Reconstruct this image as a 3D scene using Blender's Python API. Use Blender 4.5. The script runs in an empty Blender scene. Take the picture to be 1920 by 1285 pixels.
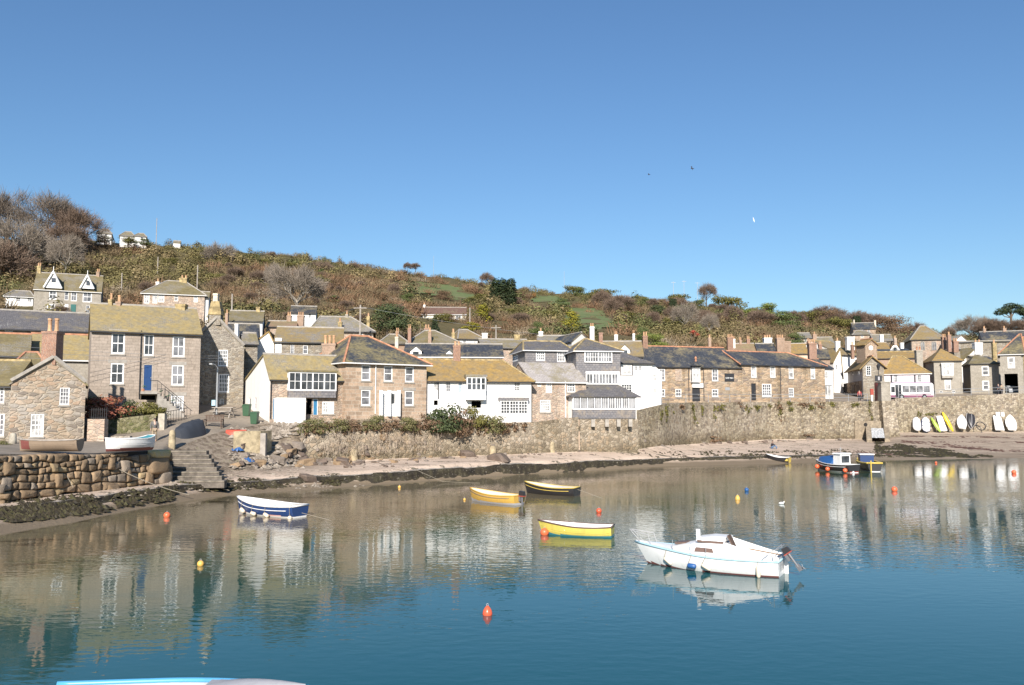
import bpy, math, random
import numpy as np
from mathutils import Vector, Matrix, noise
SC = bpy.context.scene
COL = SC.collection
V = Vector
R = math.radians
# ------------------------------------------------------------------ camera, sky, sun, exposure
F, CX, CY, EYE = 1600.0, 960.0, 642.5, 5.5          # focal length in photo pixels, centre, eye height above the water
PITCH = math.atan(127.5 / F)
cam = bpy.data.objects.new('camera', bpy.data.cameras.new('camera'))
COL.objects.link(cam)
cam.location = (0, 0, EYE)
cam.rotation_euler = (R(90) + PITCH, 0, 0)
cam.data.sensor_width = 36.0
cam.data.lens = 36.0 * F / 1920.0
cam.data.clip_start, cam.data.clip_end = 0.5, 6000
SC.camera = cam
SUN_EL, SUN_AZ = R(28), R(5)                         # sun behind the viewer, a little to the left; light travels along +Y
W_ = bpy.data.worlds.new("World"); SC.world = W_; W_.use_nodes = True
nt = W_.node_tree; nt.nodes.clear()
sky = nt.nodes.new('ShaderNodeTexSky'); sky.sky_type = 'NISHITA'; sky.sun_disc = False
sky.sun_elevation = SUN_EL; sky.sun_rotation = math.pi + SUN_AZ
sky.altitude = 0; sky.air_density = 1.3; sky.dust_density = 0.0; sky.ozone_density = 7.6
bg = nt.nodes.new('ShaderNodeBackground'); bg.inputs[1].default_value = 0.075
wo = nt.nodes.new('ShaderNodeOutputWorld')
nt.links.new(sky.outputs[0], bg.inputs[0]); nt.links.new(bg.outputs[0], wo.inputs[0])
sun = bpy.data.objects.new('sun', bpy.data.lights.new('sun', 'SUN')); COL.objects.link(sun)
sun.data.energy = 4.6; sun.data.angle = R(0.5); sun.data.color = (1.0, 0.93, 0.84)
sd = V((math.sin(SUN_AZ) * math.cos(SUN_EL), math.cos(SUN_AZ) * math.cos(SUN_EL), -math.sin(SUN_EL)))
sun.rotation_euler = sd.to_track_quat('-Z', 'Y').to_euler()
SC.view_settings.view_transform = 'Standard'; SC.view_settings.look = 'None'
SC.view_settings.exposure = 0.72; SC.view_settings.gamma = 1.0
SC.render.engine = 'CYCLES'
SC.cycles.max_bounces = 6; SC.cycles.glossy_bounces = 3; SC.cycles.diffuse_bounces = 2
SC.cycles.use_denoising = True

# ------------------------------------------------------------------ photo pixel -> world
cp, sp = math.cos(PITCH), math.sin(PITCH)
def ray(px, py):
    x = (px - CX) / F; y = -(py - CY) / F
    return V((x, cp - y * sp, sp + y * cp))
def at(px, py, d):
    r = ray(px, py); t = d / r.y
    return V((r.x * t, d, EYE + r.z * t))
def on_z(px, py, z):
    r = ray(px, py); t = (z - EYE) / r.z
    return V((r.x * t, r.y * t, z))
def on_plane(px, py, o, n):
    r = ray(px, py); e = V((0, 0, EYE)); t = (o - e).dot(n) / r.dot(n)
    return e + r * t
def zat(py, d): return at(CX, py, d).z

# ------------------------------------------------------------------ materials
def new_mat(name):
    m = bpy.data.materials.new(name); m.use_nodes = True
    return m, m.node_tree, m.node_tree.nodes['Principled BSDF']
def nd(nt, t, **kw):
    n = nt.nodes.new(t)
    for k, v in kw.items():
        if k.startswith('i_'):
            key = k[2:]
            key = int(key) if key.isdigit() else key.replace('_', ' ')
            if hasattr(v, 'is_output'): nt.links.new(v, n.inputs[key])
            else: n.inputs[key].default_value = v
        else: setattr(n, k, v)
    return n
def ramp(nt, fac, stops, interp='LINEAR'):
    n = nt.nodes.new('ShaderNodeValToRGB'); cr = n.color_ramp; cr.interpolation = interp
    while len(cr.elements) < len(stops): cr.elements.new(0.5)
    for e, (p, c) in zip(cr.elements, stops):
        e.position = p
        e.color = (c, c, c, 1) if isinstance(c, (int, float)) else tuple(c) + (1,)
    nt.links.new(fac, n.inputs[0])
    return n.outputs[0]
def mix(nt, fac, a, b, bt='MIX'):
    n = nt.nodes.new('ShaderNodeMix'); n.data_type = 'RGBA'; n.blend_type = bt
    for i, v in ((0, fac), (6, a), (7, b)):
        if hasattr(v, 'is_output'): nt.links.new(v, n.inputs[i])
        else: n.inputs[i].default_value = v if i == 0 else (tuple(v) + (1,) if len(v) == 3 else v)
    return n.outputs[2]
def pos(nt, sx=1, sy=1, sz=1):
    g = nd(nt, 'ShaderNodeNewGeometry')
    return nd(nt, 'ShaderNodeMapping', i_Vector=g.outputs['Position'], i_Scale=(sx, sy, sz)).outputs[0]
def noise_tex(nt, vec, scale, detail=4, rough=.55):
    return nd(nt, 'ShaderNodeTexNoise', i_Vector=vec, i_Scale=scale, i_Detail=detail, i_Roughness=rough).outputs[0]
def bump(nt, b, h, strength=.5, dist=.05):
    n = nd(nt, 'ShaderNodeBump', i_Strength=strength, i_Distance=dist, i_Height=h)
    nt.links.new(n.outputs[0], b.inputs['Normal'])
def plain(name, col, rough=.6, metal=0, spec=.5, var=0):
    m, nt, b = new_mat(name)
    b.inputs['Base Color'].default_value = tuple(col) + (1,)
    b.inputs['Roughness'].default_value = rough; b.inputs['Metallic'].default_value = metal
    b.inputs['Specular IOR Level'].default_value = spec
    if var:
        f = noise_tex(nt, pos(nt), 2.3, 6, .65)
        c = mix(nt, ramp(nt, f, [(.35, 0.), (.65, 1.)]), [x * (1 - var) for x in col], [min(1, x * (1 + var)) for x in col])
        nt.links.new(c, b.inputs['Base Color'])
    return m
def rubble(name, cols, mortar, sc=3.0, zs=1.6, edge=.06, stain=None, bstr=.8, big=.25, tide=None):
    """random rubble: one colour for each stone, mortar between, broad stains of its own"""
    m, nt, b = new_mat(name)
    p = pos(nt, 1, 1, zs)
    dn = nd(nt, 'ShaderNodeTexNoise', i_Vector=p, i_Scale=2.5, i_Detail=2)
    p2 = nd(nt, 'ShaderNodeVectorMath', operation='MULTIPLY_ADD', i_0=dn.outputs[1], i_1=(.22, .22, .22), i_2=p).outputs[0]
    v1 = nd(nt, 'ShaderNodeTexVoronoi', i_Vector=p2, i_Scale=sc)
    v2 = nd(nt, 'ShaderNodeTexVoronoi', feature='DISTANCE_TO_EDGE', i_Vector=p2, i_Scale=sc)
    sep = nd(nt, 'ShaderNodeSeparateColor', i_0=v1.outputs['Color'])
    k = len(cols)
    c = ramp(nt, sep.outputs[0], [(i / k, cols[i]) for i in range(k)], 'CONSTANT')
    fine = noise_tex(nt, pos(nt), 9, 5, .7)
    c = mix(nt, .4, c, ramp(nt, fine, [(.3, .5), (.7, 1.35)]), 'MULTIPLY')
    e = ramp(nt, v2.outputs['Distance'], [(edge * .4, 1.), (edge, 0.)])
    c = mix(nt, e, c, mortar)
    f = noise_tex(nt, pos(nt), big, 5, .6)
    c = mix(nt, ramp(nt, f, [(.35, 0.), (.7, .65)]), c, mix(nt, 1., c, stain or (.75, .7, .6), 'MULTIPLY'))
    st = noise_tex(nt, pos(nt, 1.1, 1.1, .1), 1.0, 5, .65)                    # damp streaks running down
    c = mix(nt, ramp(nt, st, [(.52, 0.), (.68, .55)]), c, mix(nt, 1., c, (.52, .50, .44), 'MULTIPLY'))
    if tide:                                                                    # algae and wet grime up to the tide mark
        zz = nd(nt, 'ShaderNodeSeparateXYZ', i_0=nd(nt, 'ShaderNodeNewGeometry').outputs['Position']).outputs[2]
        tz = nd(nt, 'ShaderNodeMath', operation='MULTIPLY_ADD', i_0=f, i_1=2.2, i_2=zz).outputs[0]
        c = mix(nt, ramp(nt, nd(nt, 'ShaderNodeMapRange', i_0=tz, i_1=tide, i_2=tide + 1.2).outputs[0], [(0, .75), (1, 0.)]), c, mix(nt, 1., c, (.50, .47, .38), 'MULTIPLY'))
    nt.links.new(c, b.inputs['Base Color']); b.inputs['Roughness'].default_value = .9
    b.inputs['Specular IOR Level'].default_value = .2
    bump(nt, b, ramp(nt, v2.outputs['Distance'], [(0, 0.), (edge * 2.2, 1.)]), bstr, .06)
    return m
def coursed(name, c1, c2, mortar, bw=.55, rh=.24, ms=.012, var=.5, blot=(.5, .5, .45)):
    """squared stone in courses, by the wall's own metre UVs"""
    m, nt, b = new_mat(name)
    uv = nd(nt, 'ShaderNodeUVMap').outputs[0]
    dn = nd(nt, 'ShaderNodeTexNoise', i_Vector=uv, i_Scale=1.7, i_Detail=2)
    uv2 = nd(nt, 'ShaderNodeVectorMath', operation='MULTIPLY_ADD', i_0=dn.outputs[1], i_1=(.06, .06, 0), i_2=uv).outputs[0]
    br = nd(nt, 'ShaderNodeTexBrick', i_Vector=uv2, i_Scale=1.0, i_Color1=tuple(c1) + (1,), i_Color2=tuple(c2) + (1,), i_Mortar=tuple(mortar) + (1,))
    br.inputs['Brick Width'].default_value = bw; br.inputs['Row Height'].default_value = rh
    br.inputs['Mortar Size'].default_value = ms; br.inputs['Mortar Smooth'].default_value = .3
    br.offset_frequency = 2; br.squash = .7; br.squash_frequency = 3
    c = br.outputs[0]
    fine = noise_tex(nt, pos(nt), 6, 6, .75)
    c = mix(nt, var, c, ramp(nt, fine, [(.3, .4), (.72, 1.4)]), 'MULTIPLY')
    f = noise_tex(nt, pos(nt, 1, 1, .5), .5, 5, .65)
    c = mix(nt, ramp(nt, f, [(.45, 0.), (.75, .7)]), c, mix(nt, 1., c, blot, 'MULTIPLY'))
    nt.links.new(c, b.inputs['Base Color']); b.inputs['Roughness'].default_value = .9
    b.inputs['Specular IOR Level'].default_value = .2
    bump(nt, b, br.outputs[1], -.5, .02)
    return m
def roofing(name, base, base2, lich, amount, rough=.75, lich2=None, streak=.25):
    """slates in courses with lichen growing in patches"""
    m, nt, b = new_mat(name)
    uv = nd(nt, 'ShaderNodeUVMap').outputs[0]
    br = nd(nt, 'ShaderNodeTexBrick', i_Vector=uv, i_Scale=1.0, i_Color1=tuple(base) + (1,), i_Color2=tuple(base2) + (1,), i_Mortar=tuple(x * .4 for x in base) + (1,))
    br.inputs['Brick Width'].default_value = .34; br.inputs['Row Height'].default_value = .22
    br.inputs['Mortar Size'].default_value = .014; br.inputs['Bias'].default_value = -.1
    c = br.outputs[0]
    g = pos(nt, 1, 1, 1)
    sp_ = noise_tex(nt, nd(nt, 'ShaderNodeMapping', i_Vector=uv, i_Scale=(5, .5, 1)).outputs[0], 1.0, 5, .7)
    c = mix(nt, ramp(nt, sp_, [(.58, 0.), (.75, streak)]), c, (.5, .48, .44))
    n1 = noise_tex(nt, g, .38, 7, .7); n2 = noise_tex(nt, g, 3.2, 5, .75)
    s = nd(nt, 'ShaderNodeMath', operation='MULTIPLY_ADD', i_0=n2, i_1=.55, i_2=n1).outputs[0]
    lo = .775 - .42 * (amount - .5)
    lm = ramp(nt, s, [(lo - .09, 0.), (lo + .09, 1.)])
    lc = mix(nt, ramp(nt, noise_tex(nt, g, 1.3, 6, .75), [(.38, 0.), (.62, 1.)]), lich, lich2 or tuple(x * .72 for x in lich))
    lc = mix(nt, .6, lc, ramp(nt, n2, [(.3, .5), (.7, 1.3)]), 'MULTIPLY')
    c = mix(nt, lm, c, lc)
    nt.links.new(c, b.inputs['Base Color']); b.inputs['Roughness'].default_value = rough
    b.inputs['Specular IOR Level'].default_value = .25
    bump(nt, b, br.outputs[1], -.7, .02)
    return m
def render_wall(name, col, dirt=(.62, .58, .5), amt=.35):
    m, nt, b = new_mat(name)
    f = noise_tex(nt, pos(nt, 2.2, 2.2, .35), .8, 7, .7); f2 = noise_tex(nt, pos(nt), 5, 5, .7)
    c = mix(nt, ramp(nt, f, [(.5, 0.), (.8, amt)]), col, tuple(a * d for a, d in zip(col, dirt)))
    c = mix(nt, .2, c, ramp(nt, f2, [(.3, .75), (.7, 1.1)]), 'MULTIPLY')
    nt.links.new(c, b.inputs['Base Color']); b.inputs['Roughness'].default_value = .8
    b.inputs['Specular IOR Level'].default_value = .25
    bump(nt, b, noise_tex(nt, pos(nt), 7, 4), .35, .03)
    return m
def leafmat(name, c1, c2, c3=None, rough=.7):
    """leaves: each its own tint"""
    m, nt, b = new_mat(name)
    g = nd(nt, 'ShaderNodeNewGeometry')
    st = [(0, c1), (.55, c2), (1, c3 or c2)]
    nt.links.new(ramp(nt, g.outputs['Random Per Island'], st), b.inputs['Base Color'])
    b.inputs['Roughness'].default_value = rough; b.inputs['Specular IOR Level'].default_value = .25
    return m
def glassmat(name, col, rough=.08):
    m, nt, b = new_mat(name)
    oi = nd(nt, 'ShaderNodeNewGeometry')
    f = noise_tex(nt, pos(nt), 1.1, 3, .6)
    nt.links.new(mix(nt, ramp(nt, f, [(.4, 0.), (.62, 1.)]), tuple(c * .55 for c in col), tuple(min(1, c * 1.5) for c in col)), b.inputs['Base Color'])
    b.inputs['Roughness'].default_value = rough
    return m

M = {}
M['rub_brown'] = rubble('rubble_brown', [(.36, .285, .215), (.43, .345, .265), (.33, .275, .225), (.40, .295, .215), (.36, .32, .275), (.23, .195, .165)], (.43, .375, .30), 1.9, 2.1)
M['rub_grey'] = rubble('rubble_grey', [(.30, .27, .23), (.36, .32, .27), (.25, .22, .19), (.32, .27, .21), (.38, .35, .30)], (.43, .385, .32), 2.8, 1.9)
M['rub_inn'] = rubble('rubble_inn', [(.38, .28, .19), (.44, .32, .22), (.29, .22, .165), (.50, .38, .27), (.34, .27, .20), (.25, .20, .165)], (.40, .33, .25), 1.45, 2.2)
M['rub_pink'] = rubble('rubble_pink', [(.47, .365, .29), (.54, .42, .33), (.38, .30, .25), (.48, .35, .27)], (.50, .44, .37), 2.4, 1.9)
M['sea_wall'] = rubble('sea_wall_stone', [(.37, .31, .235), (.46, .39, .30), (.29, .24, .185), (.45, .385, .30), (.34, .27, .195), (.23, .19, .15)], (.40, .34, .265), 2.9, 1.2, .06, (.55, .54, .40), 1.0, .18, 2.9)
M['sea_wall_pale'] = rubble('sea_wall_pale', [(.40, .34, .265), (.47, .40, .32), (.33, .275, .21), (.43, .34, .25), (.26, .215, .165)], (.42, .365, .29), 2.7, 1.3, .05, (.60, .55, .42), .9, .25, 2.6)
M['boulder'] = rubble('boulder_stone', [(.30, .22, .14), (.36, .27, .17), (.24, .19, .14), (.33, .27, .20)], (.26, .2, .14), .9, 1.0, .02, (.6, .55, .5), .2, .5)
M['rub_moss'] = rubble('rubble_moss', [(.28, .25, .17), (.33, .29, .21), (.22, .20, .12), (.16, .16, .08)], (.24, .22, .15), 3.0, 1.3, .06, (.5, .55, .3))
M['granite'] = coursed('granite_courses', (.42, .35, .29), (.34, .285, .235), (.22, .185, .155), .6, .25, .012, .4, (.72, .70, .66))
M['ashlar'] = coursed('brown_ashlar', (.54, .40, .29), (.34, .255, .185), (.46, .39, .31), .7, .32, .03, .45, (.75, .68, .62))
M['grey_block'] = coursed('grey_block', (.38, .345, .29), (.32, .29, .245), (.28, .25, .21), .5, .25, .014, .45, (.75, .73, .68))
M['brick'] = coursed('red_brick', (.36, .17, .10), (.27, .12, .08), (.35, .29, .24), .23, .085, .016, .5)
M['brick_pale'] = coursed('pale_brick', (.42, .27, .19), (.34, .21, .14), (.38, .32, .26), .23, .085, .014, .5)
M['white'] = render_wall('whitewash', (.82, .80, .77), (.72, .68, .62), .35)
M['cream'] = render_wall('cream_render', (.72, .66, .55))
M['pinkwhite'] = render_wall('pink_white_render', (.80, .70, .74), (.8, .75, .75), .25)
M['greyrender'] = render_wall('grey_render', (.52, .50, .48), (.7, .7, .68), .5)
M['peach'] = render_wall('peach_render', (.66, .50, .37), (.75, .7, .65), .4)
M['slatehung'] = roofing('slate_hanging', (.17, .165, .175), (.235, .22, .22), (.32, .27, .22), .32, .6)
OCH, OCH2 = (.37, .235, .075), (.255, .19, .105)
M['r_ochre'] = roofing('roof_ochre', (.20, .18, .15), (.26, .23, .19), OCH, .86, .85, OCH2)
M['r_ochre3'] = roofing('roof_pale_ochre', (.24, .215, .17), (.29, .26, .21), (.345, .26, .11), .74, .85, (.275, .23, .14))
M['r_slate3'] = roofing('roof_weathered_slate', (.12, .115, .12), (.17, .16, .16), (.24, .20, .13), .25, .7, None, .6)
M['r_ochre2'] = roofing('roof_half_ochre', (.22, .20, .175), (.28, .25, .21), (.27, .20, .085), .66, .85, OCH2)
M['r_olive'] = roofing('roof_olive', (.22, .195, .15), (.27, .24, .185), (.22, .18, .09), .6, .85)
M['r_grey'] = roofing('roof_grey', (.23, .215, .20), (.31, .285, .26), (.27, .225, .12), .45, .8)
M['r_pale'] = roofing('roof_pale_grey', (.38, .345, .325), (.47, .43, .40), (.31, .27, .19), .4, .8, None, .5)
M['r_slate'] = roofing('roof_dark_slate', (.045, .05, .062), (.075, .08, .09), (.25, .21, .13), .34, .55, None, .45)
M['r_slate2'] = roofing('roof_slate_lichen', (.05, .055, .065), (.08, .085, .09), (.25, .21, .115), .5, .6, None, .55)
M['r_red'] = roofing('roof_red', (.30, .19, .13), (.36, .23, .16), (.31, .25, .13), .5, .85)
M['r_brown'] = roofing('roof_brown', (.16, .095, .075), (.19, .115, .09), (.24, .19, .12), .25, .85)
M['terracotta'] = plain('terracotta', (.44, .21, .12), .85, var=.3)
M['pot'] = plain('chimney_pot', (.50, .30, .17), .85, var=.3)
M['pot_pale'] = plain('chimney_pot_pale', (.62, .54, .42), .85, var=.25)
M['culvert_stone'] = plain('culvert_stone', (.25, .20, .14), .9, var=.4)
M['lichen_stone'] = plain('lichen_stone', (.34, .26, .13), .9, var=.45)
M['white_paint'] = plain('white_paint', (.80, .79, .77), .45)
M['black_paint'] = plain('black_paint', (.03, .03, .033), .45)
M['grey_metal'] = plain('grey_metal', (.36, .37, .38), .5, .3)
M['dark_wood'] = plain('dark_wood', (.10, .062, .042), .7, var=.3)
M['grey_wood'] = plain('weathered_wood', (.34, .30, .26), .8, var=.25)
M['brown_wood'] = plain('brown_wood', (.25, .15, .08), .7, var=.3)
M['blue_door'] = plain('blue_door', (.014, .055, .17), .4)
M['blue_door2'] = plain('light_blue_door', (.04, .19, .36), .5)
M['green_door'] = plain('green_door', (.02, .12, .11), .5)
M['grey_door'] = plain('grey_blue_door', (.36, .42, .47), .5)
M['green_bin'] = plain('green_plastic', (.03, .085, .04), .5)
M['glass'] = glassmat('window_glass', (.055, .06, .068))
M['glass_pale'] = glassmat('curtained_glass', (.40, .39, .38), .15)
M['glass_mid'] = glassmat('half_curtained_glass', (.17, .17, .18), .12)
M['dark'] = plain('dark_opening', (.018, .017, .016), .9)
M['stone_trim'] = plain('stone_trim', (.34, .31, .27), .9, var=.2)
M['concrete'] = plain('concrete', (.40, .36, .29), .9, var=.3)
M['ochre_conc'] = plain('lichened_concrete', (.37, .30, .19), .9, var=.4)
M['rope'] = plain('rope', (.27, .235, .18), .9)
M['rope_green'] = plain('green_rope', (.08, .40, .28), .9)
Z = V((0, 0, 1))
# ------------------------------------------------------------------ mesh builder
def tag(o, label=None, cat=None, group=None, kind=None):
    if label: o['label'] = label
    if cat: o['category'] = cat
    if group: o['group'] = group
    if kind: o['kind'] = kind
    return o
def empty(name, loc, label, cat, group=None, rz=0.0):
    o = bpy.data.objects.new(name, None); COL.objects.link(o)
    o.empty_display_size = .2
    o.location = loc; o.rotation_euler = (0, 0, rz)
    o['origin'] = tuple(loc)
    return tag(o, label, cat, group)
def root_of(o):
    while o.parent: o = o.parent
    return o
class MB:
    def __init__(s): s.v = []; s.f = []; s.m = []
    def face(s, pts, m=0):
        i = len(s.v); s.v += [tuple(p) for p in pts]; s.f.append(tuple(range(i, i + len(pts)))); s.m.append(m)
    def hexa(s, b, t, m=0):                         # bottom 4, top 4 (same winding), shared corners
        i = len(s.v); s.v += [tuple(p) for p in b] + [tuple(p) for p in t]
        for q in ((3, 2, 1, 0), (4, 5, 6, 7), (0, 1, 5, 4), (1, 2, 6, 5), (2, 3, 7, 6), (3, 0, 4, 7)):
            s.f.append(tuple(i + k for k in q)); s.m.append(m)
    def box(s, o, a, b, c, m=0):
        o, a, b, c = V(o), V(a), V(b), V(c)
        if a.cross(b).dot(c) < 0: a, b = b, a
        s.hexa([o, o + a, o + a + b, o + b], [o + c, o + a + c, o + a + b + c, o + b + c], m)
    def cbox(s, c, hx, hy, hz, m=0): s.box((c[0] - hx, c[1] - hy, c[2] - hz), (2 * hx, 0, 0), (0, 2 * hy, 0), (0, 0, 2 * hz), m)
    def slab(s, pts, t, m=0, m2=None):              # polygon with thickness downwards along its normal
        pts = [V(p) for p in pts]
        n = (pts[1] - pts[0]).cross(pts[-1] - pts[0]).normalized()
        if n.z < 0: n = -n; pts = pts[::-1]
        if len(pts) == 4 and .115 < t < .125:                                # an old roof plane: slightly uneven
            g0 = random.Random(round(pts[0].x * 31 + pts[0].y * 17)).random() * 50
            s.grid([[pts[0].lerp(pts[1], a / 12).lerp(pts[3].lerp(pts[2], a / 12), b / 5) + Z * (.012 + .05 * noise.noise(V((a * .45 + g0, b * .6, g0)))) for a in range(13)] for b in range(6)], m)
        lo = [p - n * t for p in pts]; k = len(pts); i = len(s.v)
        s.v += [tuple(p) for p in pts + lo]
        s.f.append(tuple(i + j for j in range(k))); s.m.append(m)
        s.f.append(tuple(i + k + j for j in reversed(range(k)))); s.m.append(m if m2 is None else m2)
        for j in range(k):
            s.f.append((i + j, i + k + j, i + k + (j + 1) % k, i + (j + 1) % k)); s.m.append(m if m2 is None else m2)
    def grid(s, rows, m=0, closed=False, mf=None, flip=False):
        i = len(s.v); nr, nc = len(rows), len(rows[0])
        for r in rows: s.v += [tuple(p) for p in r]
        for a in range(nr - 1):
            for b in range(nc if closed else nc - 1):
                b2 = (b + 1) % nc
                q = (i + a * nc + b, i + a * nc + b2, i + (a + 1) * nc + b2, i + (a + 1) * nc + b)
                s.f.append(q[::-1] if flip else q); s.m.append(mf(a, b) if mf else m)
        return i
    def tube(s, pts, r, n=6, m=0, cap=True):
        pts = [V(p) for p in pts]; rs = r if isinstance(r, (list, tuple)) else [r] * len(pts)
        rows = []
        for k, p in enumerate(pts):
            d = (pts[min(k + 1, len(pts) - 1)] - pts[max(k - 1, 0)]).normalized()
            a = d.orthogonal().normalized() if abs(d.z) > .9 else V((0, 0, 1)).cross(d).normalized()
            b = d.cross(a)
            rows.append([p + (a * math.cos(2 * math.pi * j / n) + b * math.sin(2 * math.pi * j / n)) * rs[k] for j in range(n)])
        i = s.grid(rows, m, True, flip=False)
        if cap:
            s.f.append(tuple(i + j for j in reversed(range(n)))); s.m.append(m)
            e = i + (len(pts) - 1) * n
            s.f.append(tuple(e + j for j in range(n))); s.m.append(m)
    def lathe(s, c, prof, n=12, m=0):               # prof: (radius, z) from bottom to top
        c = V(c)
        rows = [[c + V((r * math.cos(2 * math.pi * j / n), r * math.sin(2 * math.pi * j / n), z)) for j in range(n)] for r, z in prof]
        i = s.grid(rows, m, True)
        s.f.append(tuple(i + j for j in reversed(range(n)))); s.m.append(m)
        e = i + (len(prof) - 1) * n
        s.f.append(tuple(e + j for j in range(n))); s.m.append(m)
    def ball(s, c, rx, ry=None, rz=None, n=12, m=0):
        ry = ry or rx; rz = rz or rx; c = V(c); k = max(4, n // 2)
        rows = []
        for a in range(k + 1):
            t = -math.pi / 2 + math.pi * a / k; cr = max(.02, math.cos(t))
            rows.append([c + V((rx * cr * math.cos(2 * math.pi * j / n), ry * cr * math.sin(2 * math.pi * j / n), rz * math.sin(t))) for j in range(n)])
        s.grid(rows, m, True)
    def build(s, name, mats, parent=None, smooth=False, local=False, origin=None):
        if not isinstance(mats, (list, tuple)): mats = [mats]
        mats = [M[x] if isinstance(x, str) else x for x in mats]
        P = np.array(s.v, dtype=np.float64).reshape(-1, 3)
        me = bpy.data.meshes.new(name)
        # metre UVs from each face's own plane
        uvs = []
        for f in s.f:
            a, b, c = P[f[0]], P[f[1]], P[f[2]]
            n = np.cross(b - a, c - a)
            if len(f) > 3: n = n + np.cross(c - a, P[f[3]] - a)
            l = np.linalg.norm(n); n = n / l if l > 1e-9 else np.array((0, 0, 1.))
            t = np.array((-n[1], n[0], 0.)); tl = np.linalg.norm(t)
            t = t / tl if tl > 1e-3 else np.array((1., 0, 0))
            bb = np.cross(n, t)
            for k in f: uvs.append((P[k].dot(t), P[k].dot(bb)))
        if parent is None:
            if origin is None:
                origin = V(((P[:, 0].min() + P[:, 0].max()) / 2, (P[:, 1].min() + P[:, 1].max()) / 2, P[:, 2].min()))
            Q = P - np.array(origin)
        elif local: Q = P
        else: Q = P - np.array(root_of(parent)['origin'])
        me.from_pydata([tuple(q) for q in Q], [], s.f)
        for m in mats: me.materials.append(m)
        if len(mats) > 1: me.polygons.foreach_set('material_index', s.m)
        ul = me.uv_layers.new(name='UVMap'); ul.data.foreach_set('uv', np.array(uvs, dtype=np.float32).ravel())
        if smooth: me.polygons.foreach_set('use_smooth', [True] * len(me.polygons))
        me.validate(); me.update()
        o = bpy.data.objects.new(name, me); COL.objects.link(o)
        if parent is None:
            o.location = origin; o['origin'] = tuple(origin)
        else: o.parent = parent
        return o
def copy_tree(o, parent=None):
    c = o.copy(); COL.objects.link(c)
    if parent: c.parent = parent
    for ch in list(o.children): copy_tree(ch, c)
    return c

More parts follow.
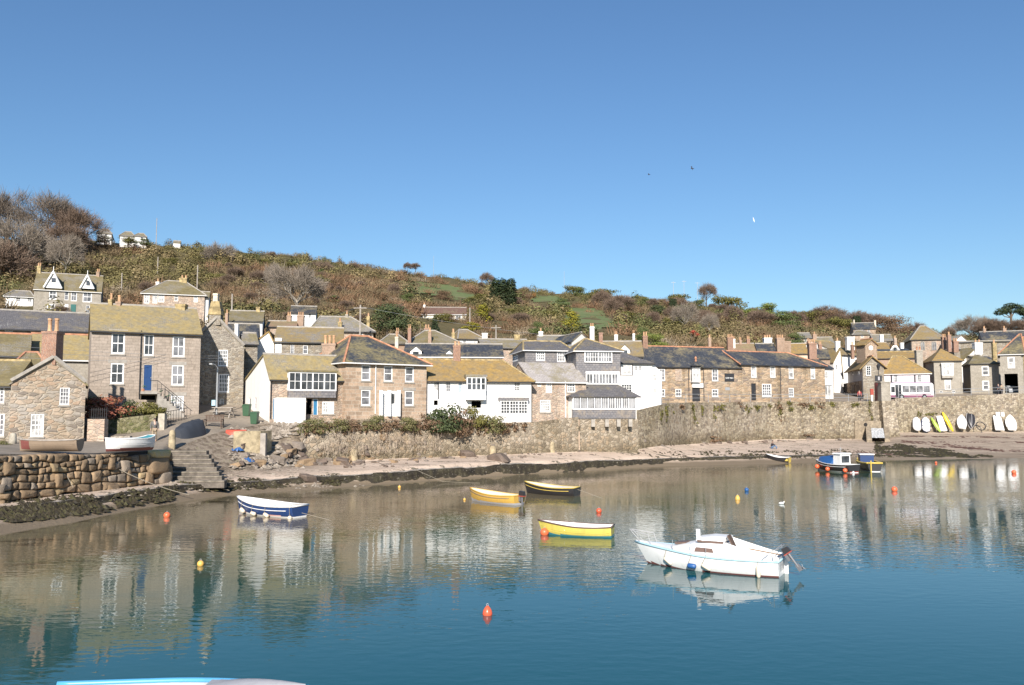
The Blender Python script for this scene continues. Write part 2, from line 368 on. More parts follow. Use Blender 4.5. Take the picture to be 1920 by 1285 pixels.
# ------------------------------------------------------------------ houses
Z = V((0, 0, 1))
class Face:
    def __init__(s, o, u, w, n): s.o, s.u, s.w, s.n, s.holes = o, u, w, n, []
class House:
    """front wall from photo column xl (distance dl) to xr (dr); yb / ye are the rows of its foot and eaves at the left corner"""
    def __init__(s, name, label, cat, xl, dl, xr, dr, yb, ye, depth, wall, roof, zb=None, group=None, wmats=None):
        A = at(xl, ye, dl); B = at(xr, ye, dr)
        s.z1 = A.z; s.z0 = zat(yb, dl) if zb is None else zb
        s.A = V((A.x, A.y, 0)); s.B = V((B.x, B.y, 0))
        s.u = (s.B - s.A).normalized(); s.W = (s.B - s.A).length; s.v = V((-s.u.y, s.u.x, 0)); s.D = depth
        s.fc = {'F': Face(s.A, s.u, s.W, -s.v), 'R': Face(s.B, s.v, depth, s.u),
                'L': Face(s.A + s.v * depth, -s.v, depth, -s.u), 'K': Face(s.B + s.v * depth, -s.u, s.W, s.v)}
        s.wall, s.roofm = wall, roof
        c = s.A + s.u * s.W / 2 + s.v * depth / 2
        s.root = empty(name, V((c.x, c.y, s.z0)), label, cat, group)
        s.tri = []; s.roof = None; s.dl, s.dr = dl, dr
        s.fmat = {}; s.lintel = False
    def rect(s, f, x0, y0, x1, y1, off=0.0):
        f = s.fc[f]; o = f.o + f.n * off
        P = [on_plane(x, y, o, f.n) for x, y in ((x0, y0), (x1, y0), (x1, y1), (x0, y1))]
        S = [(p - f.o).dot(f.u) for p in P]
        s0, s1 = sorted(((S[0] + S[3]) / 2, (S[1] + S[2]) / 2))
        zt, zb_ = (P[0].z + P[1].z) / 2, (P[2].z + P[3].z) / 2
        return s0, s1, zb_, zt
    def hole(s, f, r):
        F_ = s.fc[f]; s0, s1, za, zb_ = r
        s0 = max(s0, .02); s1 = min(s1, F_.w - .02); za = max(za, s.z0 + .02); zb_ = min(zb_, s.z1 - .03)
        for q in F_.holes:
            if s0 < q[1] and s1 > q[0] and za < q[3] and zb_ > q[2]: return None
        if s1 - s0 < .05 or zb_ - za < .05: return None
        F_.holes.append((s0, s1, za, zb_)); return s0, s1, za, zb_
    def win(s, x0, y0, x1, y1, nx=2, ny=2, pane='glass', f='F', frame='white_paint', bw=None, sash=True, sill=True, name='window'):
        r = s.hole(f, s.rect(f, x0, y0, x1, y1))
        if not r: return
        s0, s1, za, zb_ = r; F_ = s.fc[f]; o, u, n = F_.o, F_.u, F_.n
        w, h = s1 - s0, zb_ - za
        bw = bw or min(.12, w * .11); mw = min(.05, w * .05); d0, d1 = -.10, -.025
        mb = MB()
        def bar(a, b, c, e, dd=0.0): mb.box(o + u * a + Z * c + n * (d0 + dd), u * (b - a), n * (d1 - d0), Z * (e - c))
        bar(s0, s0 + bw, za, zb_); bar(s1 - bw, s1, za, zb_)
        bar(s0 + bw, s1 - bw, za, za + bw * 1.25); bar(s0 + bw, s1 - bw, zb_ - bw, zb_)
        iw, ih = w - 2 * bw, h - 2.25 * bw; zb0 = za + bw * 1.25
        for i in range(1, nx):
            x = s0 + bw + iw * i / nx; bar(x - mw / 2, x + mw / 2, zb0, zb0 + ih, -.012)
        for j in range(1, ny):
            z = zb0 + ih * j / ny; mm = mw * (1.7 if sash and j * 2 == ny else 1)
            bar(s0 + bw, s1 - bw, z - mm / 2, z + mm / 2, -.006)
        fo = mb.build(name, frame, s.root)
        mb = MB(); mb.face([o + u * a + Z * c + n * -.075 for a, c in ((s0 + .01, za + .01), (s1 - .01, za + .01), (s1 - .01, zb_ - .01), (s0 + .01, zb_ - .01))])
        mb.build('pane', pane, fo)
        if s.lintel:
            mb = MB(); mb.box(o + u * (s0 - .2) + Z * (zb_ + .004) + n * .003, u * (w + .4), n * .02, Z * .28); mb.build('lintel', s.lintel, fo)
        if sill:
            mb = MB(); mb.box(o + u * (s0 - .08) + Z * (za - .12) + n * .003, u * (w + .16), n * .07, Z * .115); mb.build('sill', 'stone_trim' if sill is True else sill, fo)
        return fo
    def door(s, x0, y0, x1, y1, col, f='F', frame='white_paint', panels=True, glazed=False, bw=.09):
        r = s.hole(f, s.rect(f, x0, y0, x1, y1))
        if not r: return
        s0, s1, za, zb_ = r; F_ = s.fc[f]; o, u, n = F_.o, F_.u, F_.n; w, h = s1 - s0, zb_ - za
        mb = MB()
        for a, b, c, e in ((s0, s0 + bw, za, zb_), (s1 - bw, s1, za, zb_), (s0 + bw, s1 - bw, zb_ - bw, zb_)):
            mb.box(o + u * a + Z * c + n * -.11, u * (b - a), n * .08, Z * (e - c))
        fr = mb.build('door_frame', frame, s.root)
        mb = MB(); mb.box(o + u * (s0 + bw) + Z * za + n * -.115, u * (w - 2 * bw), n * .05, Z * (h - bw))
        if panels:
            pw = (w - 2 * bw) / 2
            for i in (0, 1):
                for (q0, q1) in ((.08, .40), (.48, .92)):
                    mb.box(o + u * (s0 + bw + pw * i + pw * .16) + Z * (za + h * q0) + n * -.064, u * pw * .68, n * .015, Z * h * (q1 - q0) * .9)
        dm = mb.build('door', col, s.root)
        if glazed:
            mb = MB(); mb.face([o + u * a + Z * c + n * -.045 for a, c in ((s0 + w * .25, za + h * .5), (s0 + w * .75, za + h * .5), (s0 + w * .75, za + h * .88), (s0 + w * .25, za + h * .88))]); mb.build('pane', 'glass', dm)
        mb = MB(); mb.ball(o + u * (s0 + w * .82) + Z * (za + h * .48) + n * -.04, .035, n=6); mb.build('handle', 'pot_pale', dm)
        return dm
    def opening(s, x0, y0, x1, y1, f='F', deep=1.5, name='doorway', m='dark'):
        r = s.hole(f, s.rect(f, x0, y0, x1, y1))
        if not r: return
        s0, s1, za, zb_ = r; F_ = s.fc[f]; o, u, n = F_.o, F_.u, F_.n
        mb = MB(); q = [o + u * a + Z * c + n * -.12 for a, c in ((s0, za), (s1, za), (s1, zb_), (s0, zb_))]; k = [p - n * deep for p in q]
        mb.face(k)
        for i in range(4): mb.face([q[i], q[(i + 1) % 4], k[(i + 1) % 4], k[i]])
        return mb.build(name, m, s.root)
    def panel(s, x0, y0, x1, y1, m, name, f='F', t=.06, off=0.004):
        s0, s1, za, zb_ = s.rect(f, x0, y0, x1, y1); F_ = s.fc[f]
        mb = MB(); mb.box(F_.o + F_.u * s0 + Z * za + F_.n * off, F_.u * (s1 - s0), F_.n * t, Z * (zb_ - za))
        return mb.build(name, m, s.root)
    def bay(s, x0, y0, x1, y1, proud, lights, ny=2, muntin=2, f='F', pane='glass', apron=None, cap='white_paint', capt=.1, frame='white_paint', name='bay_window', side=True):
        """box window standing proud of the wall; apron: (row of its lower edge, material)"""
        s0, s1, za, zb_ = s.rect(f, x0, y0, x1, y1, proud); F_ = s.fc[f]; o, u, n = F_.o, F_.u, F_.n
        w, h = s1 - s0, zb_ - za
        mb = MB()
        def bar(a, b, c, e, d0, d1): mb.box(o + u * a + Z * c + n * d0, u * (b - a), n * (d1 - d0), Z * (e - c))
        fr = .11; bar(s0, s1, za, za + fr, .002, proud); bar(s0, s1, zb_ - fr, zb_, .002, proud)
        for i in range(lights + 1):
            x = s0 + (w - fr) * i / lights; bar(x, x + fr, za + fr, zb_ - fr, proud - .09, proud - .002)
        if side:
            for x in (s0, s1 - .07): bar(x, x + .07, za + fr, zb_ - fr, .003, .12)
        lw = (w - fr) / lights; mw = .045
        for i in range(lights):
            for k in range(1, muntin):
                x = s0 + lw * i + fr + (lw - fr) * k / muntin; bar(x - mw / 2, x + mw / 2, za + fr, zb_ - fr, proud - .07, proud - .02)
            for j in range(1, ny):
                z = za + fr + (h - 2 * fr) * j / ny; bar(s0 + lw * i + fr, s0 + lw * (i + 1), z - mw / 2, z + mw / 2, proud - .066, proud - .024)
        fo = mb.build(name, frame, s.root)
        mb = MB(); mb.box(o + u * (s0 + .03) + Z * (za + .03) + n * .004, u * (w - .06), n * (proud - .06), Z * (h - .06)); mb.build('pane', pane, fo)
        if cap:
            mb = MB(); mb.box(o + u * (s0 - .1) + Z * (zb_ + .002) + n * .004, u * (w + .2), n * (proud + .1), Z * capt); mb.build('cap', cap, fo)
        if apron:
            z2 = s.rect(f, x0, y1, x1, apron[0], proud)[2]
            mb = MB(); mb.box(o + u * (s0 + .02) + Z * z2 + n * .004, u * (w - .04), n * (proud - .03), Z * (za - z2 - .003)); mb.build('apron', apron[1], fo)
        return fo
    # roofs
    def _pt(s, a, b, z): p = s.A + s.u * a + s.v * b; return V((p.x, p.y, z))
    def rise_at(s, yr, bp=.5, x=None):
        dm = (s.dl + s.dr) / 2; p = s.A + s.u * s.W / 2 + s.v * s.D * bp
        return zat(yr, p.y) - s.z1
    def gable(s, yr=None, rise=None, along='u', rp=.5, ov=.22, gov=.12, ridge='stone_trim', t=.12, gutter='black_paint'):
        rise = rise if rise is not None else s.rise_at(yr, rp if along == 'u' else .0)
        mb = MB(); lift = .03
        if along == 'u':
            sf = rise / (s.D * rp); sb = rise / (s.D * (1 - rp)); zr = s.z1 + rise + lift
            a0, a1 = -gov, s.W + gov
            mb.slab([s._pt(a0, -ov, s.z1 - ov * sf + lift), s._pt(a1, -ov, s.z1 - ov * sf + lift), s._pt(a1, s.D * rp, zr), s._pt(a0, s.D * rp, zr)], t)
            mb.slab([s._pt(a1, s.D + ov, s.z1 - ov * sb + lift), s._pt(a0, s.D + ov, s.z1 - ov * sb + lift), s._pt(a0, s.D * rp, zr), s._pt(a1, s.D * rp, zr)], t)
            s.tri = [('L', [s._pt(0, s.D, s.z1), s._pt(0, 0, s.z1), s._pt(0, s.D * rp, s.z1 + rise)]), ('R', [s._pt(s.W, 0, s.z1), s._pt(s.W, s.D, s.z1), s._pt(s.W, s.D * rp, s.z1 + rise)])]
            s.rl = (s._pt(a0, s.D * rp, zr), s._pt(a1, s.D * rp, zr)); g = [(s._pt(a0, -ov - .05, s.z1 - ov * sf - .05), s._pt(a1, -ov - .05, s.z1 - ov * sf - .05))]
        else:
            wl = s.W * rp; sl, sr = rise / wl, rise / (s.W - wl); zr = s.z1 + rise + lift
            b0, b1 = -gov, s.D + gov
            mb.slab([s._pt(-ov, b1, s.z1 - ov * sl + lift), s._pt(-ov, b0, s.z1 - ov * sl + lift), s._pt(wl, b0, zr), s._pt(wl, b1, zr)], t)
            mb.slab([s._pt(s.W + ov, b0, s.z1 - ov * sr + lift), s._pt(s.W + ov, b1, s.z1 - ov * sr + lift), s._pt(wl, b1, zr), s._pt(wl, b0, zr)], t)
            s.tri = [('F', [s._pt(0, 0, s.z1), s._pt(s.W, 0, s.z1), s._pt(wl, 0, s.z1 + rise)]), ('K', [s._pt(s.W, s.D, s.z1), s._pt(0, s.D, s.z1), s._pt(wl, s.D, s.z1 + rise)])]
            s.rl = (s._pt(wl, b0, zr), s._pt(wl, b1, zr)); g = []
        s.rise = rise
        s.roof = mb.build('roof', s.roofm, s.root)
        s._ridge([s.rl], ridge); s._gut(g, gutter); return s
    def hip(s, yr=None, rise=None, r0=.35, r1=.65, rp=.5, ov=.28, ridge='stone_trim', t=.12, gutter='black_paint', left=True, right=True):
        rise = rise if rise is not None else s.rise_at(yr, rp)
        W, D, z = s.W, s.D, s.z1; zr = z + rise; m = ov * rise / (D * rp) * .6; lift = .03
        e = lambda a, b: s._pt(a, b, z - m + lift)
        c00, c10, c11, c01 = e(-ov, -ov), e(W + ov, -ov), e(W + ov, D + ov), e(-ov, D + ov)
        p, q = s._pt(W * r0, D * rp, zr + lift), s._pt(W * r1, D * rp, zr + lift)
        mb = MB()
        if (q - p).length < .05: mb.slab([c00, c10, p], t); mb.slab([c11, c01, p], t); q = p
        else: mb.slab([c00, c10, q, p], t); mb.slab([c11, c01, p, q], t)
        mb.slab([c10, c11, q], t); mb.slab([c01, c00, p], t)
        s.rise = rise; s.roof = mb.build('roof', s.roofm, s.root); s.rl = (p, q)
        ls = [(c00, p), (c10, q), (c11, q), (c01, p)] + ([(p, q)] if q is not p else [])
        s._ridge(ls, ridge)
        dn = V((0, 0, -.08))
        s._gut([(c00 + dn, c10 + dn), (c01 + dn, c00 + dn), (c10 + dn, c11 + dn)], gutter); return s
    def _ridge(s, ls, m):
        if not m: return
        mb = MB()
        for a, b in ls: mb.tube([a + Z * .03, b + Z * .03], .11, 5)
        mb.build('ridge_tiles', m, s.roof)
    def _gut(s, ls, m):
        if not m or not ls: return
        mb = MB()
        for a, b in ls: mb.tube([a, b], .065, 5)
        mb.build('gutter', m, s.roof)
    def flat(s, t=.25, ov=.1, m=None):
        mb = MB(); mb.slab([s._pt(-ov, -ov, s.z1 + t), s._pt(s.W + ov, -ov, s.z1 + t), s._pt(s.W + ov, s.D + ov, s.z1 + t), s._pt(-ov, s.D + ov, s.z1 + t)], t - .004)
        s.roof = mb.build('roof', m or s.roofm, s.root); s.rl = (s._pt(0, s.D / 2, s.z1 + t), s._pt(s.W, s.D / 2, s.z1 + t)); return s
    def coping(s, f, m='stone_trim'):
        for k, T in s.tri:
            if k == f:
                n = s.fc[f].n; mb = MB()
                for a, b in ((T[0], T[2]), (T[1], T[2])):
                    mb.tube([a + n * .1 + Z * .12, b + n * .1 + Z * .12], .14, 5)
                mb.build('coping', m, s.root)
    def barge(s, f, m='white_paint', drop=.26):
        for k, T in s.tri:
            if k == f:
                n = s.fc[f].n; mb = MB(); U = s.fc[f].u
                for a, b in ((T[0], T[2]), (T[1], T[2])):
                    d = (a - b).normalized(); a2 = a + d * .25
                    p = [a2 + n * .16 - Z * drop, a2 + n * .16 + Z * .06, b + n * .16 + Z * .06, b + n * .16 - Z * drop]
                    q = [x + n * .05 for x in p]; mb.hexa(p, q)
                mb.build('bargeboard', m, s.root)
    def chim(s, x0, x1, yt, yb, m='brick', pots=2, d=None, deep=None, pm='pot', poth=.55, taper=0, cap=True):
        """stack between photo columns x0 and x1, rows yt (top) to yb, standing on the ridge line unless d says otherwise"""
        if d is None:
            a, b = s.rl; mid = (x0 + x1) / 2
            if abs(b.x - a.x) + abs(b.y - a.y) < .3: d = a.y
            else:
                best = min((abs(at(mid, yb, (a.lerp(b, k / 40)).y).x - a.lerp(b, k / 40).x), a.lerp(b, k / 40).y) for k in range(41)); d = best[1]
        p0, p1 = at(x0, yb, d), at(x1, yb, d); zt = zat(yt, d); w = p1.x - p0.x; dp = deep or min(1.0, max(.5, w * .75))
        c = (p0 + p1) / 2; u, v = V((1, 0, 0)), V((0, 1, 0))
        zb0 = p0.z - .5
        mb = MB()
        def blk(w_, d_, za, zb_, w2=None, d2=None):
            w2 = w_ if w2 is None else w2; d2 = d_ if d2 is None else d2
            f = lambda a, b, z: [V((c.x - a / 2, c.y - b / 2, z)), V((c.x + a / 2, c.y - b / 2, z)), V((c.x + a / 2, c.y + b / 2, z)), V((c.x - a / 2, c.y + b / 2, z))]
            mb.hexa(f(w_, d_, za), f(w2, d2, zb_))
        if cap:
            blk(w, dp, zb0, zt - .2, w - taper, dp - taper * .5); blk(w * 1.1 - taper, dp * 1.1, zt - .198, zt)
        else: blk(w, dp, zb0, zt, w - taper, dp - taper * .5)
        for i in range(pots):
            x = c.x + (i - (pots - 1) / 2) * (w - taper) / max(pots, 1) * .95; r = min(.16, (w - taper) / max(pots, 1) * .36)
            n0 = len(mb.f); mb.lathe((x, c.y, zt + .003), [(r * 1.05, 0), (r * .85, poth * .15), (r * .8, poth * .8), (r, poth * .86), (r, poth)], 8)
            for k in range(n0, len(mb.f)): mb.m[k] = 1
        return mb.build('chimney', [m, pm], s.roof or s.root)
    def pipe(s, x, y0, y1, m='black_paint', f='F', r=.05):
        a = s.rect(f, x - .5, y0, x + .5, y1); F_ = s.fc[f]; sx = (a[0] + a[1]) / 2
        p = F_.o + F_.u * sx + F_.n * .08
        mb = MB(); mb.tube([V((p.x, p.y, a[2])), V((p.x, p.y, a[3]))], r, 6); return mb.build('drainpipe', m, s.root)
    def done(s, reveal=.12):
        groups = {}
        for k, F_ in s.fc.items():
            groups.setdefault(s.fmat.get(k, s.wall), []).append(k)
        for m, ks in groups.items():
            mb = MB()
            for k in ks:
                F_ = s.fc[k]; o, u, n = F_.o, F_.u, F_.n
                xs = sorted({0., F_.w, *[h[0] for h in F_.holes], *[h[1] for h in F_.holes]})
                zs = sorted({s.z0, s.z1, *[h[2] for h in F_.holes], *[h[3] for h in F_.holes]})
                for i in range(len(xs) - 1):
                    for j in range(len(zs) - 1):
                        cx, cz = (xs[i] + xs[i + 1]) / 2, (zs[j] + zs[j + 1]) / 2
                        if any(h[0] < cx < h[1] and h[2] < cz < h[3] for h in F_.holes): continue
                        mb.face([o + u * xs[i] + Z * zs[j], o + u * xs[i + 1] + Z * zs[j], o + u * xs[i + 1] + Z * zs[j + 1], o + u * xs[i] + Z * zs[j + 1]])
                for h in F_.holes:
                    q = [o + u * a + Z * c for a, c in ((h[0], h[2]), (h[1], h[2]), (h[1], h[3]), (h[0], h[3]))]
                    for i in range(4): mb.face([q[(i + 1) % 4], q[i], q[i] - n * reveal, q[(i + 1) % 4] - n * reveal])
                for kk, T in s.tri:
                    if kk == k: mb.face(T)
            mb.build('wall', m, s.root)
        return s
# ------------------------------------------------------------------ terrain, laid out by columns of view direction
PXK = [-700, -300, 0, 150, 310, 322, 420, 500, 570, 700, 850, 1000, 1100, 1195, 1240, 1290, 1440, 1640, 1680, 1920, 2200, 2600]
def K(*a): return dict(zip(PXK, a))
yw = [1050, 1040, 1003, 975, 945, 943, 928, 922, 918, 908, 897, 887, 882, 876, 874, 872.5, 869, 863, 862, 858, 856, 855]
gap = [3, 3, 3, 2.8, 2.3, 2.3, 1.5, 1.6, 1.5, .6, .3, .3, .5, 1, 1.5, 2, 3, 5, 5, 5, 5, 5]
yl = [1005, 1000, 968, 946, 922, 921, 914, 911, 904, 903, 894, 884, 877, 870, 866, 864, 858, 852, 851, 848, 847, 846]
hl = [.3, .3, .35, .4, .4, .4, .45, .5, .5, .8, 1., .9, .8, .6, .5, 0.45, .3, .05, 0, 0, 0, 0]
d3 = [38, 40, 44, 49.5, 56, 57, 60, 64, 69.5, 72.5, 77, 81.5, 84.5, 88.3, 91.9, 100, 113, 118, 122, 126, 130, 135]
z3 = [.9, .9, .8, .86, .8, 1.0, 1.1, 1.3, 1.4, 1.4, 1.4, 1.5, 1.5, 1.6, 1.8, 1.6, 1.7, 1.7, 2.45, 2.5, 2.5, 2.5]
d4 = [38.4, 40.4, 44.4, 49.9, 56.4, 60, 67.5, 71.5, 69.9, 72.9, 77.4, 81.9, 84.9, 88.7, 92.3, 100.4, 113.4, 118.4, 122.4, 126.4, 130.4, 135.4]
z4 = [3.25, 3.25, 3.25, 2.95, 2.75, 2.75, 3.9, 4.4, 4.25, 4.5, 4.1, 4.15, 4.7, 5.4, 6.0, 6.3, 6.5, 6.65, 7.1, 7.9, 8.2, 8.4]
d5 = [66.5, 66.5, 66.5, 66.5, 62, 63, 74, 76, 76, 82, 86, 92, 95, 100, 112, 113.5, 118, 126, 132, 136, 140, 145]
z5 = [3.4, 3.4, 3.4, 3.4, 3.25, 3.5, 5.2, 5.1, 4.6, 4.9, 4.9, 5.1, 5.4, 6, 6.5, 6.55, 6.7, 6.9, 7.4, 8.1, 8.3, 8.6]
d5b = [80, 80, 80, 80, 81, 81, 82, 84, 90, 96, 101, 108, 112, 118, 130, 132, 140, 150, 155, 160, 165, 170]
z5b = [6.4, 6.4, 6.4, 6.3, 6.4, 6.5, 6.6, 6.6, 6.6, 6.8, 6.9, 7.2, 7.5, 8, 8, 8.1, 8.5, 9, 9.5, 10, 10, 10]
d6 = [110, 110, 110, 110, 113, 113, 115, 118, 120, 132, 145, 150, 155, 160, 165, 167, 175, 185, 188, 195, 200, 205]
y6 = [640, 640, 645, 645, 645, 645, 645, 640, 640, 635, 632, 636, 640, 645, 645, 645, 645, 648, 648, 648, 650, 650]
d8 = [240, 240, 245, 245, 250, 250, 255, 258, 260, 268, 285, 300, 305, 310, 312, 312, 312, 312, 312, 320, 320, 320]
y8 = [400, 415, 448, 452, 461, 462, 470, 478, 484, 503, 525, 546, 554, 562, 566, 568, 590, 612, 622, 640, 640, 640]
dw = [8800.0 / (y - 770) for y in yw]
dl_ = [a + g for a, g in zip(dw, gap)]
zl = [max(.03, EYE - (y - 770) * d / 1600) for y, d in zip(yl, dl_)]
def IP(px, arr): return float(np.interp(px, PXK, arr))
_kc = {}
def knots(px):
    px = round(px, 0) if -690 < px < 2590 else px
    if px not in _kc: _kc[px] = knots_(px)
    return _kc[px]
def knots_(px):
    g = lambda a: IP(px, a)
    DW, DL, ZL, HL = g(dw), g(dl_), g(zl), g(hl)
    dd = [DW - 14, DW, DL, DL + .9, g(d3), g(d4), g(d5), g(d5b), g(d6)]
    zz = [-1.6, 0, ZL, ZL + HL - .03, g(z3), g(z4), g(z5), g(z5b), zat(g(y6), g(d6))]
    a, b, ya, yb = g(d6), g(d8), g(y6), g(y8)
    for k in (.25, .5, .75, 1):
        dd.append(a + (b - a) * k); zz.append(zat(ya + (yb - ya) * (k ** .85), a + (b - a) * k))
    dd.append(b + 90); zz.append(zz[-1] - 3)
    return dd, zz
KN = len(knots(0)[0])
def gz(px, d):
    dd, zz = knots(px); return float(np.interp(d, dd, zz))
def gz_xy(x, y): return gz(CX + F * x / y, y)
def gxy(px, d): return (px - CX) / F * d
def ground_at(px, py, lo=30, hi=320):
    """first point of the ground seen through a photo pixel"""
    r = ray(px, py); D = np.arange(lo, hi, .25); dd, zz = knots(px); g = np.interp(D, dd, zz); k = np.nonzero(EYE + r.z / r.y * D <= g)[0]
    if len(k): d = float(D[k[0]]); return V((r.x / r.y * d, d, float(g[k[0]])))
    return at(px, py, hi)
def strip(name, ka, kb, mats, subs, kind='structure', nz=0, label=None, step=20):
    cols = list(np.arange(-700, 2601, step)) + [311.5, 321]
    cols = sorted(cols); rows = []
    for px in cols:
        dd, zz = knots(px); r = []
        for k in range(ka, kb):
            n = subs[k - ka]
            for j in range(n + (1 if k == kb - 1 else 0)):
                t = j / n; d = dd[k] + (dd[k + 1] - dd[k]) * t; z = zz[k] + (zz[k + 1] - zz[k]) * t
                x = gxy(px, d)
                if nz and 0 < (k - ka) + t < kb - ka: z += nz * noise.noise(V((x * .12, d * .12, 3.1))) + nz * .4 * noise.noise(V((x * .5, d * .5, 1.1)))
                r.append((x, d, z))
        rows.append(r)
    mb = MB(); mb.grid(rows)
    o = mb.build(name, mats, None, smooth=True)
    return tag(o, label, None, None, kind)

def sand_mat():
    m, nt, b = new_mat('sand')
    g = pos(nt)
    n1 = noise_tex(nt, pos(nt, .5, 1.2, 1), .6, 6, .65); n2 = noise_tex(nt, g, 4, 5, .7)
    c = ramp(nt, n1, [(.3, (.40, .31, .235)), (.52, (.56, .44, .345)), (.75, (.62, .50, .40))])
    s = ramp(nt, nd(nt, 'ShaderNodeMath', operation='MULTIPLY_ADD', i_0=n2, i_1=.6, i_2=noise_tex(nt, pos(nt, .35, 1.3, 1), .9, 4, .6)).outputs[0], [(.88, 0.), (.96, 1.)])
    c = mix(nt, s, c, (.12, .105, .075))
    sx = nd(nt, 'ShaderNodeSeparateXYZ', i_0=nd(nt, 'ShaderNodeNewGeometry').outputs['Position'])
    wet = ramp(nt, nd(nt, 'ShaderNodeMath', operation='MULTIPLY_ADD', i_0=n1, i_1=-.5, i_2=sx.outputs[2]).outputs[0], [(0.0, 1.), (.25, 0.)])
    c = mix(nt, wet, c, (.20, .155, .105))
    # the bank left of the sea wall is earth and rubble, with grass in places
    bk = nd(nt, 'ShaderNodeMath', operation='MULTIPLY', i_0=nd(nt, 'ShaderNodeMapRange', i_0=sx.outputs[0], i_1=-12.5, i_2=-16.5).outputs[0], i_1=nd(nt, 'ShaderNodeMapRange', i_0=nd(nt, 'ShaderNodeMath', operation='MULTIPLY_ADD', i_0=n2, i_1=.8, i_2=sx.outputs[2]).outputs[0], i_1=1.2, i_2=1.7).outputs[0]).outputs[0]
    ec = ramp(nt, nd(nt, 'ShaderNodeTexNoise', i_Vector=g, i_Scale=1.8, i_Detail=7, i_Roughness=.72).outputs[0], [(.34, (.075, .06, .045)), (.48, (.19, .15, .11)), (.58, (.30, .245, .19)), (.68, (.14, .14, .05))])
    c = mix(nt, bk, c, ec)
    # the right-hand slip is darker, weed-streaked sand
    rt = ramp(nt, nd(nt, 'ShaderNodeMapRange', i_0=sx.outputs[0], i_1=36., i_2=48.).outputs[0], [(0, 0.), (1, .7)])
    c = mix(nt, rt, c, mix(nt, ramp(nt, noise_tex(nt, pos(nt, .12, 1.0, 1), 1.1, 6, .7), [(.42, 0.), (.58, 1.)]), (.20, .155, .115), (.33, .265, .20)))
    nt.links.new(c, b.inputs['Base Color']); b.inputs['Roughness'].default_value = .9; b.inputs['Specular IOR Level'].default_value = .2
    bump(nt, b, n2, .8, .08)
    return m
def hill_mat():
    m, nt, b = new_mat('hill_grass')
    n1 = noise_tex(nt, pos(nt), .06, 5, .6); n2 = noise_tex(nt, pos(nt), .9, 5, .7)
    c = ramp(nt, n1, [(.35, (.10, .085, .04)), (.5, (.12, .10, .05)), (.65, (.14, .11, .06))])
    c = mix(nt, .6, c, ramp(nt, n2, [(.3, .5), (.7, 1.4)]), 'MULTIPLY')
    nt.links.new(c, b.inputs['Base Color']); b.inputs['Roughness'].default_value = .95; b.inputs['Specular IOR Level'].default_value = .1
    bump(nt, b, n2, .8, .2)
    return m
def road_mat():
    m, nt, b = new_mat('worn_asphalt')
    n1 = noise_tex(nt, pos(nt), .25, 6, .65); n2 = noise_tex(nt, pos(nt), 3, 5, .7)
    c = ramp(nt, n1, [(.35, (.20, .165, .125)), (.6, (.29, .24, .185))])
    c = mix(nt, .5, c, ramp(nt, n2, [(.3, .6), (.7, 1.3)]), 'MULTIPLY')
    nt.links.new(c, b.inputs['Base Color']); b.inputs['Roughness'].default_value = .92
    return m
M['sand'] = sand_mat(); M['hill'] = hill_mat(); M['road'] = road_mat()
strip('beach', 0, 5, 'sand', [4, 3, 1, 6, 5], nz=.06, step=10)
strip('street', 5, 7, 'road', [8, 4], nz=.0, step=10)
strip('hillside', 7, KN - 1, 'hill', [4, 8, 8, 8, 8, 3], nz=.9)

# water: one flat sheet with rippled normals; its own colour is that of the bottom it lies over
def water_mat():
    m, nt, b = new_mat('harbour_water')
    g = nd(nt, 'ShaderNodeNewGeometry'); sx = nd(nt, 'ShaderNodeSeparateXYZ', i_0=g.outputs['Position'])
    # shallow towards the shore: shore line runs from (-23,38) to (60,100)
    sh = nd(nt, 'ShaderNodeMath', operation='MULTIPLY_ADD', i_0=sx.outputs[0], i_1=-1.15, i_2=sx.outputs[1])
    n1 = noise_tex(nt, pos(nt, .6, 1.4, 1), .16, 5, .6)
    dep = nd(nt, 'ShaderNodeMath', operation='MULTIPLY_ADD', i_0=n1, i_1=26., i_2=sh.outputs[0]).outputs[0]
    f = nd(nt, 'ShaderNodeMapRange', i_0=dep, i_1=34., i_2=64.).outputs[0]
    c = ramp(nt, f, [(0, (.005, .071, .080)), (.4, (.010, .075, .074)), (.6, (.03, .075, .055)), (.85, (.105, .112, .055)), (1, (.17, .14, .085))])
    weed = ramp(nt, noise_tex(nt, pos(nt, .55, 1.6, 1), .33, 5, .65), [(.56, 0.), (.66, 1.)])
    wf = nd(nt, 'ShaderNodeMath', operation='MULTIPLY', i_0=weed, i_1=ramp(nt, f, [(.55, 0.), (.9, .8)])).outputs[0]
    c = mix(nt, wf, c, (.035, .026, .016))
    nt.links.new(c, b.inputs['Base Color'])
    b.inputs['Roughness'].default_value = .02; b.inputs['IOR'].default_value = 1.33
    w1 = noise_tex(nt, pos(nt, .8, 1.5, 1), 2.1, 2, .5)
    w2 = noise_tex(nt, pos(nt, 1.0, 1.7, 1), 6, 1, .5)
    calm = ramp(nt, noise_tex(nt, pos(nt, .5, 1.2, 1), .07, 3, .5), [(.42, .3), (.58, 1.)])
    near = ramp(nt, nd(nt, 'ShaderNodeMapRange', i_0=sx.outputs[1], i_1=20., i_2=34.).outputs[0], [(0, .45), (1, 1.)])      # sheltered water under the quay
    calm = nd(nt, 'ShaderNodeMath', operation='MULTIPLY', i_0=calm, i_1=near).outputs[0]
    h = nd(nt, 'ShaderNodeMath', operation='MULTIPLY_ADD', i_0=w2, i_1=.10, i_2=w1).outputs[0]
    h = nd(nt, 'ShaderNodeMath', operation='MULTIPLY', i_0=h, i_1=calm).outputs[0]
    bump(nt, b, h, .5, .034)
    return m
M['water'] = water_mat()
mb = MB(); mb.face([(-260, -40, 0), (260, -40, 0), (260, 130, 0), (-260, 130, 0)])
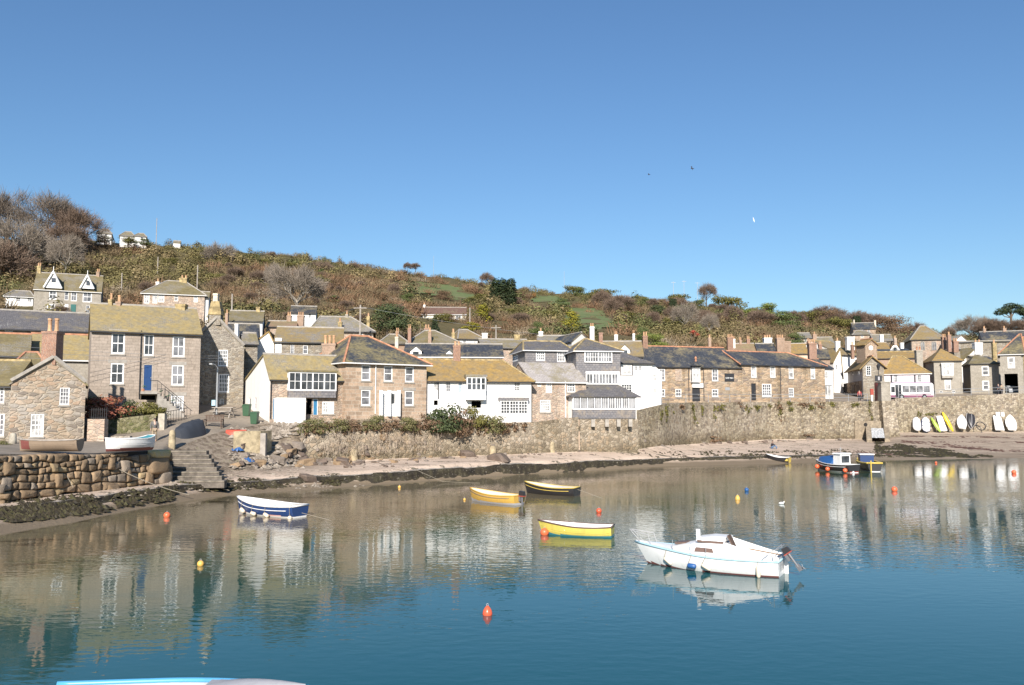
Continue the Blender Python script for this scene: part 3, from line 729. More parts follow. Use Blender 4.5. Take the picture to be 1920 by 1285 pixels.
tag(mb.build('water', 'water', origin=V((0, 0, 0))), None, None, None, 'structure')

# ------------------------------------------------------------------ harbour walls
rnd = random.Random(7)
def rough_wall(name, label, cols, m, zbot, ztop, dfun, thick=.6, step=.5, amp=.10, batter=.12, capm='stone_trim', cat='harbour wall'):
    """wall along view columns; zbot, ztop, dfun give foot, top and distance by column"""
    a, b = cols; P = []
    px = a
    while px < b:
        P.append(px); d = dfun(px); px += max(2.0, step * F / d)
    P.append(b)
    rows = []; nz_ = 12
    for k, px in enumerate(P):
        d = dfun(px); z0, z1 = zbot(px), ztop(px); r = []
        for j in range(nz_ + 1):
            t = j / nz_; z = z0 + (z1 - z0) * t; dd = d + batter * (t - 1) * (z1 - z0) * .3
            x = gxy(px, dd)
            q = amp * (noise.noise(V((x * .9, z * 1.1, d * .9))) + .6 * noise.noise(V((x * 2.6, z * 2.6, d * 2.6)))) * (1 if 0 < j < nz_ else .3)
            r.append(V((x, dd + q, z)))
        rows.append(r)
    mb = MB(); mb.grid(rows, 0)
    top = [[r[-1], V((r[-1].x * (1 + thick / r[-1].y), r[-1].y + thick, r[-1].z)), V((r[-1].x * (1 + thick / r[-1].y), r[-1].y + thick, r[0].z))] for r in rows]
    mb.grid(top, 0)
    o = mb.build(name, m)
    tag(o, label, cat)
    return o, rows
gp = lambda arr: (lambda px: IP(px, arr))
dm = lambda o: (lambda px: IP(px, d3) + o)
zt_ = lambda o: (lambda px: IP(px, z4) + o)
zb_ = lambda o: (lambda px: IP(px, z3) + o)
rough_wall('harbour_wall', 'rough rubble sea wall below the shrubs, cottages and white houses', (566, 1084), 'sea_wall_pale', zb_(-.6), zt_(.25), dm(-.1))
rough_wall('harbour_wall', 'short angled stone wall below the tall white house with the glazed balcony', (1190, 1288), 'sea_wall', zb_(-.6), zt_(.15), dm(-.1))
rough_wall('harbour_wall', 'long weathered stone wall with moss below the inn and its railing', (1286, 1650), 'sea_wall', zb_(-.6), zt_(.12), dm(-.1), amp=.16)
rough_wall('harbour_wall', 'stone wall behind the upended dinghies, below the bus', (1676, 2590), 'sea_wall', zb_(-.6), zt_(.12), dm(-.1), amp=.08)
# buttress under the glazed balcony
mb = MB(); a = at(1088, 850, 83.8); b_ = at(1197, 840, 86.6); uu = (b_ - a); uu.z = 0
mb.box(V((a.x, a.y, .8)), uu, V((0, 4, 0)), Z * (zat(786, 84.5) - .8)); tag(mb.build('harbour_wall', 'sea_wall_pale'), 'smooth pinkish stone bastion carrying the white glazed balcony', 'harbour wall')
# pier of the right wall, with its square pillar
mb = MB(); d = 117.5
p = [at(1655, 832, d), at(1697, 836, d - 2), at(1680, 751, d), at(1655, 751, d)]
zb0 = 1.6; zt0 = zat(752, d)
x0, x1, x2 = at(1655, 800, d).x, at(1684, 800, d).x, at(1678, 760, d).x
mb.hexa([(x0, d - .6, zb0), (x1, d - .6, zb0), (x1, d + 6, zb0), (x0, d + 6, zb0)], [(x0, d, zt0), (x2, d, zt0), (x2, d + 6, zt0), (x0, d + 6, zt0)])
bt = mb.build('wall_buttress', 'sea_wall'); tag(bt, 'tall tapering stone buttress between the two road walls', 'buttress')
mb = MB(); x3 = at(1671, 740, d).x; zp = zat(718, d)
mb.hexa([(x0 + .03, d + .1, zt0 + .003), (x3, d + .1, zt0 + .003), (x3, d + 1.4, zt0 + .003), (x0 + .03, d + 1.4, zt0 + .003)], [(x0 + .06, d + .14, zp), (x3 - .03, d + .14, zp), (x3 - .03, d + 1.36, zp), (x0 + .06, d + 1.36, zp)])
mb.box((x0 - .04, d + .05, zp + .002), (x3 - x0 + .08, 0, 0), (0, 1.4, 0), (0, 0, .18))
tag(mb.build('stone_pillar', 'grey_block'), 'square pale stone pillar on the buttress, left of the bus', 'pillar')

# left quay: big rounded boulders laid in courses, dark joints between
def blob_rows(c, ax, ay, az, rg, n=8, k=5, rough=.2):
    rows = []; sd = rg.random() * 50
    for a in range(k + 1):
        t = -math.pi / 2 + math.pi * a / k; r = []
        for j in range(n):
            f = 2 * math.pi * j / n
            v = V((math.cos(t) * math.cos(f), math.cos(t) * math.sin(f), math.sin(t)))
            v = V([math.copysign(abs(q) ** .42, q) for q in v])
            w = 1 + rough * noise.noise(v * 1.6 + V((sd, 0, 0)))
            r.append(V(c) + (ax * v.x + ay * v.y + az * v.z) * w)
        rows.append(r)
    return rows
def boulder_wall():
    """fitted field stones: courses with wandering joints, each stone bulging towards the water"""
    rg = random.Random(3); mb = MB()
    qa, qb, qm = V((gxy(-420, 39), 39, 0)), V((gxy(312, 55.6), 55.6, 0)), V((gxy(0, 44), 44, 0))
    for a, b in ((qa, qm), (qm, qb)):
        u = (b - a).normalized(); L = (b - a).length; n = V((u.y, -u.x, 0)); zs_ = [.25, .85, 1.3, 1.68, 2.05, 2.4, 2.75, 3.15]
        wav = lambda k, s: zs_[k] + (.2 * noise.noise(V((s * .8, k * 3.1, a.x))) + .1 * noise.noise(V((s * 2.3, k * 7.7, 1.5))) if k < 7 else .05 * noise.noise(V((s * 1.7, 0, 2.))))
        for k in range(7):
            s = -.2
            while s < L:
                w = rg.uniform(.28, .8) * (1.45 if k < 2 else 1.0); 
                if rg.random() < .13: w *= 1.5
                t = min(1, max(0, (s + w / 2) / L)); top = IP(CX + F * (a.x + u.x * s) / (a.y + u.y * s), z4) + .05
                j0, j1 = rg.uniform(-.07, .07), rg.uniform(-.07, .07); P = []
                big = k < 6 and rg.random() < .16; kt = k + 2 if big else k + 1
                zl_, zr_, tl_, tr_ = wav(k, s), wav(k, s + w), min(top, wav(kt, s)), min(top, wav(kt, s + w))
                if tl_ - zl_ > .12 and tr_ - zr_ > .12:
                    cor = [(s + j0, zl_), (s + w + j1, zr_), (s + w - j1, tr_), (s - j0, tl_)]; cx = sum(c[0] for c in cor) / 4; cz = sum(c[1] for c in cor) / 4
                    for i in range(4):
                        p, q, r_ = cor[i], cor[(i + 1) % 4], cor[i - 1]; cut = rg.uniform(.07, .2)
                        P.append((p[0] + (r_[0] - p[0]) * cut, p[1] + (r_[1] - p[1]) * cut)); P.append((p[0] + (cx - p[0]) * rg.uniform(.02, .1), p[1] + (cz - p[1]) * rg.uniform(.02, .1))); P.append((p[0] + (q[0] - p[0]) * cut, p[1] + (q[1] - p[1]) * cut))
                    out = rg.uniform(-.05, .07) + (.1 if big else 0) + .2 * (1 - cz / 3.2); m = 0 if rg.random() < .6 else (1 if rg.random() < .7 else 2); tx, tz = rg.uniform(-.12, .12), rg.uniform(-.15, .1)
                    rows = []
                    for sc, dp in ((.99, -.30), (.97, .0), (.90, .13), (.74, .20), (.40, .225), (.02, .23)):
                        rows.append([a + u * (cx + (x - cx) * sc) + Z * (cz + (z - cz) * sc) + n * (out + dp + ((x - cx) * tx + (z - cz) * tz) * sc + .03 * noise.noise(V((x * 3, z * 3, a.x)))) for x, z in P])
                    mb.grid(rows, m, True)
                s += w
        mb.box(a + n * .0 + Z * .1, u * L, n * -1.1, Z * 2.85, 3)
    e = qb
    for (dx, z, w, h, m) in ((-.75, 2.5, 1.5, .5, 4), (-.9, 1.55, 1.7, .95, 0), (-.35, .8, 1.0, .75, 1)):
        u = (qb - qm).normalized(); n = V((u.y, -u.x, 0))
        mb.grid(blob_rows(e + u * dx + n * .25 + Z * (z + h / 2), u * w * .5, n * -.45, Z * h * .53, rg, 14, 10, .12), m, True)
    o = mb.build('harbour_wall', ['boulder', 'boulder2', 'boulder3', 'joint', 'ochre_stone'], smooth=True)
    tag(o, 'quay wall of big fitted brown boulders below the stone cottage', 'harbour wall')
def bouldmat(name, c, c2):
    m, nt, b = new_mat(name); f = noise_tex(nt, pos(nt), 1.6, 7, .7); f2 = noise_tex(nt, pos(nt), 14, 4, .7)
    g = nd(nt, 'ShaderNodeNewGeometry')
    cc = mix(nt, ramp(nt, f, [(.35, 0.), (.65, 1.)]), c, c2)
    cc = mix(nt, .5, cc, ramp(nt, f2, [(.3, .6), (.7, 1.3)]), 'MULTIPLY')
    cc = mix(nt, 1., cc, ramp(nt, g.outputs['Random Per Island'], [(0, .68), (1, 1.2)]), 'MULTIPLY')
    nt.links.new(cc, b.inputs['Base Color']); b.inputs['Roughness'].default_value = .9; b.inputs['Specular IOR Level'].default_value = .2
    bump(nt, b, f2, .6, .04); return m
M['boulder'] = bouldmat('boulder_brown', (.34, .235, .14), (.24, .175, .115))
M['boulder2'] = bouldmat('boulder_grey', (.33, .265, .20), (.22, .185, .15))
M['boulder3'] = bouldmat('boulder_ochre', (.44, .32, .17), (.30, .23, .15))
M['ochre_stone'] = bouldmat('ochre_stone', (.52, .39, .13), (.40, .33, .24))
M['joint'] = plain('dark_joint', (.05, .04, .03), .95)
M['rock_dark'] = bouldmat('rock_dark', (.20, .15, .12), (.12, .095, .078))
M['rock_pale'] = bouldmat('rock_pale', (.29, .245, .205), (.20, .165, .135))
boulder_wall()

# weed-covered ledge along the tide line
def weed_mat():
    m, nt, b = new_mat('weedy_stone')
    n1 = noise_tex(nt, pos(nt), 1.5, 8, .74); n2 = noise_tex(nt, pos(nt, 1, 1, 1.5), 6, 4, .7)
    c = ramp(nt, n1, [(.35, (.018, .015, .012)), (.5, (.036, .029, .019)), (.6, (.058, .050, .027)), (.7, (.15, .12, .09)), (.8, (.24, .20, .155))])
    c = mix(nt, ramp(nt, n2, [(.62, 0.), (.68, 1.)]), c, (.34, .30, .25))
    nt.links.new(c, b.inputs['Base Color']); b.inputs['Roughness'].default_value = .8; b.inputs['Specular IOR Level'].default_value = .3
    bump(nt, b, n1, 1., .12); return m
M['weed'] = weed_mat()
def ledge():
    rows = []; px = -420.
    while px < 1630:
        d, z0, h = IP(px, dl_), IP(px, zl), IP(px, hl); r = []
        jig = .3 * noise.noise(V((px * .02, 0, 5.))) + .14 * noise.noise(V((px * .07, 3., 5.))) ; hj = h * .78 * (1 + .3 * noise.noise(V((px * .013, 2., 0))) + .1 * noise.noise(V((px * .06, 4., 0))))
        for t, k in ((-.35, -.3), (0, .0), (.04, .35), (.1, .7), (.22, .97), (.6, 1.0), (1.1, 1.03), (1.5, .9), (1.7, .3)):
            x = gxy(px, d + t); q = .16 * noise.noise(V((x * 1.3, d, z0 + k * 2))) + .12 * noise.noise(V((x * 3.3, d, k * 4)))
            r.append(V((x, d + t + jig + q, z0 + hj * k + .05 * noise.noise(V((x * 2, d + t * 2, 0)))) ))
        rows.append(r); px += max(3, .2 * F / d)
    mb = MB(); mb.grid(rows, 0, mf=lambda a, b: 1 if b in (4, 5, 6) and noise.noise(V((a * .11, 0, 0))) > -.25 else 0)
    tag(mb.build('stone_ledge', ['weed', 'ledge_top'], smooth=True), 'long low stone ledge with dark seaweed along the water line', 'ledge')
M['ledge_top'] = plain('ledge_top', (.30, .265, .225), .9, var=.4)
ledge()

# steps beside the boulder quay
mb = MB()
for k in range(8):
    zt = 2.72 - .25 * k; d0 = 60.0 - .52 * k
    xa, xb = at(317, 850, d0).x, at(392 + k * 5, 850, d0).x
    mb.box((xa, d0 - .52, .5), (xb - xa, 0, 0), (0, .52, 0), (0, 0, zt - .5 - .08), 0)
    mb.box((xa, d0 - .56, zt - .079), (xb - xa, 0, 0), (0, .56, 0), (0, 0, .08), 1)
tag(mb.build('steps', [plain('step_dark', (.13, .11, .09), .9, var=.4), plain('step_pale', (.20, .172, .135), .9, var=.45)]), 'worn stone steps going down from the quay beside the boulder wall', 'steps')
# ------------------------------------------------------------------ front row of houses
H = House
# far-left cottage wing and gable
h = H('cottage', 'low stone cottage wing with mossy roof at the left edge behind the quay', 'cottage', -150, 59.5, 21, 60.4, 830, 721, 6, 'rub_grey', 'r_olive', zb=2.6)
h.gable(yr=677, ridge='lichen_stone')
h.win(-14, 724, 8, 756, 3, 4, 'glass_mid'); h.win(-15, 776, 8, 818, 3, 4, 'glass_mid'); h.done()
h = H('cottage', 'rubble stone cottage with gable end and red brick chimney, left of the granite house', 'cottage', 21, 60, 161, 62.1, 832, 717, 9, 'rub_brown', 'r_grey', zb=2.6)
h.gable(yr=672, along='v', rp=.55, ov=.2, gov=.08, gutter=None); h.coping('F')
h.win(111.6, 727, 130, 759.5, 3, 4, 'glass_mid'); h.win(57, 776.5, 82, 819, 3, 4, 'glass_pale')
h.chim(84, 111, 622, 672, 'brick', 2, d=61.6, deep=1.0, poth=.95); h.done()
# granite house with blue door
h = H('granite_house', 'tall granite house with blue front door and ochre lichened roof', 'house', 172, 69.5, 377, 73.4, 800, 618, 8.5, 'granite', 'r_ochre3', zb=3.2)
h.lintel = 'stone_trim'
h.gable(yr=575, gutter='black_paint', ridge='stone_trim')
for q in ((208.5, 624.5, 234, 664, 'glass'), (269.7, 628, 288.4, 667, 'glass'), (323, 631.5, 346.3, 669.6, 'glass_mid'), (207, 681, 232.3, 720, 'glass'), (321.5, 684.8, 344.4, 722.8, 'glass_mid')):
    h.win(*q[:4], 2, 2, q[4])
h.win(320, 742, 344.4, 770, 4, 2, 'glass_pale')
h.door(267.5, 682.5, 286.5, 732.5, 'blue_door', frame='stone_trim'); h.pipe(263, 620, 748)
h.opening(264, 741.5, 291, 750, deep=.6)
h.chim(205, 212, 562, 575, 'lichen_stone', 1); h.chim(219, 228, 566, 577, 'brick_pale', 1); h.chim(331, 349, 571, 585, 'lichen_stone', 0)
h.done()
# its door step and outside stair
def outside_stair():
    n = h.fc['F'].n; u = h.u
    s0, s1, za, zb = h.rect('F', 262.5, 734.5, 293, 741)
    o = h.fc['F'].o
    mb = MB(); mb.box(o + u * s0 + Z * (zb - .22) + n * .004, u * (s1 - s0), n * 1.1, Z * .22)
    mb.build('landing', 'stone_trim', h.root)
    mb = MB(); st, top = s1, zb
    for k in range(9):
        z = top - .2 * (k + 1); mb.box(o + u * (st + .24 * k) + n * .15 + Z * 3.2, u * .239, n * .95, Z * (z - 3.2))
    mb.build('stair', 'stone_trim', h.root)
    mb = MB(); P = [(st - .6, top), (st, top), (st + 2.2, top - 1.85)]
    for a, b in zip(P, P[1:]):
        mb.tube([o + u * a[0] + n * 1.05 + Z * (a[1] + .9), o + u * b[0] + n * 1.05 + Z * (b[1] + .9)], .025, 5)
    for k in range(8):
        x = st + .3 * k; zz = top - .84 * .3 * k; mb.tube([o + u * x + n * 1.05 + Z * zz, o + u * x + n * 1.05 + Z * (zz + .9)], .018, 4)
    mb.build('handrail', 'black_paint', h.root)
outside_stair(); granite_h = h
# gabled rubble house
h = H('stone_house', 'grey rubble house with steep gable and flared ochre chimney', 'house', 352, 78, 458, 79.5, 770, 648, 10, 'rub_grey', 'r_grey', zb=5.0)
h.gable(yr=597, along='v', ov=.15, gov=.05, gutter=None); h.coping('F')
h.win(409, 656, 427, 687, 5, 4, 'glass'); h.win(409.5, 701.5, 429.5, 736, 5, 4, 'glass'); h.win(412, 748, 420, 765, 2, 3, 'glass_pale')
h.chim(395, 416, 580, 600, 'rub_grey', 0, d=79, cap=False); h.chim(393, 418, 566, 581, 'lichen_stone', 0, d=79, taper=.5, cap=False); h.chim(400, 410, 551, 567, 'pot_pale', 0, d=79, taper=.1)
h.done()
h = H('outbuilding', 'plain stone lean-to wall right of the steep rubble gable', 'outbuilding', 457, 82.5, 483, 83, 762, 644, 5, 'rub_grey', 'r_grey', zb=5.5); h.gable(rise=1.2); h.done()
# white boathouse
h = H('white_house', 'white gable-ended house with long upper bay window and white garage front', 'house', 507, 72, 650, 75.3, 800, 707, 9.6, 'rub_pink', 'r_ochre3', zb=3.4)
h.fmat['L'] = 'white'
h.gable(rise=2.05, rp=.24, ov=.3, ridge='stone_trim')
h.tri[0] = ('L', h.tri[0][1])
h.bay(541, 698, 631, 733, .45, 4, 2, 2, apron=(746, 'slatehung'), cap='r_olive', capt=.16)
h.door(511, 747, 519, 786, 'blue_door2', frame='white_paint', bw=.05)
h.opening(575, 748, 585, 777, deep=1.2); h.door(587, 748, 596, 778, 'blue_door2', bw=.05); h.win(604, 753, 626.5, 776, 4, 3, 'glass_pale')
h.win(466, 746, 470, 772, 1, 2, 'glass', f='L', sill=False); h.win(477, 745, 480.5, 768, 1, 2, 'glass', f='L', sill=False); h.win(479, 685, 482, 694, 1, 1, 'glass', f='L', sill=False)
h.pipe(507.5, 708, 785); h.pipe(648, 712, 785); h.done()
def garage_front():
    n = h.fc['F'].n; s0, s1, za, zb = h.rect('F', 519, 746, 573, 797, 1.1); o = h.fc['F'].o
    mb = MB(); mb.box(o + h.u * s0 + Z * (za - .4) + n * .15, h.u * (s1 - s0), n * .95, Z * (zb - za + .4)); mb.build('garage_front', 'white', h.root)
garage_front()
# brown ashlar house with hipped slate roof
h = H('stone_house', 'square brown stone house with hipped slate roof and terracotta ridges', 'house', 649, 74.6, 800, 79.4, 800, 677, 8.6, 'ashlar', 'r_slate2', zb=3.6)
h.lintel = 'stone_trim'; h.hip(yr=632, r0=.3, r1=.52, ridge='terracotta', gutter='white_paint', ov=.4)
for q in ((677.6, 684.8, 694.6, 714), (719.6, 686.6, 736, 715.6), (759.5, 688.4, 776, 717), (677, 731, 694.4, 760.7), (759, 733, 775.6, 760.8)): h.win(*q, 1, 2, 'glass_mid')
h.door(713, 733, 725.4, 781, 'white_paint', bw=.1); h.door(730.5, 733, 743.5, 781, 'white_paint', glazed=True, bw=.1)
h.panel(710.6, 732, 712.6, 781, 'white_paint', 'porch_post', t=.5); h.panel(726, 732, 729.8, 781, 'white_paint', 'porch_post', t=.35); h.panel(744, 732, 746, 781, 'white_paint', 'porch_post', t=.5)
h.pipe(703.5, 679, 776, 'white_paint', r=.045)
h.chim(605.5, 630, 645, 672, 'brick_pale', 3, d=79.5, deep=.9, poth=.8, pm='pot'); h.done()
# white cottage with ochre roof
h = H('white_cottage', 'long white cottage with golden lichened roof and oriel window', 'cottage', 800, 80, 996, 82.5, 820, 713, 7, 'white', 'r_ochre', zb=2.6)
h.hip(yr=676, r0=.02, r1=.8, ridge='lichen_stone', ov=.3)
h.win(813.4, 715.5, 822, 733, 2, 3, 'glass_pale', sill=False); h.win(836, 715.5, 845, 735.5, 2, 3, 'glass_mid', sill=False)
h.door(859.5, 716, 866.5, 737, 'grey_door', bw=.05); h.win(964, 715.5, 975.7, 734, 3, 4, 'glass_mid', sill=False)
h.bay(875, 707, 911.5, 733, .8, 4, 2, 1, apron=(750, 'white'), cap='r_grey', capt=.22)
h.bay(938, 751, 990, 777, .5, 3, 4, 3, apron=(800, 'white'), cap='slatehung', capt=.28)
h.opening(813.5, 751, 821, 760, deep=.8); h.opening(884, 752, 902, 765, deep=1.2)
h.pipe(821.5, 717, 748); h.chim(850, 863.6, 648, 680, 'brick', 2, poth=.4); h.done()
# stone house with pale slate roof
h = H('stone_house', 'pinkish stone house with pale grey slate roof beside the white cottage', 'house', 997, 84, 1099, 86.2, 815, 714, 6.5, 'rub_pink', 'r_pale', zb=2.6)
h.gable(yr=681, ridge=None, gutter='white_paint')
h.win(1007.6, 714.5, 1014.7, 725, 2, 3, 'glass_pale', sill=False); h.win(1023.5, 715, 1035, 737, 3, 4, 'glass_pale', sill=False); h.win(1064, 716, 1078.5, 735.6, 4, 4, 'glass')
h.win(1012.6, 750, 1032, 773, 4, 4, 'glass_pale'); h.pipe(1059.7, 715, 783, 'white_paint', r=.06); h.done()
# slate-hung building behind
h = H('slate_house', 'slate-hung house with three white paned windows above the pale roof', 'house', 985, 92, 1070, 93, 720, 656, 7, 'slatehung', 'r_slate3', zb=6)
h.hip(yr=641, r0=.1, r1=.95, ridge='lichen_stone', gutter='white_paint')
h.win(1005, 658.5, 1022, 677, 4, 3, 'glass_mid', sill=False); h.win(1044.6, 659.5, 1060, 679, 4, 3, 'glass_mid', sill=False); h.win(960.5, 659, 971, 678, 3, 3, 'glass_pale', f='L', sill=False); h.done()
h = H('slate_house', 'slate-hung gabled house with long white window bands above the glazed balcony', 'house', 1080, 88, 1163, 88.6, 800, 657, 9, 'slatehung', 'r_slate3', zb=3.0)
h.hip(yr=637, r0=.36, r1=.42, rp=.4, ridge='lichen_stone', gutter='white_paint')
h.bay(1096, 659.5, 1148, 680, .15, 2, 2, 5, pane='glass_mid', cap=None); h.panel(1098, 697, 1162, 724, 'white', 'wall_band', t=.1)
h.bay(1099, 700, 1160, 721, .28, 5, 1, 2, pane='glass_mid', cap=None); h.done()
# glazed balcony
h2 = H('glazed_balcony', 'white glazed balcony with slate skirt standing on the bastion', 'balcony', 1074, 84.4, 1193, 86.8, 786, 743.5, 1.2, 'white', 'r_slate3')
h2.bay(1074.5, 743.8, 1192.5, 768.3, .3, 9, 1, 3, pane='glass_mid', cap=None, apron=(785, 'slatehung'))
mb = MB(); a = h2._pt(-.35, -.45, h2.z1); b = h2._pt(h2.W + .35, -.45, h2.z1); q0 = at(1101, 722, 88.0); q1 = at(1160, 722, 88.4)
mb.slab([a, b, V((q1.x, q1.y, q1.z)), V((q0.x, q0.y, q0.z))], .1)
mb.slab([h2._pt(-.35, 1.5, h2.z1), a, V((q0.x, q0.y, q0.z))], .1); mb.slab([b, h2._pt(h2.W + .35, 1.5, h2.z1), V((q1.x, q1.y, q1.z))], .1)
h2.roof = mb.build('roof', 'r_slate3', h2.root); h2.done()
for x in (1112, 1138, 1160, 1182):
    p = at(x, 786, 83.9 + (x - 1112) * .02); mb = MB(); mb.box((p.x - .18, p.y - .1, p.z - .75), (.36, 0, 0), (0, .9, 0), (0, 0, .72)); mb.build('bracket', 'stone_trim', h2.root)
# white block on its right
h = H('white_house', 'tall plain white house with grey roof at the end of the sea wall', 'house', 1163, 91, 1222, 92.2, 790, 680, 8, 'white', 'r_slate3', zb=5.2)
h.hip(yr=655, r0=.0, r1=.25, ridge=None, gutter='black_paint')
h.panel(1162.5, 681, 1187, 704, 'slatehung', 'slate_panel', t=.05); h.bay(1165, 684, 1185, 703, .12, 2, 2, 1, pane='glass_pale', cap=None)
h.win(1190, 687, 1196, 695, 2, 2, 'glass_mid', sill=False); h.win(1198, 687, 1203.6, 695, 2, 2, 'glass_mid', sill=False); h.win(1164.5, 719.5, 1186, 737, 4, 3, 'glass'); h.done()
h = H('white_house', 'white lean-to with sloping side against the tall plain white house', 'outbuilding', 1222, 92.3, 1240.5, 92.8, 790, 698, 6, 'white', 'white', zb=5.7)
h.gable(rise=zat(683, 92.5) - h.z1, along='v', rp=.03, ov=.02, gov=.02, ridge=None, gutter=None, t=.08)
h.win(1224.5, 702.5, 1232, 715, 3, 4, 'glass_pale', sill=False); h.win(1224.5, 729, 1232.5, 744, 3, 4, 'glass_pale', sill=False); h.done()
# the inn, two long ranges
h = H('inn', 'long brown stone inn with dark slate roof, oriel over its door and dark sign', 'inn', 1212, 111.5, 1389, 115.5, 760, 686, 9, 'rub_inn', 'r_slate', zb=5.6)
h.gable(yr=651, ridge='terracotta', gov=.1)
for q in ((1236, 692, 1247, 714), (1335, 692, 1346.7, 714.6)): h.win(*q, 2, 3, 'glass_mid')
for q in ((1236.5, 730, 1247, 744), (1266.6, 729.5, 1277.6, 744), (1335, 729.8, 1346.7, 744)): h.win(*q, 2, 2, 'glass_mid')
h.panel(1266, 692, 1278, 715, 'rub_pink', 'blocked_window', t=.03)
h.door(1298, 728, 1312.5, 753, 'black_paint', frame='black_paint'); h.panel(1297, 719, 1317, 727, 'white_paint', 'fascia_board', t=.25)
o_ = h.bay(1298.5, 691, 1313, 717, .65, 2, 3, 1, pane='glass_pale', cap='r_slate', capt=.2)
s0, s1, za, zb = h.rect('F', 1296, 678, 1316, 690, .4); F_ = h.fc['F']; mb = MB()
c = [F_.o + F_.u * s0 + F_.n * .02, F_.o + F_.u * s1 + F_.n * .02, F_.o + F_.u * s1 + F_.n * .95, F_.o + F_.u * s0 + F_.n * .95]; ap = F_.o + F_.u * (s0 + s1) / 2 + F_.n * .2 + Z * (zb + .1)
for i in range(4): mb.face([c[i] + Z * (za + .25), c[(i + 1) % 4] + Z * (za + .25), ap])
mb.build('oriel_roof', 'r_slate', o_); mb = MB(); mb.lathe(ap, [(.14, -.1), (.1, .2), (.2, .3), (.05, .6)], 8); mb.build('finial', 'terracotta', o_)
for x in (1291, 1319): h.pipe(x, 690, 752)
sg = h.panel(1358.5, 700.5, 1376, 715.5, 'black_paint', 'sign_board', t=.08); h.panel(1359.5, 726.5, 1368, 732, 'grey_metal', 'plaque', t=.04)
def lettering(txt, x0, x1, yb, hgt, face, off, parent, m, host):
    s0, s1, za, zb = host.rect(face, x0, yb - 3, x1, yb, off); F_ = host.fc[face]
    cu = bpy.data.curves.new('lettering', 'FONT'); cu.body = txt; cu.align_x = 'CENTER'; cu.size = hgt; cu.extrude = .01
    to = bpy.data.objects.new('tmp', cu); COL.objects.link(to)
    dg = bpy.context.evaluated_depsgraph_get(); me = bpy.data.meshes.new_from_object(to.evaluated_get(dg)); bpy.data.objects.remove(to)
    me.name = 'lettering'; me.materials.clear(); me.materials.append(M[m])
    rt = root_of(parent); R_ = V(rt['origin'])
    wd = max(v.co.x for v in me.vertices) - min(v.co.x for v in me.vertices); sc = (s1 - s0) / wd
    for v in me.vertices:
        x, y, z = v.co; v.co = F_.o + F_.u * ((s0 + s1) / 2 + x * sc) + Z * (za + y * sc) + F_.n * (off + z) - R_
    o = bpy.data.objects.new('lettering', me); COL.objects.link(o); o.parent = parent; return o
lettering('SHIP INN', 1360.5, 1374.5, 710.5, .4, 'F', .095, sg, 'white_paint', h)
h.done(); inn = h
h.chim(1205.5, 1214.5, 630, 668, 'brick', 2, d=116)
h = H('inn', 'lower right range of the brown stone inn with five tall windows', 'inn', 1389.3, 115.5, 1546, 121, 760, 683, 8, 'rub_inn', 'r_slate', zb=5.6)
h.hip(yr=661, r0=-.01, r1=.78, ridge='terracotta', ov=.3)
for q in ((1408.4, 686.5, 1418.4, 708), (1444, 686.5, 1454, 708), (1479, 688, 1488, 710), (1520, 689.6, 1528.5, 710.6)): h.win(*q, 1, 2, 'glass_pale')
h.door(1408.7, 719, 1417.5, 751, 'black_paint', frame='black_paint'); h.win(1429, 720, 1446.5, 744, 4, 4, 'glass_mid'); h.win(1479, 727.6, 1488.4, 744.5, 2, 3, 'glass_mid')
h.pipe(1463, 686, 750); h.chim(1516, 1530, 644, 668, 'brick', 4, d=124, poth=.6); h.done()
# narrow white shop
h = H('white_shop', 'narrow white shop squeezed in at the right end of the inn', 'shop', 1545, 127.5, 1561, 128.2, 755, 690, 6, 'white', 'r_slate', zb=6)
h.gable(rise=1.5, ridge='terracotta'); h.win(1547, 696.6, 1553, 711.5, 2, 2, 'glass_pale', sill=False); h.bay(1545.5, 723, 1559, 742, .15, 2, 1, 1, pane='glass_pale', cap='grey_metal'); h.done()
# street climbing behind: white houses with tall chimneys
h = H('white_house', 'white end house with tall white chimney at the corner of the climbing lane', 'house', 1563, 142, 1578, 142.5, 745, 677, 14, 'white', 'r_ochre2', zb=6.5); h.gable(yr=652, along='v', rp=.9, ridge=None, gutter=None)
h.win(1567, 684, 1571, 694, 2, 2, 'glass_mid', sill=False); h.chim(1567, 1575, 640, 672, 'white', 1, d=143); h.done()
h = H('white_house', 'white house with broad white chimney above the clock tower house', 'house', 1578, 150, 1612, 153, 740, 665, 12, 'white', 'r_ochre2', zb=8); h.gable(yr=640, ridge='lichen_stone'); h.chim(1587, 1600.5, 632, 652, 'white', 0, d=152); h.chim(1596, 1601, 647, 668, 'brick', 1, d=149); h.done()
h = H('stone_house', 'low dark-roofed house in the shaded lane', 'house', 1561.5, 150, 1583, 152, 745, 690, 8, 'greyrender', 'r_ochre', zb=7); h.gable(yr=664, ridge=None); h.win(1566, 700, 1570, 712, 2, 2, 'glass_mid', sill=False); h.done()
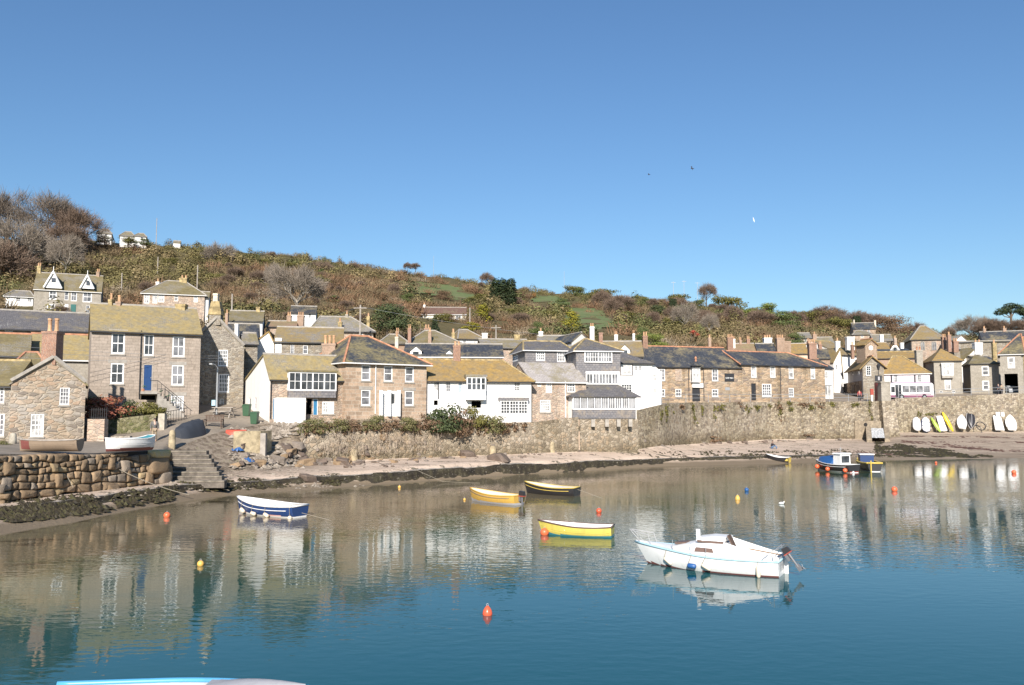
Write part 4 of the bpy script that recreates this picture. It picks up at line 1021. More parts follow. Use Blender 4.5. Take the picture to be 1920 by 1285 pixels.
# clock tower house
h = H('clock_house', 'stone gabled house with a peach clock tower on its roof', 'house', 1617, 130, 1657, 129.4, 756, 686, 12, 'rub_grey', 'r_ochre', zb=6.3)
h.fmat['L'] = 'greyrender'
h.gable(yr=668, along='v', rp=.46, ov=.55, gov=.5, ridge='terracotta', gutter=None); h.barge('F', 'brick')
h.win(1624, 684.5, 1633.2, 704.5, 2, 4, 'glass')
for x in (1588, 1597, 1608): h.win(x, 690, x + 3.4, 703, 1, 2, 'glass_mid', f='L', sill=False)
h.panel(1583, 717, 1616.5, 752, 'rub_inn', 'lower_wall', f='L', t=.08); h.panel(1598, 722, 1604, 748, 'dark_wood', 'garage_door', f='L', t=.12); h.panel(1607, 722, 1613, 748, 'dark_wood', 'garage_door', f='L', t=.12)
h.done()
t = H('clock_tower', 'small peach rendered clock tower with white dial and gabled cap', 'clock tower', 1622, 132.5, 1644, 133, 680, 645, 2.2, 'peach', 'r_ochre'); t.z0 = zat(680, 132.5)
t.gable(yr=636, along='v', ov=.3, gov=.3, ridge='terracotta', gutter=None); t.barge('F', 'brick', .18)
s0, s1, za, zb = t.rect('F', 1628.2, 648.3, 1637, 657); F_ = t.fc['F']; cc = F_.o + F_.u * (s0 + s1) / 2 + Z * (za + zb) / 2
def disc(mb, c, r, n, u, th, k=24):
    a = [c + u * r * math.cos(2 * math.pi * j / k) + Z * r * math.sin(2 * math.pi * j / k) for j in range(k)]
    mb.face([p + n * th for p in a])
    for j in range(k): mb.face([a[j], a[(j + 1) % k], a[(j + 1) % k] + n * th, a[j] + n * th])
mb = MB(); disc(mb, cc, (zb - za) / 2, F_.n, F_.u, .05); dl0 = mb.build('clock_dial', 'white_paint', t.root)
mb = MB()
for an, ln in ((.9, .2), (2.6, .3)): mb = MB(); mb.tube([cc + F_.n * .065, cc + F_.n * .065 + F_.u * ln * math.cos(an) + Z * ln * math.sin(an)], .02, 4); mb.build('clock_hand', 'black_paint', dl0); t.done()
# pink-white house behind the bus
h = H('pinkish_house', 'low pinkish white house with golden hipped roof behind the bus', 'house', 1658, 135, 1743, 132.4, 755, 700.5, 8, 'pinkwhite', 'r_ochre', zb=6.5)
h.hip(yr=668, r0=.2, r1=.42, ridge='lichen_stone', gutter='white_paint'); h.win(1676, 704, 1683, 717, 2, 3, 'glass_mid', sill=False); h.win(1720.5, 704, 1727.5, 717, 2, 3, 'glass_mid', sill=False)
h.panel(1670, 703.5, 1673, 718, 'black_paint', 'shutter', t=.05); h.panel(1714, 703.5, 1717, 718, 'black_paint', 'shutter', t=.05)
h.chim(1717.5, 1729, 657, 692, 'grey_block', 2, d=140, pm='terracotta', poth=.6); h.done()
# tall cube with oriel
h = H('stone_house', 'square grey house with pyramid ochre roof and white oriel window', 'house', 1750.5, 140, 1803, 139, 745, 676, 8, 'grey_block', 'r_ochre', zb=7)
h.hip(yr=654, r0=.5, r1=.5, rp=.5, ridge=None, ov=.35)
h.bay(1766, 682, 1788, 704, .6, 3, 2, 1, pane='glass_pale', cap='white_paint', apron=(709, 'stone_trim')); h.win(1771.5, 711.5, 1783, 731, 1, 2, 'glass_pale')
h.win(1762, 733, 1768, 737, 2, 1, 'glass', sill=False); h.win(1785, 732, 1791, 737, 2, 1, 'glass', sill=False); h.done()
h = H('stone_house', 'plain two-storey grey house with four-pane windows and brown hipped roof', 'house', 1819, 140, 1872.5, 138.6, 742, 682, 8, 'grey_block', 'r_olive', zb=7.2)
h.hip(yr=667, r0=.3, r1=.45, ridge=None); h.win(1841, 687, 1854.5, 705, 1, 2, 'glass_mid', bw=.16); h.win(1842, 714, 1855, 732, 1, 2, 'glass_mid', bw=.16); h.done()
h = H('white_house', 'white gabled house with broad white chimney behind the grey pair', 'house', 1800, 152, 1856, 154, 720, 680, 12, 'white', 'r_olive', zb=8); h.gable(yr=652, along='v', rp=.55, ridge=None, gutter=None); h.chim(1826, 1840, 643, 660, 'white', 2, d=153); h.done()
h = H('stone_house', 'grey house with open garage and orange hip line at the right edge', 'house', 1874.5, 136, 1918, 134.4, 744, 664, 9, 'grey_block', 'r_slate2', zb=7.4)
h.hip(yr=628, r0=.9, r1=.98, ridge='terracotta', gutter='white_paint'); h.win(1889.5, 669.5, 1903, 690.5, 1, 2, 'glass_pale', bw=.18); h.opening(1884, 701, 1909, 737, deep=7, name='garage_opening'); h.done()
h = H('stone_house', 'ochre-roofed house cut by the right edge of the view', 'house', 1918.3, 134.3, 1990, 132, 744, 664, 9, 'lichen_stone', 'r_ochre', zb=7.4); h.gable(yr=632, ridge='terracotta'); h.done()
h = H('chimney_house', 'low roof with a tall ochre chimney left of the open garage', 'house', 1850, 148, 1885, 149, 720, 683, 8, 'grey_block', 'r_slate', zb=8.5); h.gable(yr=668); h.chim(1861.7, 1868.7, 643, 684, 'lichen_stone', 1, d=147); h.done()
# ------------------------------------------------------------------ houses further up, each with its own roof, chimney and windows
def bg(name, label, xl, xr, d, ye, yr, wall, roof, kind='gable', wins=(), ch=(), cat='house', dr=None, depth=8, zdrop=6, r=(.3, .7), ridge='stone_trim', pane='glass_mid', gut='black_paint', rp=.5):
    X = ((xl + xr) / 2 - CX) / F; W0 = (xr - xl) / F * d
    dr = (dr or d + 1) if abs(X) < .05 or kind == 'front' else d - W0 * X / math.sqrt(1 + X * X) * (.8 if X < 0 else .6)     # ranks of houses follow the shore
    h = House(name, label, cat, xl, d, xr, dr, 700, ye, depth, wall, roof, zb=zat(ye, d) - zdrop)
    if kind == 'gable': h.gable(yr=yr, ridge=ridge, gutter=gut, rp=rp)
    elif kind == 'front': h.gable(yr=yr, along='v', ridge=ridge, gutter=None, rp=rp)
    else: h.hip(yr=yr, r0=r[0], r1=r[1], ridge=ridge, gutter=gut)
    for w in wins: h.win(*w[:4], w[4] if len(w) > 4 else 2, w[5] if len(w) > 5 else 2, pane, sill=False)
    for c in ch: h.chim(c[0], c[1], c[2], c[3], c[4], c[5], d=c[6] if len(c) > 6 else None, poth=.5)
    return h.done()
bg('slate_house', 'long stone house with dark streaked slate roof left of the granite house', -40, 176, 86, 614, 585, 'rub_grey', 'r_slate3', wins=((9, 606, 25, 622),), ridge='stone_trim', depth=9, dr=90)
bg('ochre_house', 'low ochre-roofed house with white scalloped eaves and orange ridge behind the stone cottage', 52, 176, 76, 671, 628, 'grey_block', 'r_ochre3', ridge='terracotta', gut='white_paint', depth=7, wins=((111, 655, 121, 667),))
bg('ochre_house', 'mossy green roof with orange ridge at the far left, above the cottage wing', -60, 54, 72, 664, 626, 'rub_grey', 'r_olive', ridge='terracotta', depth=7)
bg('stone_shed', 'small brown-roofed shed between the cottage and the mossy roof', 24, 86, 69, 690, 662, 'rub_grey', 'r_olive', kind='hip', depth=5, ridge='terracotta', cat='shed')
bg('white_bungalow', 'small white bungalow with grey hipped roof left of the twin-gabled villa', 10, 62, 148, 555, 546, 'white', 'r_grey', 'hip', ((30, 558.5, 38.5, 566), (51, 559, 60, 567)), r=(.25, .85), cat='bungalow', gut='white_paint')
# twin-gabled villa
h = bg('villa', 'grey stone villa with two white pointed gables on the hillside', 64, 190, 136, 541, 515, 'grey_block', 'r_olive', wins=((121, 546, 128.5, 563, 1, 2), (133, 545, 144, 565, 2, 2), (88, 570, 103, 587, 2, 2), (161, 573, 168, 587, 2, 2), (92, 543.5, 106, 562, 2, 2), (155, 547, 172, 567, 2, 2)), ch=((70, 77, 499, 520, 'lichen_stone', 2), (181, 187, 510, 528, 'brick_pale', 2)), zdrop=8, dr=138, gut='white_paint')
def pointed(h, x0, x1, ye, ya, win):
    s0, s1, za, zb = h.rect('F', x0, ya, x1, ye); F_ = h.fc['F']; o, u, n = F_.o, F_.u, F_.n
    mb = MB(); w = s1 - s0; mid = o + u * (s0 + s1) / 2
    A_, B_, C_ = o + u * s0 + Z * za + n * .35, o + u * s1 + Z * za + n * .35, mid + Z * zb + n * .35
    back = -n * 4.0
    mb.face([A_, B_, C_], 0); mb.slab([A_ + n * .1, C_ + n * .1, C_ + back, A_ + back], .1, 1); mb.slab([C_ + n * .1, B_ + n * .1, B_ + back, C_ + back], .1, 1)
    for p, q in ((A_, C_), (B_, C_)): mb.tube([p + n * .16, q + n * .16], .15, 4, 2)
    mb.tube([C_ + n * .1, C_ + n * .1 + Z * .8], .06, 4, 2)
    g = mb.build('gable_dormer', ['white', h.roofm, 'white_paint'], h.roof)
    a, b, c, d = h.rect('F', *win); mb = MB(); mb.box(o + u * a + Z * c + n * .353, u * (b - a), n * .05, Z * (d - c)); mb.build('dormer_window', 'glass', h.roof)
pointed(h, 83, 117, 541, 510, (97, 522, 105, 530)); pointed(h, 151, 177, 542, 517, (162, 527, 169, 536))
h.panel(119.8, 571, 128, 589, 'white_paint', 'door'); h.panel(132.6, 571, 142, 589, 'green_door', 'door')
h = bg('villa', 'stone villa with hipped roof, white bays and ochre chimney on the hillside', 268, 384, 130, 549, 528, 'rub_pink', 'r_olive', 'hip', ((270, 553, 280, 569, 2, 2), (286, 553, 295, 569, 2, 2), (297, 551, 308, 567, 2, 2), (327, 550, 334, 565, 1, 2), (363, 552, 371, 567, 1, 2), (301, 573, 308, 583, 2, 1)), ch=((337.5, 351.5, 522, 546, 'lichen_stone', 2), (293, 299, 529, 542, 'white', 1)), r=(.35, .65), gut='white_paint', pane='glass_pale', zdrop=8)
bg('white_annexe', 'white annexe at the right side of the hipped stone villa', 376, 391, 133, 558, 548, 'white', 'r_olive', zdrop=7, depth=5, cat='outbuilding')
bg('white_cottage', 'low white cottage with long olive roof above the flared chimney', 428, 492, 108, 601, 584, 'white', 'r_olive', ch=((481, 488, 576, 590, 'lichen_stone', 0), (423, 428, 588, 604, 'brick_pale', 1, 106)), zdrop=6, cat='cottage')
bg('cottage', 'low slate roof with a white drainpipe behind the steep rubble gable', 424, 482, 99, 632, 608, 'greyrender', 'r_slate', ch=((441, 447, 608, 630, 'white', 0, 98),), zdrop=6, cat='cottage')
h = bg('stone_house', 'long stone house with broad ochre roof and white gable end behind the boathouse', 515, 642, 86, 640, 615, 'rub_grey', 'r_ochre2', wins=((544.5, 647, 551.5, 664, 2, 3), (568, 648, 577, 664, 1, 2)), dr=91, depth=8, zdrop=8)
h.panel(516, 634, 528, 672, 'white', 'white_panel', t=.08)
h = bg('white_house', 'white gable end with ochre roof slope facing the harbour, left of the long stone house', 478, 514, 86, 641, 621, 'white', 'r_ochre', 'front', dr=86.3, depth=9, zdrop=9, ridge=None, rp=.72)
bg('stone_house', 'hip-roofed pinkish stone house with yellow chimney under the hillside trees', 582, 700, 108, 620, 595, 'rub_pink', 'r_grey', 'hip', ((673, 621.5, 680, 632, 2, 2),), ch=((634, 641, 604, 624, 'lichen_stone', 1, 108.5), (688, 693.5, 594, 612, 'lichen_stone', 1), (648, 653, 590, 597, 'grey_block', 1)), r=(.12, .62), zdrop=7)
bg('slate_cottage', 'tiny slate-roofed white cottage among trees below the bare tree', 545, 592, 128, 586, 575, 'white', 'r_slate', wins=((579, 588, 583, 597),), zdrop=5, depth=6, cat='cottage')
bg('cottage', 'red-brown roofs crowded below the tiny slate cottage', 500, 555, 112, 612, 603, 'rub_pink', 'r_red', ch=((538, 546, 592, 608, 'brick_pale', 2), (558, 570, 592, 606, 'brick_pale', 3, 116)), cat='cottage', zdrop=6)
bg('cottage', 'small olive hipped roof right of the big round evergreen', 712, 766, 112, 644, 628, 'brick_pale', 'r_olive', 'hip', ch=((742, 748, 622, 642, 'brick_pale', 2),), zdrop=6, r=(.3, .6), cat='cottage')
bg('cottage', 'wide hipped lichen roof with brick chimneys, centre left', 766, 862, 109, 643, 621, 'brick_pale', 'r_olive', 'hip', ch=((765, 771, 616, 640, 'brick', 2, 108), (796, 806, 616, 628, 'brick', 2, 114), (803, 809, 622, 640, 'brick_pale', 1, 109), (847, 853, 624, 636, 'lichen_stone', 1, 112)), r=(.3, .5), zdrop=6, cat='cottage')
h = bg('slate_house', 'long dark slate roof with two small white dormers', 757, 943, 98, 668, 646, 'white', 'r_slate', ch=((741, 747, 632, 656, 'pot_pale', 1, 95),), dr=101, zdrop=5, ridge='stone_trim', gut='white_paint')
def dormer(h, x0, x1, y0, y1, ya):
    s0, s1, za, zb = h.rect('F', x0, y0, x1, y1); F_ = h.fc['F']; o, u, n = F_.o, F_.u, F_.n
    k = 4.0; i = -n * .6; mb = MB(); a = o + u * s0 + i; w = u * (s1 - s0); zr = h.rect('F', x0, ya, x1, y1)[3]
    mb.box(a + Z * za, w, -n * k, Z * (zb - za), 0); c = (s0 + s1) / 2; C_ = o + u * c + i + Z * zr
    mb.face([a + Z * zb, a + w + Z * zb, C_], 0)
    for p in (a - u * .15, a + w + u * .15): mb.slab([p + Z * (zb - .06) + n * .2, C_ + Z * .08 + n * .2, C_ + Z * .08 - n * k, p + Z * (zb - .06) - n * k], .07, 1)
    d = mb.build('dormer', ['white', h.roofm], h.roof)
    mb = MB(); mb.box(a + w * .25 + Z * (za + (zb - za) * .1) + n * .003, w * .5, n * .04, Z * (zb - za) * .75); mb.build('dormer_window', 'glass', h.roof)
dormer(h, 768, 790, 657, 669, 648); dormer(h, 834.5, 849, 662, 672, 655)
bg('cottage', 'low reddish roof strip in front of the long dark slate roof', 790, 945, 90, 690, 676, 'brick_pale', 'r_red', zdrop=3, depth=6, ridge='terracotta', cat='cottage')
bg('white_cottage', 'white cottage with ochre hipped roof and white chimney below the yellow conifers', 861, 906, 122, 635, 619, 'white', 'r_ochre2', 'hip', ((868, 639, 874, 645), (889, 641, 892, 646)), ch=((904, 914, 625, 640, 'white', 0, 121),), r=(.25, .6), zdrop=5, cat='cottage')
bg('cottage', 'grey weathered roof between the white cottage and the slate-hung house', 905, 996, 113, 652, 637, 'rub_pink', 'r_grey', ch=((964, 975, 628, 646, 'lichen_stone', 0),), zdrop=5, cat='cottage')
bg('bungalow', 'pink bungalow with brown roof and white chimney on the slope', 791, 874, 176, 589, 577, 'cream', 'r_brown', wins=((854, 591.5, 865, 600.5, 2, 1),), ch=((793.5, 797.5, 572, 590, 'white', 1),), zdrop=6, cat='bungalow', gut='white_paint')
bg('cottage', 'small grey gable with slate roof right of centre', 1072, 1108, 118, 640, 624, 'greyrender', 'r_slate', 'front', ch=((1106, 1114, 613, 634, 'white', 2, 120),), zdrop=6, cat='cottage')
bg('cottage', 'mossy roof with white-trimmed porch gable behind the slate-hung houses', 1008, 1076, 125, 643, 630, 'greyrender', 'r_grey', ch=((1010, 1018, 622, 634, 'white', 1),), zdrop=6, cat='cottage')
h = bg('stone_house', 'ochre-roofed house with dark-edged dormer behind the tall white house', 1126, 1206, 106, 668, 641, 'rub_grey', 'r_ochre2', ch=((1123, 1130, 624, 655, 'brick', 0, 108), (1152, 1158, 628, 640, 'white', 2, 118), (1186, 1190, 626, 640, 'white', 2, 118)), zdrop=5)
dormer(h, 1162, 1182, 655, 664, 645)
bg('cottage', 'brown-roofed cottage with brick chimneys above the inn', 1372, 1418, 135, 661, 645, 'brick', 'r_red', ch=((1363.6, 1374.5, 633, 655, 'brick', 3, 131), (1372, 1378, 636, 650, 'white', 2, 137), (1400, 1406, 636, 650, 'brick', 2), (1328, 1333, 634, 652, 'brick_pale', 1, 133), (1386, 1390, 638, 650, 'brick_pale', 2)), zdrop=5, cat='cottage')
bg('slate_house', 'dark slate roof with a massive brick chimney bearing four pots', 1422, 1456, 133, 664, 645, 'rub_pink', 'r_slate', ch=((1456, 1470, 634, 664, 'brick_pale', 4, 134), (1470, 1482, 640, 664, 'brick_pale', 0, 134.5), (1432, 1446, 634, 648, 'white', 3, 140)), zdrop=5)
bg('cottage', 'ochre gabled roof behind the right range of the inn', 1482, 1515, 137, 663, 645, 'peach', 'r_ochre', ch=((1514, 1518, 640, 660, 'brick', 2),), zdrop=5, cat='cottage')
bg('stone_house', 'pale stone house with one window under the dark green tree', 1500, 1522, 180, 634, 625, 'rub_pink', 'r_grey', wins=((1508, 636, 1512, 642),), zdrop=5)
bg('stone_house', 'grey weathered roof with tall brown chimney right of the dark green tree', 1530, 1565, 168, 647, 633, 'cream', 'r_grey', ch=((1524, 1531, 627, 650, 'brick_pale', 1, 166),), zdrop=6)
bg('cottage', 'red-chimneyed slate roof behind the narrow white shop', 1530, 1556, 136, 672, 655, 'brick_pale', 'r_slate', ch=((1535, 1541, 646, 668, 'brick', 2),), zdrop=5, cat='cottage')
bg('slate_house', 'lonely slate-roofed house with two end chimneys high on the skyline', 1600, 1642, 232, 617, 606, 'rub_pink', 'r_slate', wins=((1607, 618.5, 1611, 624), (1627, 618, 1631, 624)), ch=((1600, 1602, 600, 610, 'pot_pale', 0), (1639, 1642, 601, 612, 'pot_pale', 0)), zdrop=8, depth=7)
bg('stone_house', 'square stone house in front of the lonely slate-roofed house', 1600, 1634, 205, 628, 620, 'rub_pink', 'r_grey', 'hip', ((1614, 627.5, 1619, 633),), zdrop=7)
bg('stone_house', 'grey terrace roofs stepping up right of the clock tower', 1638, 1675, 185, 640, 628, 'rub_grey', 'r_grey', ch=((1650, 1656, 628, 642, 'white', 0, 180), (1676, 1681, 634, 650, 'rub_pink', 1, 182)), zdrop=7)
bg('cottage', 'small ochre-roofed house with a white block chimney below the terrace roofs', 1644, 1668, 160, 655, 643, 'rub_grey', 'r_ochre', ch=((1688, 1694, 643, 654, 'white', 0, 162),), zdrop=6, cat='cottage')
h = bg('white_hall', 'low white hall with a small round-windowed pediment', 1645, 1704, 156, 658, 655, 'white', 'r_slate', zdrop=5, ridge=None, cat='hall', depth=5)
s0, s1, za, zb = h.rect('F', 1668, 648, 1688, 658); F_ = h.fc['F']; mb = MB(); c = F_.o + F_.n * .1
q = [c + F_.u * s0 + Z * za, c + F_.u * s1 + Z * za, c + F_.u * (s0 + s1) / 2 + Z * zb]; mb.slab([p for p in q], .01); mb.hexa([q[0], q[1], q[1] - F_.n * .3, q[0] - F_.n * .3], [q[2] - F_.u * .3, q[2] + F_.u * .3, q[2] + F_.u * .3 - F_.n * .3, q[2] - F_.u * .3 - F_.n * .3]); mb.build('pediment', 'white', h.root)
mb = MB(); disc(mb, c + F_.u * (s0 + s1) / 2 + Z * (za + (zb - za) * .3) + F_.n * .01, .3, F_.n, F_.u, .03, 16); mb.build('round_window', 'glass', h.root)
bg('ochre_house', 'long golden-orange roof behind the pinkish house', 1646, 1724, 148, 672, 660, 'brick_pale', 'r_ochre', zdrop=5, ridge='lichen_stone')
# meeting hall
h = bg('chapel', 'large stone chapel with broad brown hipped roof and arched windows', 1709, 1772, 160, 637, 612, 'rub_pink', 'r_ochre2', 'hip', r=(.42, .58), zdrop=9, cat='chapel', depth=11, dr=162)
for x0, x1 in ((1726.5, 1733.5), (1747, 1755.5)):
    s0, s1, za, zb = h.rect('F', x0, 641, x1, 657); F_ = h.fc['F']; mb = MB(); w = (s1 - s0) / 2; c = F_.o + F_.u * (s0 + s1) / 2 + F_.n * .02
    arc = [c + F_.u * w * math.cos(a) + Z * (zb - w + w * math.sin(a)) for a in [math.pi * j / 10 for j in range(11)]]
    poly = [c + F_.u * -w + Z * za, c + F_.u * w + Z * za] + arc; mb.face(poly); m_ = mb.build('arched_window', 'glass_mid', h.root)
    mb = MB(); pts = [poly[0]] + arc[::-1] + [poly[1]]
    for a, b in zip(pts, pts[1:]): mb.tube([a, b], .1, 4)
    mb.box(c + F_.u * -.05 + Z * za, F_.u * .1, F_.n * .06, Z * (zb - za)); mb.build('frame', 'stone_trim', m_)
bg('cottage', 'cluster of red brick chimneys on a grey roof right of the chapel', 1772, 1800, 152, 655, 646, 'rub_grey', 'r_pale', ch=((1766, 1774, 632, 650, 'brick', 3, 151), (1777, 1783, 628, 655, 'brick', 1, 149), (1787, 1796, 640, 656, 'brick', 2, 150)), zdrop=6, cat='cottage')
bg('slate_house', 'long dark slate roof high at the right edge below the pine', 1843, 1990, 178, 639, 621, 'rub_pink', 'r_slate', ch=((1843, 1848, 616, 626, 'brick_pale', 1), (1880, 1886, 616, 625, 'brick_pale', 1)), zdrop=7, dr=182)
bg('white_cottage', 'small white gable peeping out right of the chapel roof', 1792, 1812, 172, 637, 629, 'white', 'r_grey', 'front', zdrop=6, cat='cottage', ridge=None)
bg('garden_wall', 'long pale garden wall below the far dark slate roof', 1795, 1895, 166, 642, 640, 'rub_grey', 'r_grey', zdrop=6, depth=1, cat='wall')
for x0, x1, ye, yr, lab in ((182, 209, 440, 430, 'leftmost small white bungalow on the skyline'), (225, 252, 445, 435, 'middle white bungalow on the skyline with a grey roof'), (251, 274, 446, 438, 'rightmost of the three white bungalows on the skyline')):
    bg('white_bungalow', lab, x0, x1, 236, ye - 3, yr, 'white', 'r_grey', 'hip', wins=(((x0 + x1) / 2 + 1, ye - 1, (x0 + x1) / 2 + 6, ye + 5),), zdrop=3.2, depth=8, cat='bungalow', gut=None)
bg('white_shed', 'tiny white shed on the skyline right of the bungalows', 325, 338, 244, 455, 452, 'white', 'r_grey', zdrop=3, depth=4, cat='shed', gut=None)
# ------------------------------------------------------------------ boats
def bmat(n, c, r=.38):
    """boat paint with runs of grime and scuffs of its own"""
    m, nt, b = new_mat(n); f = noise_tex(nt, pos(nt, 5, 5, .7), 1.0, 6, .7); f2 = noise_tex(nt, pos(nt, 1, 1, 3), 5, 6, .75)
    c1 = mix(nt, ramp(nt, f, [(.5, 0.), (.72, .5)]), c, tuple(x * .62 + .02 for x in c)); c1 = mix(nt, ramp(nt, f2, [(.63, 0.), (.7, .4)]), c1, tuple(x * .5 + .09 for x in c))
    nt.links.new(c1, b.inputs['Base Color']); b.inputs['Roughness'].default_value = r; M[n] = m; return n
bmat('b_white', (.78, .77, .75)); bmat('b_yellow', (.62, .45, .10)); bmat('b_lemon', (.62, .51, .11)); bmat('b_navy', (.018, .048, .15)); bmat('b_black', (.028, .026, .028)); bmat('b_blue', (.025, .10, .28))
bmat('b_teal', (.05, .22, .27)); bmat('b_pale', (.60, .70, .70)); bmat('b_grey', (.42, .41, .42), .6); bmat('b_dgrey', (.14, .14, .15), .4); bmat('b_red', (.35, .07, .05)); bmat('b_dkred', (.20, .06, .05), .6); bmat('b_skyblue', (.09, .34, .58)); bmat('b_ltblue', (.38, .58, .66)); bmat('b_orange', (.80, .15, .06)); bmat('b_brown', (.14, .085, .065), .5); bmat('b_wood', (.27, .20, .14), .7); bmat('b_cream', (.70, .60, .46)); bmat('b_green', (.33, .45, .06)); bmat('b_kyellow', (.75, .52, .02)); bmat('b_tarp', (.032, .038, .05), .75); bmat('b_dkteal', (.03, .10, .13)); bmat('b_ochre', (.58, .36, .08)); bmat('b_pink', (.75, .45, .40))
class Hull:
    def __init__(s, L, B, Hb, sheer=.35, ssh=.08, tr=.7, draft=.22, rake=.25, p=2.3, plumb=False):
        s.L, s.B, s.H, s.sheer, s.ssh, s.tr, s.draft, s.rake, s.p = L, B, Hb, sheer, ssh, tr, draft, rake, p
    def b(s, t): return s.B / 2 * ((1 - ((t - .42) / .58) ** s.p) if t > .42 else 1 - (1 - s.tr) * ((.42 - t) / .42) ** 2)
    def zs(s, t): return s.H * (1 + s.sheer * max(0, (t - .3) / .7) ** 2 + s.ssh * max(0, (.3 - t) / .3) ** 2)
    def zk(s, t): return -s.draft * (1 - max(0, (t - .65) / .35) ** 2)
    def pt(s, t, q, side, inset=0.0):
        b = max(0, s.b(t) - inset); zk, zs = s.zk(t) + inset, s.zs(t)
        a = q * math.pi / 2; y = b * math.sin(a) ** .7; f = (1 - math.cos(a)) ** .85
        z = zk + (zs - zk) * f
        x = s.L * (t - .5) + s.rake * (.15 + .85 * f) * max(0, (t - .7) / .3) ** 1.5 - (inset * 1.5 if t > .9 else -inset if t < .05 else 0)
        return V((x, side * y, z))
    def outer(s, mb, mf, n=18, k=14):
        ts = [i / n for i in range(n + 1)]
        for side in (1, -1):
            rows = [[s.pt(t, j / k, side) for j in range(k + 1)] for t in ts]
            mb.grid(rows, mf=lambda a, b: mf((rows[a][b].z + rows[a][b + 1].z) / 2 / s.zs(ts[a]), ts[a]), flip=side > 0)
        tp = [s.pt(0, j / k, 1) for j in range(k + 1)] + [s.pt(0, j / k, -1) for j in range(k, 0, -1)]
        return tp
    def inner(s, n=18, k=8, q0=.52, ins=.045):
        mb = MB(); ts = [i / n * .985 for i in range(n + 1)]
        for side in (1, -1):
            rows = []
            for t in ts:
                r = [s.pt(t, q0 + (1 - q0) * j / k, side, ins) for j in range(k + 1)]
                rows.append([V((r[0].x, 0, r[0].z))] + r)
            mb.grid(rows, flip=side < 0)
        f = [s.pt(0, q0 + (1 - q0) * j / k, 1, ins) for j in range(k + 1)] + [s.pt(0, q0 + (1 - q0) * j / k, -1, ins) for j in range(k, -1, -1)]
        mb.face(f); return mb
    def rail(s, w=.035, n=22, dz=0., q=1.0, t0=0, t1=1, out=.0):
        mb = MB()
        for side in (1, -1):
            P = [s.pt(t0 + (t1 - t0) * i / n, q, side) + V((0, side * out, dz)) for i in range(n + 1)]
            mb.tube(P, w, 6)
        if q == 1.0 and t0 == 0: mb.tube([s.pt(0, 1, 1) + Z * dz, s.pt(0, 1, -1) + Z * dz], w, 6)
        return mb
    def thwart(s, t, w=.22, drop=.16):
        mb = MB(); q = .9; z = s.zs(t) - drop; y = s.b(t) * .93; x = s.L * (t - .5)
        mb.box((x - w / 2, -y, z - .035), (w, 0, 0), (0, 2 * y, 0), (0, 0, .035)); return mb
def boat_root(name, label, bow, stern, z=0.0, group=None, cat='boat'):
    a, b = on_z(*bow, z), on_z(*stern, z); c = (a + b) / 2; h = a - b
    r = empty(name, V((c.x, c.y, z)), label, cat, group, math.atan2(h.y, h.x)); return r, h.length
def motor(parent, x, y, z, tilt=0., head=('b_dgrey', 'b_black'), s=1.0):
    o = MB(); Rm = Matrix.Rotation(tilt, 3, 'Y')
    def T(p): return V((x, y, z)) + Rm @ (V(p) * s)
    o.hexa([T(p) for p in ((-.36, -.11, .02), (.03, -.11, .02), (.03, .11, .02), (-.36, .11, .02))], [T(p) for p in ((-.32, -.09, .27), (-.02, -.09, .30), (-.02, .09, .30), (-.32, .09, .27))], 0)
    o.hexa([T(p) for p in ((-.37, -.115, -.03), (.035, -.115, -.03), (.035, .115, -.03), (-.37, .115, -.03))], [T(p) for p in ((-.37, -.115, .018), (.035, -.115, .018), (.035, .115, .018), (-.37, .115, .018))], 2)
    o.tube([T((-.17, 0, 0)), T((-.17, 0, -.75))], [.06 * s, .045 * s], 6, 1)
    o.hexa([T(p) for p in ((-.34, -.02, -.95), (-.08, -.02, -.95), (-.08, .02, -.95), (-.34, .02, -.95))], [T(p) for p in ((-.28, -.03, -.62), (-.1, -.03, -.62), (-.1, .03, -.62), (-.28, .03, -.62))], 1)
    o.box(T((-.1, -.1, -.32)), Rm @ V((.12 * s, 0, 0)), Rm @ V((0, .2 * s, 0)), Rm @ V((0, 0, .3 * s)), 1)
    m = o.build('outboard_motor', [head[1], head[0], 'b_red'], parent, local=True)
    p = MB()
    for k in range(3):
        a = 2 * math.pi * k / 3; d = V((0, math.cos(a), math.sin(a))); e = V((0, -math.sin(a), math.cos(a)))
        p.hexa([T(V((-.36, 0, -.86)) + d * .02 - e * .02), T(V((-.36, 0, -.86)) + d * .02 + e * .02), T(V((-.38, 0, -.86)) + d * .14 + e * .05), T(V((-.38, 0, -.86)) + d * .14 - e * .05)], [T(V((-.35, 0, -.86)) + d * .02 - e * .02), T(V((-.35, 0, -.86)) + d * .02 + e * .02), T(V((-.37, 0, -.86)) + d * .14 + e * .05), T(V((-.37, 0, -.86)) + d * .14 - e * .05)])
    p.build('propeller', 'grey_metal', m, local=True); return m
